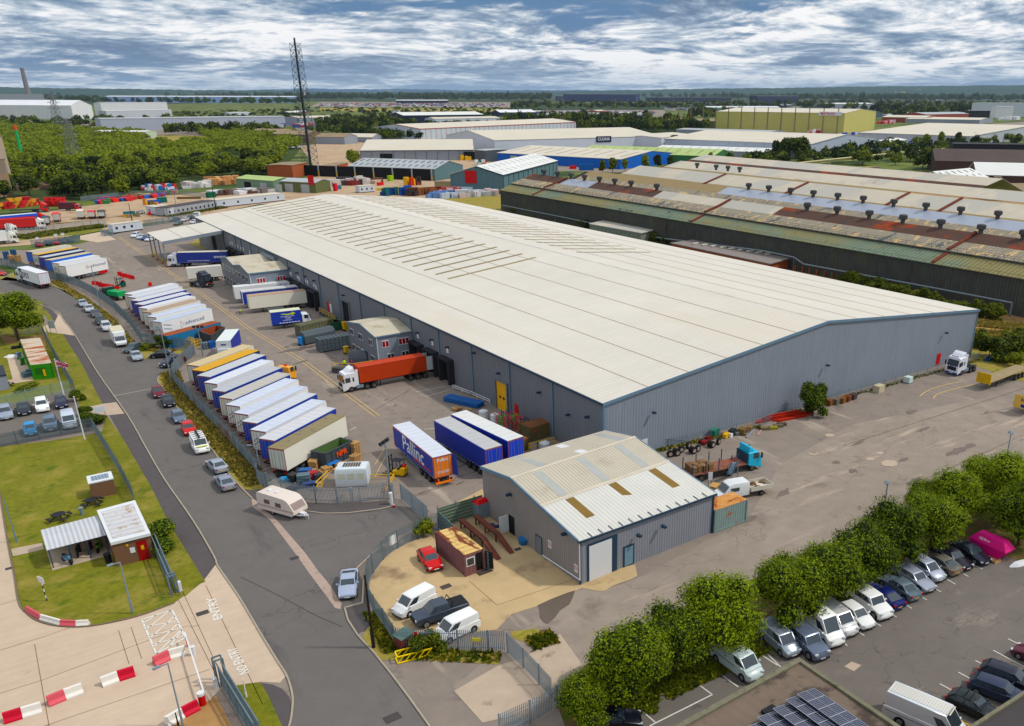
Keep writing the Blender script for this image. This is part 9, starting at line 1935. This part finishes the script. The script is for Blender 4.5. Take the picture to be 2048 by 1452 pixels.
for a in(('heap of white and blue baled rubbish in the recycling yard, left part','a',1230,1200,10,6,3.5,MIX,.1,14),('heap of blue and white bags in the recycling yard','a',1330,1195,9,6,3,[(60,130,200),(214,216,220),(200,60,60)],.1,12),('heap of white rubble bags below the concrete wall','a',1570,1180,14,6,3.5,[(214,214,214),(190,180,176),(226,220,216)],.1,16),('pile of broken timber in the recycling yard','a',1800,1150,16,8,4,[(206,160,110),(180,130,90),(220,180,130)],.1,16),('blue open container by the timber pile','a',1870,1130,7,3,2.6,(40,60,130),.1,1),('tall concrete block wall behind the rubble bags','a',1640,1150,20,2,4,(150,140,128),.1,1),('dark green container in front of the recycling yard','Y',1720,130,12,3,3,(20,90,66),.15,1),('olive banked wall beside the green container','Y',1420,150,18,1,2.6,(120,100,60),.2,1),('blue and green lorry bodies on the gravel','Y',1010,210,9,3,3,[(30,90,200),(30,100,84)],.2,2),('yellow crane lorry on the gravel','Y',830,240,5,3,3,[(216,150,30),(110,100,60)],.2,3),('teal open skip by the gate post','Y',350,440,8,3,2.6,(50,110,120),.1,1),('yellow skip frame beside the teal skip','Y',540,440,6,3,2.2,[(200,150,40),(140,130,110)],.1,3),('red plastic boxes by the pale cabin','Y',815,415,2,1.5,1.6,(206,30,40),.1,2),('arched frames and white bags left of the red lorry','b',700,1160,26,8,4,[(190,186,180),(70,70,74),(216,200,196),(120,50,46)],.1,16),('rusty skips on the far side of the arched frames','b',850,1150,22,8,2.5,[(120,50,46),(90,60,50),(196,170,150)],.1,10),('red recycling lorry below the open shed','b',960,1165,9,2.6,3,(206,26,44),-.2,1),('lime green compactor under the open shed roof','b',1040,1130,8,4,3.4,(150,190,40),.1,1),('yellow loading machine in front of the open shed','b',1265,1160,8,4,4.5,[(230,180,30),(60,50,44),(200,60,40)],.3,5),('orange grab crane beside the yellow loader','b',1390,1110,7,2,6,[(226,110,40),(120,80,60)],.8,3),('yellow low walls in the recycling yard','b',1050,1200,18,1,2,(216,196,60),.2,2),('concrete bay wall right of the yellow machine','b',1500,1175,30,1,4,(150,140,112),-.1,1),('teal and blue skips stacked just over the roof','b',1100,1240,10,5,4,[(40,100,110),(30,60,120)],.1,6),('blue skip stack beside the teal ones','b',1210,1240,8,5,4.6,[(30,60,130),(40,80,160)],.1,6),('brown skip stack beside the blue ones','b',1330,1240,14,5,4,[(130,84,50),(100,60,40),(60,50,50)],.1,8),('dark red container row','b',1480,1230,20,4,3.6,(120,44,38),-.1,2),('white and red bales in the recycling yard','b',1700,1225,24,5,4,[(216,200,200),(190,90,90),(206,214,224)],-.1,20),('pale blue bales in front of the white ones','b',1560,1260,22,5,3.4,[(110,140,190),(190,200,214),(90,110,150)],-.1,20),('grey white bales at the right end of the yard','b',1760,1250,20,5,3.6,[(200,204,210),(160,160,164),(214,190,184)],-.1,18),('blue bales beside the teal gabled shed','b',1800,1210,8,5,4.5,[(120,170,220),(214,216,220)],-.1,8),('green mesh panels just over the warehouse roof','b',270,1260,36,1,2.6,(30,84,76),.2,1),('white van and scrap metal in front of the green shed','a',1950,1225,26,8,2.4,[(206,200,196),(120,114,110),(216,216,220),(90,60,56)],.1,16),('red notice cube by the olive shed','b',625,1210,3,3,4.4,(206,26,44),.1,1),('blue tank row behind the olive shed fence','b',560,1200,14,3,3,(90,120,150),.1,3),('red open skip by the blue warehouse','c',450,1035,9,4,4,(206,20,30),-.1,1),('long low blue shed in front of the blue warehouse','c',600,1045,22,5,5,(30,90,160),-.1,1),('red cabins at the long white warehouse','c',200,855,18,5,6,[(206,60,60),(40,50,110)],.1,4),('dark docks of the long white warehouse','c',700,850,20,4,7,[(60,60,70),(120,124,130)],.1,5),('yellow digger by the big grey shed','b',1700,960,12,4,4,(216,170,30),.1,3),('white tank row right of the big grey shed','b',1800,1005,10,4,4,[(226,226,220),(200,70,60),(40,140,130)],.1,5),('white trailers by the yellow-green warehouse, nearer group','d',380,745,26,5,5,[(206,60,64),(214,200,200),(230,230,232)],.1,8),('blue and white trailers at the foot of the cream warehouse','d',640,770,40,4,5,[(30,60,160),(226,228,232)],-.1,5),('red trailers right of the yellow-green warehouse','d',940,670,50,6,6,[(200,70,74),(220,190,190),(190,40,44)],0,8),('white lorries at the right end of the dark glass office','d',1930,640,60,8,7,[(230,230,234),(214,216,222)],0,12),('white trailers in front of the small pale blue shed','d',1080,835,20,4,4,[(226,228,232),(40,110,190)],-.3,4),('white lorries left of the mast','b',270,860,26,8,5,[(230,230,232),(210,212,216)],.2,8),('parked lorries between wood and workshop','b',340,700,50,14,6,[(206,60,60),(226,226,230),(120,124,130),(60,80,130)],.3,16),('brown rusty tower by the boarded shed','d',1805,1190,9,9,11,(150,136,120),0,2),('scrap and rubble around the black gabled shed','d',1070,1150,30,10,2,[(110,84,76),(150,130,120),(60,56,54)],0,14),('white van by the wood clearing','a',1770,1020,6,3,2.5,[(226,228,232),(60,60,64)],0,3),('old concrete foundations at the wood edge','a',1800,985,30,12,3,[(150,130,106),(120,100,84)],0,8),('broken walls in the scrub at the left','a',300,1190,34,10,3,[(130,104,84),(150,120,96),(90,76,66)],.2,10)):JC(*a)
b=MB();cs_=[(220,222,228),(60,70,90),(130,134,142),(206,206,210),(170,40,44),(40,60,120)]
for x0_,x1_,y0_,y1_,n in((640,1010,206.5,212.5,900),(1075,1310,223,230,500),(1330,1420,216,221,150)):
 for i in range(n):P=g('',rr.uniform(x0_,x1_),rr.uniform(y0_,y1_));b.obox((P.x,P.y,1.2),7.5,4,2.6,rr.uniform(0,3),rr.randrange(6))
tag(b.build('distant_parked_cars',[paint(c,.4)for c in cs_],None),'rows of parked cars in the distant compounds',None,None,'stuff')
for nm,poly,m in(('dry_field',[(0,300),(330,270),(560,272),(545,290),(340,284)],M88),('dry_field',[(300,274),(395,274),(430,284),(300,290)],M88),('dry_field',[(740,262),(860,262),(850,274),(740,272)],M88),('compound',[(620,214),(640,204),(1020,205),(1060,215)],M0),('compound',[(1060,232),(1080,220),(1330,220),(1330,233)],M0),('yard_far',[(600,292),(700,278),(960,300),(1050,320),(1000,352),(640,352)],M37),('yard_far',[(980,325),(1060,290),(1400,280),(1450,300),(1240,345),(1040,340)],M0),('yard_far',[(1380,275),(1500,255),(1760,262),(2100,240),(2100,262),(1760,300),(1500,285)],M0),('yard_far',[(100,245),(600,243),(620,262),(590,275),(200,268)],M0),('yard_far',[(1700,380),(1860,345),(2100,355),(2100,420),(1900,400)],M25),('dry_field',[(1260,193),(1480,191.5),(1480,193),(1260,194.6)],M88),('dry_field',[(820,187.5),(1000,187.2),(1000,188.6),(820,189)],M16),('dry_field',[(1750,196),(1830,195),(1830,196.5),(1750,197.5)],M16),('field_strip',[(640,216),(1080,218),(1080,224),(640,222)],M88),('field_strip',[(340,226),(520,212),(600,212),(600,232),(345,238)],M28)):
 ground(nm,[(q.x,q.y)for q in[g('',*p)for p in poly]],.05+.03*random.random(),m)
# WOODS
for poly in([(-200,189),(600,192),(1100,194),(1100,204),(600,203),(200,210),(-200,215)],[(1100,191.5),(2200,189.5),(2200,226),(1760,229),(1560,216),(1500,206),(1270,204),(1100,204)],[(1024,206),(1560,206),(1560,218),(1024,221)],[(640,241),(850,246),(850,262),(630,262)],[(1000,238),(1320,238),(1400,256),(1380,264),(1130,262),(1000,256)]):
 ground('wood_floor',[(q.x,q.y)for q in[g('',*p)for p in poly]],.2,mat('forest_floor',(46,62,30),.95,var=.3,vs=.02))
WT=[tree_proto(201,4.6,8.0,7,900,1.1,L_mid,'wood_tree',.25,.78),tree_proto(202,4.2,7.0,6,800,1.05,L_mid,'wood_tree',.25,.78),tree_proto(203,3.6,8.6,6,800,.95,L_mid,'wood_tree',.25,.78),tree_proto(204,5.0,6.6,8,900,1.15,L_mid,'wood_tree',.25,.78)]
def inpoly(x,y,P):
 c=False
 for(x0_,y0_),(x1_,y1_)in zip(P,P[1:]+P[:1]):
  if(y0_>y)!=(y1_>y)and x<(x1_-x0_)*(y-y0_)/(y1_-y0_)+x0_:c=not c
 return c
ground('scrub_ground',[(q.x,q.y)for q in[g('',*p)for p in[(-100,250),(600,262),(600,300),(560,345),(290,390),(200,402),(60,395),(-100,410)]]],.04,mat('wood_floor',(58,72,30),.95,var=.3,vs=.3))
wood=[(-60,250),(150,262),(330,275),(470,262),(590,268),(600,292),(560,322),(545,352),(470,352),(420,356),(360,368),(290,388),(200,400),(110,400),(60,388),(-60,405)]
ex=[[(290,268),(400,268),(430,290),(290,292)],[(440,305),(520,312),(480,335),(420,325)],[(28,372),(110,372),(110,400),(28,400)]]
pts=[];r_=random.Random(77);tries=0
W2=[g('',*p)for p in wood];x0_,x1_=min(p.x for p in W2),max(p.x for p in W2);y0_,y1_=min(p.y for p in W2),max(p.y for p in W2)
CF=1/(cos(PIT))
def pxof(P):v=V3((P.x,P.y,P.z-CAMZ));z=v.dot(FW);return CX+FPX*v.dot(RT)/z,CY-FPX*v.dot(UP)/z
cells={}
while len(pts)<1900 and tries<90000:
 tries+=1;P=V3((r_.uniform(x0_,x1_),r_.uniform(y0_,y1_),0));dist=hypot(P.x,P.y);v=V3((P.x,P.y,-CAMZ))
 if v.dot(FW)<50:continue
 x,y=pxof(P)
 if not inpoly(x,y,wood)or any(inpoly(x,y,e)for e in ex):continue
 key=(int(P.x/6.2),int(P.y/6.2))
 if key in cells:continue
 cells[key]=1;pts.append((dist,P))
pts.sort(key=lambda q:q[0]);
for i,(dd_,P)in enumerate(pts[:255]):s_=r_.uniform(.8,1.5);o=dup(WT[i%4],P,r_.uniform(0,6),'rounded scrub tree in the dense wood at the left','trees of the wood at the left',scale=(s_,s_,s_*r_.uniform(.8,1.1)))
LP=[crown_mesh('lp',lobes_for(300+i,5,8,4),130,2.2,300+i,L_mid)for i in range(4)];LPd=[([tuple(v.co)for v in m.vertices],[tuple(p.vertices)for p in m.polygons])for m in LP]
def mass(name,label,places,m,core=True):
 """many far crowns in one mesh: places = (P, scale xy, scale z)"""
 b=MB();tint=[];rr_=random.Random(len(places))
 for i,(P,s_,sz_)in enumerate(places):
  vs,fs=LPd[i%4];a=rr_.uniform(0,6);ca,sa=cos(a)*s_,sin(a)*s_;tv=rr_.random();o=len(b.v)
  b.v+=[(P.x+x*ca-y*sa,P.y+x*sa+y*ca,P.z+z*sz_)for x,y,z in vs];b.f+=[tuple(q+o for q in f)for f in fs];tint+=[min(1,max(0,tv+rr_.gauss(0,.2)))for _ in fs]
 me=bpy.data.meshes.new(name);me.from_pydata(b.v,[],b.f);me.materials.append(m);at=me.attributes.new('tint','FLOAT','FACE');at.data.foreach_set('value',tint);o=bpy.data.objects.new(name,me);COL.objects.link(o);tag(o,label,None,None,'stuff')
mass('woodland','dense green wood stretching back at the left',[(P,r_.uniform(.9,1.3),r_.uniform(.8,1.2))for dd_,P in pts[255:]],L_mid)
def belt(poly,n,s0,s1,zs=1.0,seed=1):
 rb=random.Random(seed);xs=[p[0]for p in poly];ys=[p[1]for p in poly];o=[];k=0
 while len(o)<n and k<n*30:
  k+=1;x,y=rb.uniform(min(xs),max(xs)),rb.uniform(min(ys),max(ys))
  if inpoly(x,y,poly):o.append((g('',x,y),rb.uniform(s0,s1),rb.uniform(s0,s1)*zs))
 return o
B1=[]
for poly,n,s0,s1,zs in(([(150,236),(600,240),(600,246),(150,250)],60,1,1.5,1),([(340,226),(600,218),(600,234),(350,236)],160,.8,1.3,.6),([(330,262),(560,262),(560,272),(330,272)],70,1,1.5,1.2),([(600,262),(850,262),(840,285),(760,282),(640,270)],100,1,1.5,1.1),([(640,240),(830,246),(830,262),(630,258)],170,1,1.6,1.2),([(700,226),(1000,228),(990,236),(700,236)],90,1,1.6,1),([(590,216),(1080,216),(1080,224),(590,226)],110,1,1.6,.7),([(850,252),(1000,250),(1000,258),(850,258)],70,1,1.3,1),([(1000,240),(1300,240),(1400,256),(1380,264),(1130,262),(1000,256)],130,1.2,1.9,1.4),([(1024,208),(1500,206),(1560,216),(1330,220),(1024,220)],300,1.3,2.2,1.3),([(1130,256),(1380,254),(1420,262),(1340,268),(1130,262)],80,1.2,1.8,1.2),([(1380,226),(1500,226),(1490,238),(1380,240)],50,1.3,2,1.3),([(1500,206),(1700,204),(2048,210),(2060,226),(1960,232),(1760,228),(1560,216)],330,1.4,2.4,1.4),([(1750,226),(1880,226),(1870,238),(1760,240)],50,1.2,2,1.3),([(1640,300),(1760,302),(1860,290),(2060,280),(2060,292),(1880,312),(1860,330),(1700,332),(1600,320)],100,.8,1.3,1.1),([(1430,322),(1560,316),(1680,318),(1640,332),(1500,334)],50,.7,1.1,1.0),([(1090,290),(1180,294),(1160,300),(1090,298)],14,.7,1,.9),([(0,240),(240,246),(240,262),(0,258)],60,1,1.5,1)):B1+=belt(poly,n,s0,s1,zs,int(poly[0][0])+n)
mass('tree_belt','belts of trees between the distant sheds',B1,L_mid)
B2=[]
for poly,n,s0,s1,zs in(([(90,190),(600,193),(1100,195),(1100,203),(600,201),(210,193),(90,196)],1000,2.6,5.5,1.3),([(0,190),(120,190),(200,200),(600,206),(600,211),(150,208)],260,1.8,3,1.4),([(1100,192.5),(1500,191),(2060,190),(2060,204),(1600,203),(1270,197)],1300,2.8,6,1.3),([(600,189),(1100,190),(1100,192),(600,191.5)],160,4,8,1.0)):B2+=belt(poly,n,s0,s1,zs,n)
mass('far_forest','dark forest below the horizon',B2,L_dark)
for i,(x,y,s_,lab,pi_)in enumerate(((706,332,1.5,'single round tree in front of the big grey shed',1),(1205,352,1.1,'conifer clump left of the three by the blue warehouse',2),(1225,350,1.2,'conifer at the corner of the blue warehouse',2),(1250,346,1.0,'small conifer by the blue warehouse corner',2),(1290,345,1.3,'tall conifer before the blue gable, left',2),(1315,342,1.2,'tall conifer before the blue gable, right',2),(1340,338,1.0,'conifer between the blue and green warehouses',2),(1420,330,1.0,'spiky conifer before the green gable',2),(1550,318,1.6,'tall poplar-like tree left of the blank gable',2),(1575,316,1.9,'tallest tree left of the blank gable',0),(1600,318,2.0,'broad dark tree left of the blank gable',0),(1335,296,1.1,'tree at the end of the long white warehouse',1),(1350,293,1.3,'second tree at the end of the long white warehouse',0),(1400,286,1.4,'round tree clump before the cream warehouse',1),(1350,262,1.8,'pointed dark tree behind the yard shed',2),(1850,300,1.6,'dark tree before the wide cream warehouse, left',2),(1880,296,1.7,'dark tree before the wide cream warehouse, middle',2),(1915,292,1.5,'dark tree before the wide cream warehouse, right',2),(1820,322,1.5,'big bushy tree beside the pipeline',1),(1845,338,1.4,'bushy tree left of the rusty mill',3),(1790,330,1.1,'round bush below the pipeline',3),(1725,330,1.5,'broad bush below the pipeline, left',3),(10,398,1.2,'bush at the foot of the hopper tower',1),(60,392,1.2,'leafy tree right of the hopper tower',0),(1780,296,1.2,'tree by the small pale blue shed',0))):
 P=g('',x,y);dup(WT[pi_],P,i,lab,None,scale=(s_*(.75 if pi_==2 else 1),s_*(.75 if pi_==2 else 1),s_*1.1))
for o in WT:purge(o)
for m in LP:bpy.data.meshes.remove(m)
def ridge(name,D,prof,m,dz=0,depth=900,seed=0):
 r_=random.Random(seed);top=[];x=-500
 def yy(x):
  for(a,ya),(c,yc)in zip(prof,prof[1:]):
   if a<=x<=c:return ya+(yc-ya)*(x-a)/(c-a)
  return prof[-1][1]
 ph=[r_.uniform(0,6)for _ in range(5)]
 while x<2600:
  d=ray(x,yy(x)+.35*sin(x*.021+ph[0])+.35*sin(x*.07+ph[1])+.3*sin(x*.31+ph[2])+r_.uniform(-.25,.25));t=D/hypot(d.x,d.y);top.append(V3((d.x*t,d.y*t,CAMZ+d.z*t+dz)));x+=3
 b=MB();rings=[]
 for p in top:u=V3((p.x,p.y,0)).normalized();h_=max(2,p.z);rings.append([(p.x-u.x*depth,p.y-u.y*depth,-2),(p.x-u.x*depth*.5,p.y-u.y*depth*.5,h_*.62),(p.x,p.y,h_),(p.x+u.x*depth,p.y+u.y*depth,-2)])
 b.loft(rings,closed=False,cap=False);tag(b.build(name,m,recalc=False,smooth=60),None,None,None,'structure')
ridge('hills',16000,[(-500,178),(0,177.5),(480,181),(560,178.5),(600,177),(750,178.5),(860,178.5),(900,180),(1100,180.5),(1400,179),(1600,176),(1800,172),(2048,170),(2700,168)],mat('haze_blue_hills',(48,84,112),1,var=.12,vs=.0006,spot=((130,130,110),.0012,.62,.04)),seed=1)  # blue of distance haze painted into the hill colour
ridge('hills',10500,[(-500,174),(0,174),(100,175.5),(240,178),(500,180.5),(700,184),(1000,184.5),(1200,182),(1330,178.5),(1500,176.5),(1700,173.5),(1850,172),(2048,171.5),(2700,170)],mat('wooded_hills',(44,72,66),1,var=.2,vs=.004,spot=((150,146,110),.0025,.66,.03,(1,1,3))),seed=2)  # woods with a haze tint of blue-green mixed into their colour
b=MB();b.box(-9000,-9000,-8,21000,21000,420);o=b.build('haze',mat('air',(200,200,200)),None);m=bpy.data.materials.new('haze_air');m.use_nodes=True;m.node_tree.nodes.remove(m.node_tree.nodes['Principled BSDF']);pv=m.node_tree.nodes.new('ShaderNodeVolumePrincipled');pv.inputs['Color'].default_value=(.62,.78,1,1);pv.inputs['Density'].default_value=2.2e-5;pv.inputs['Anisotropy'].default_value=.2;m.node_tree.links.new(pv.outputs[0],m.node_tree.nodes['Material Output'].inputs['Volume']);o.data.materials[0]=m;tag(o,None,None,None,'stuff')
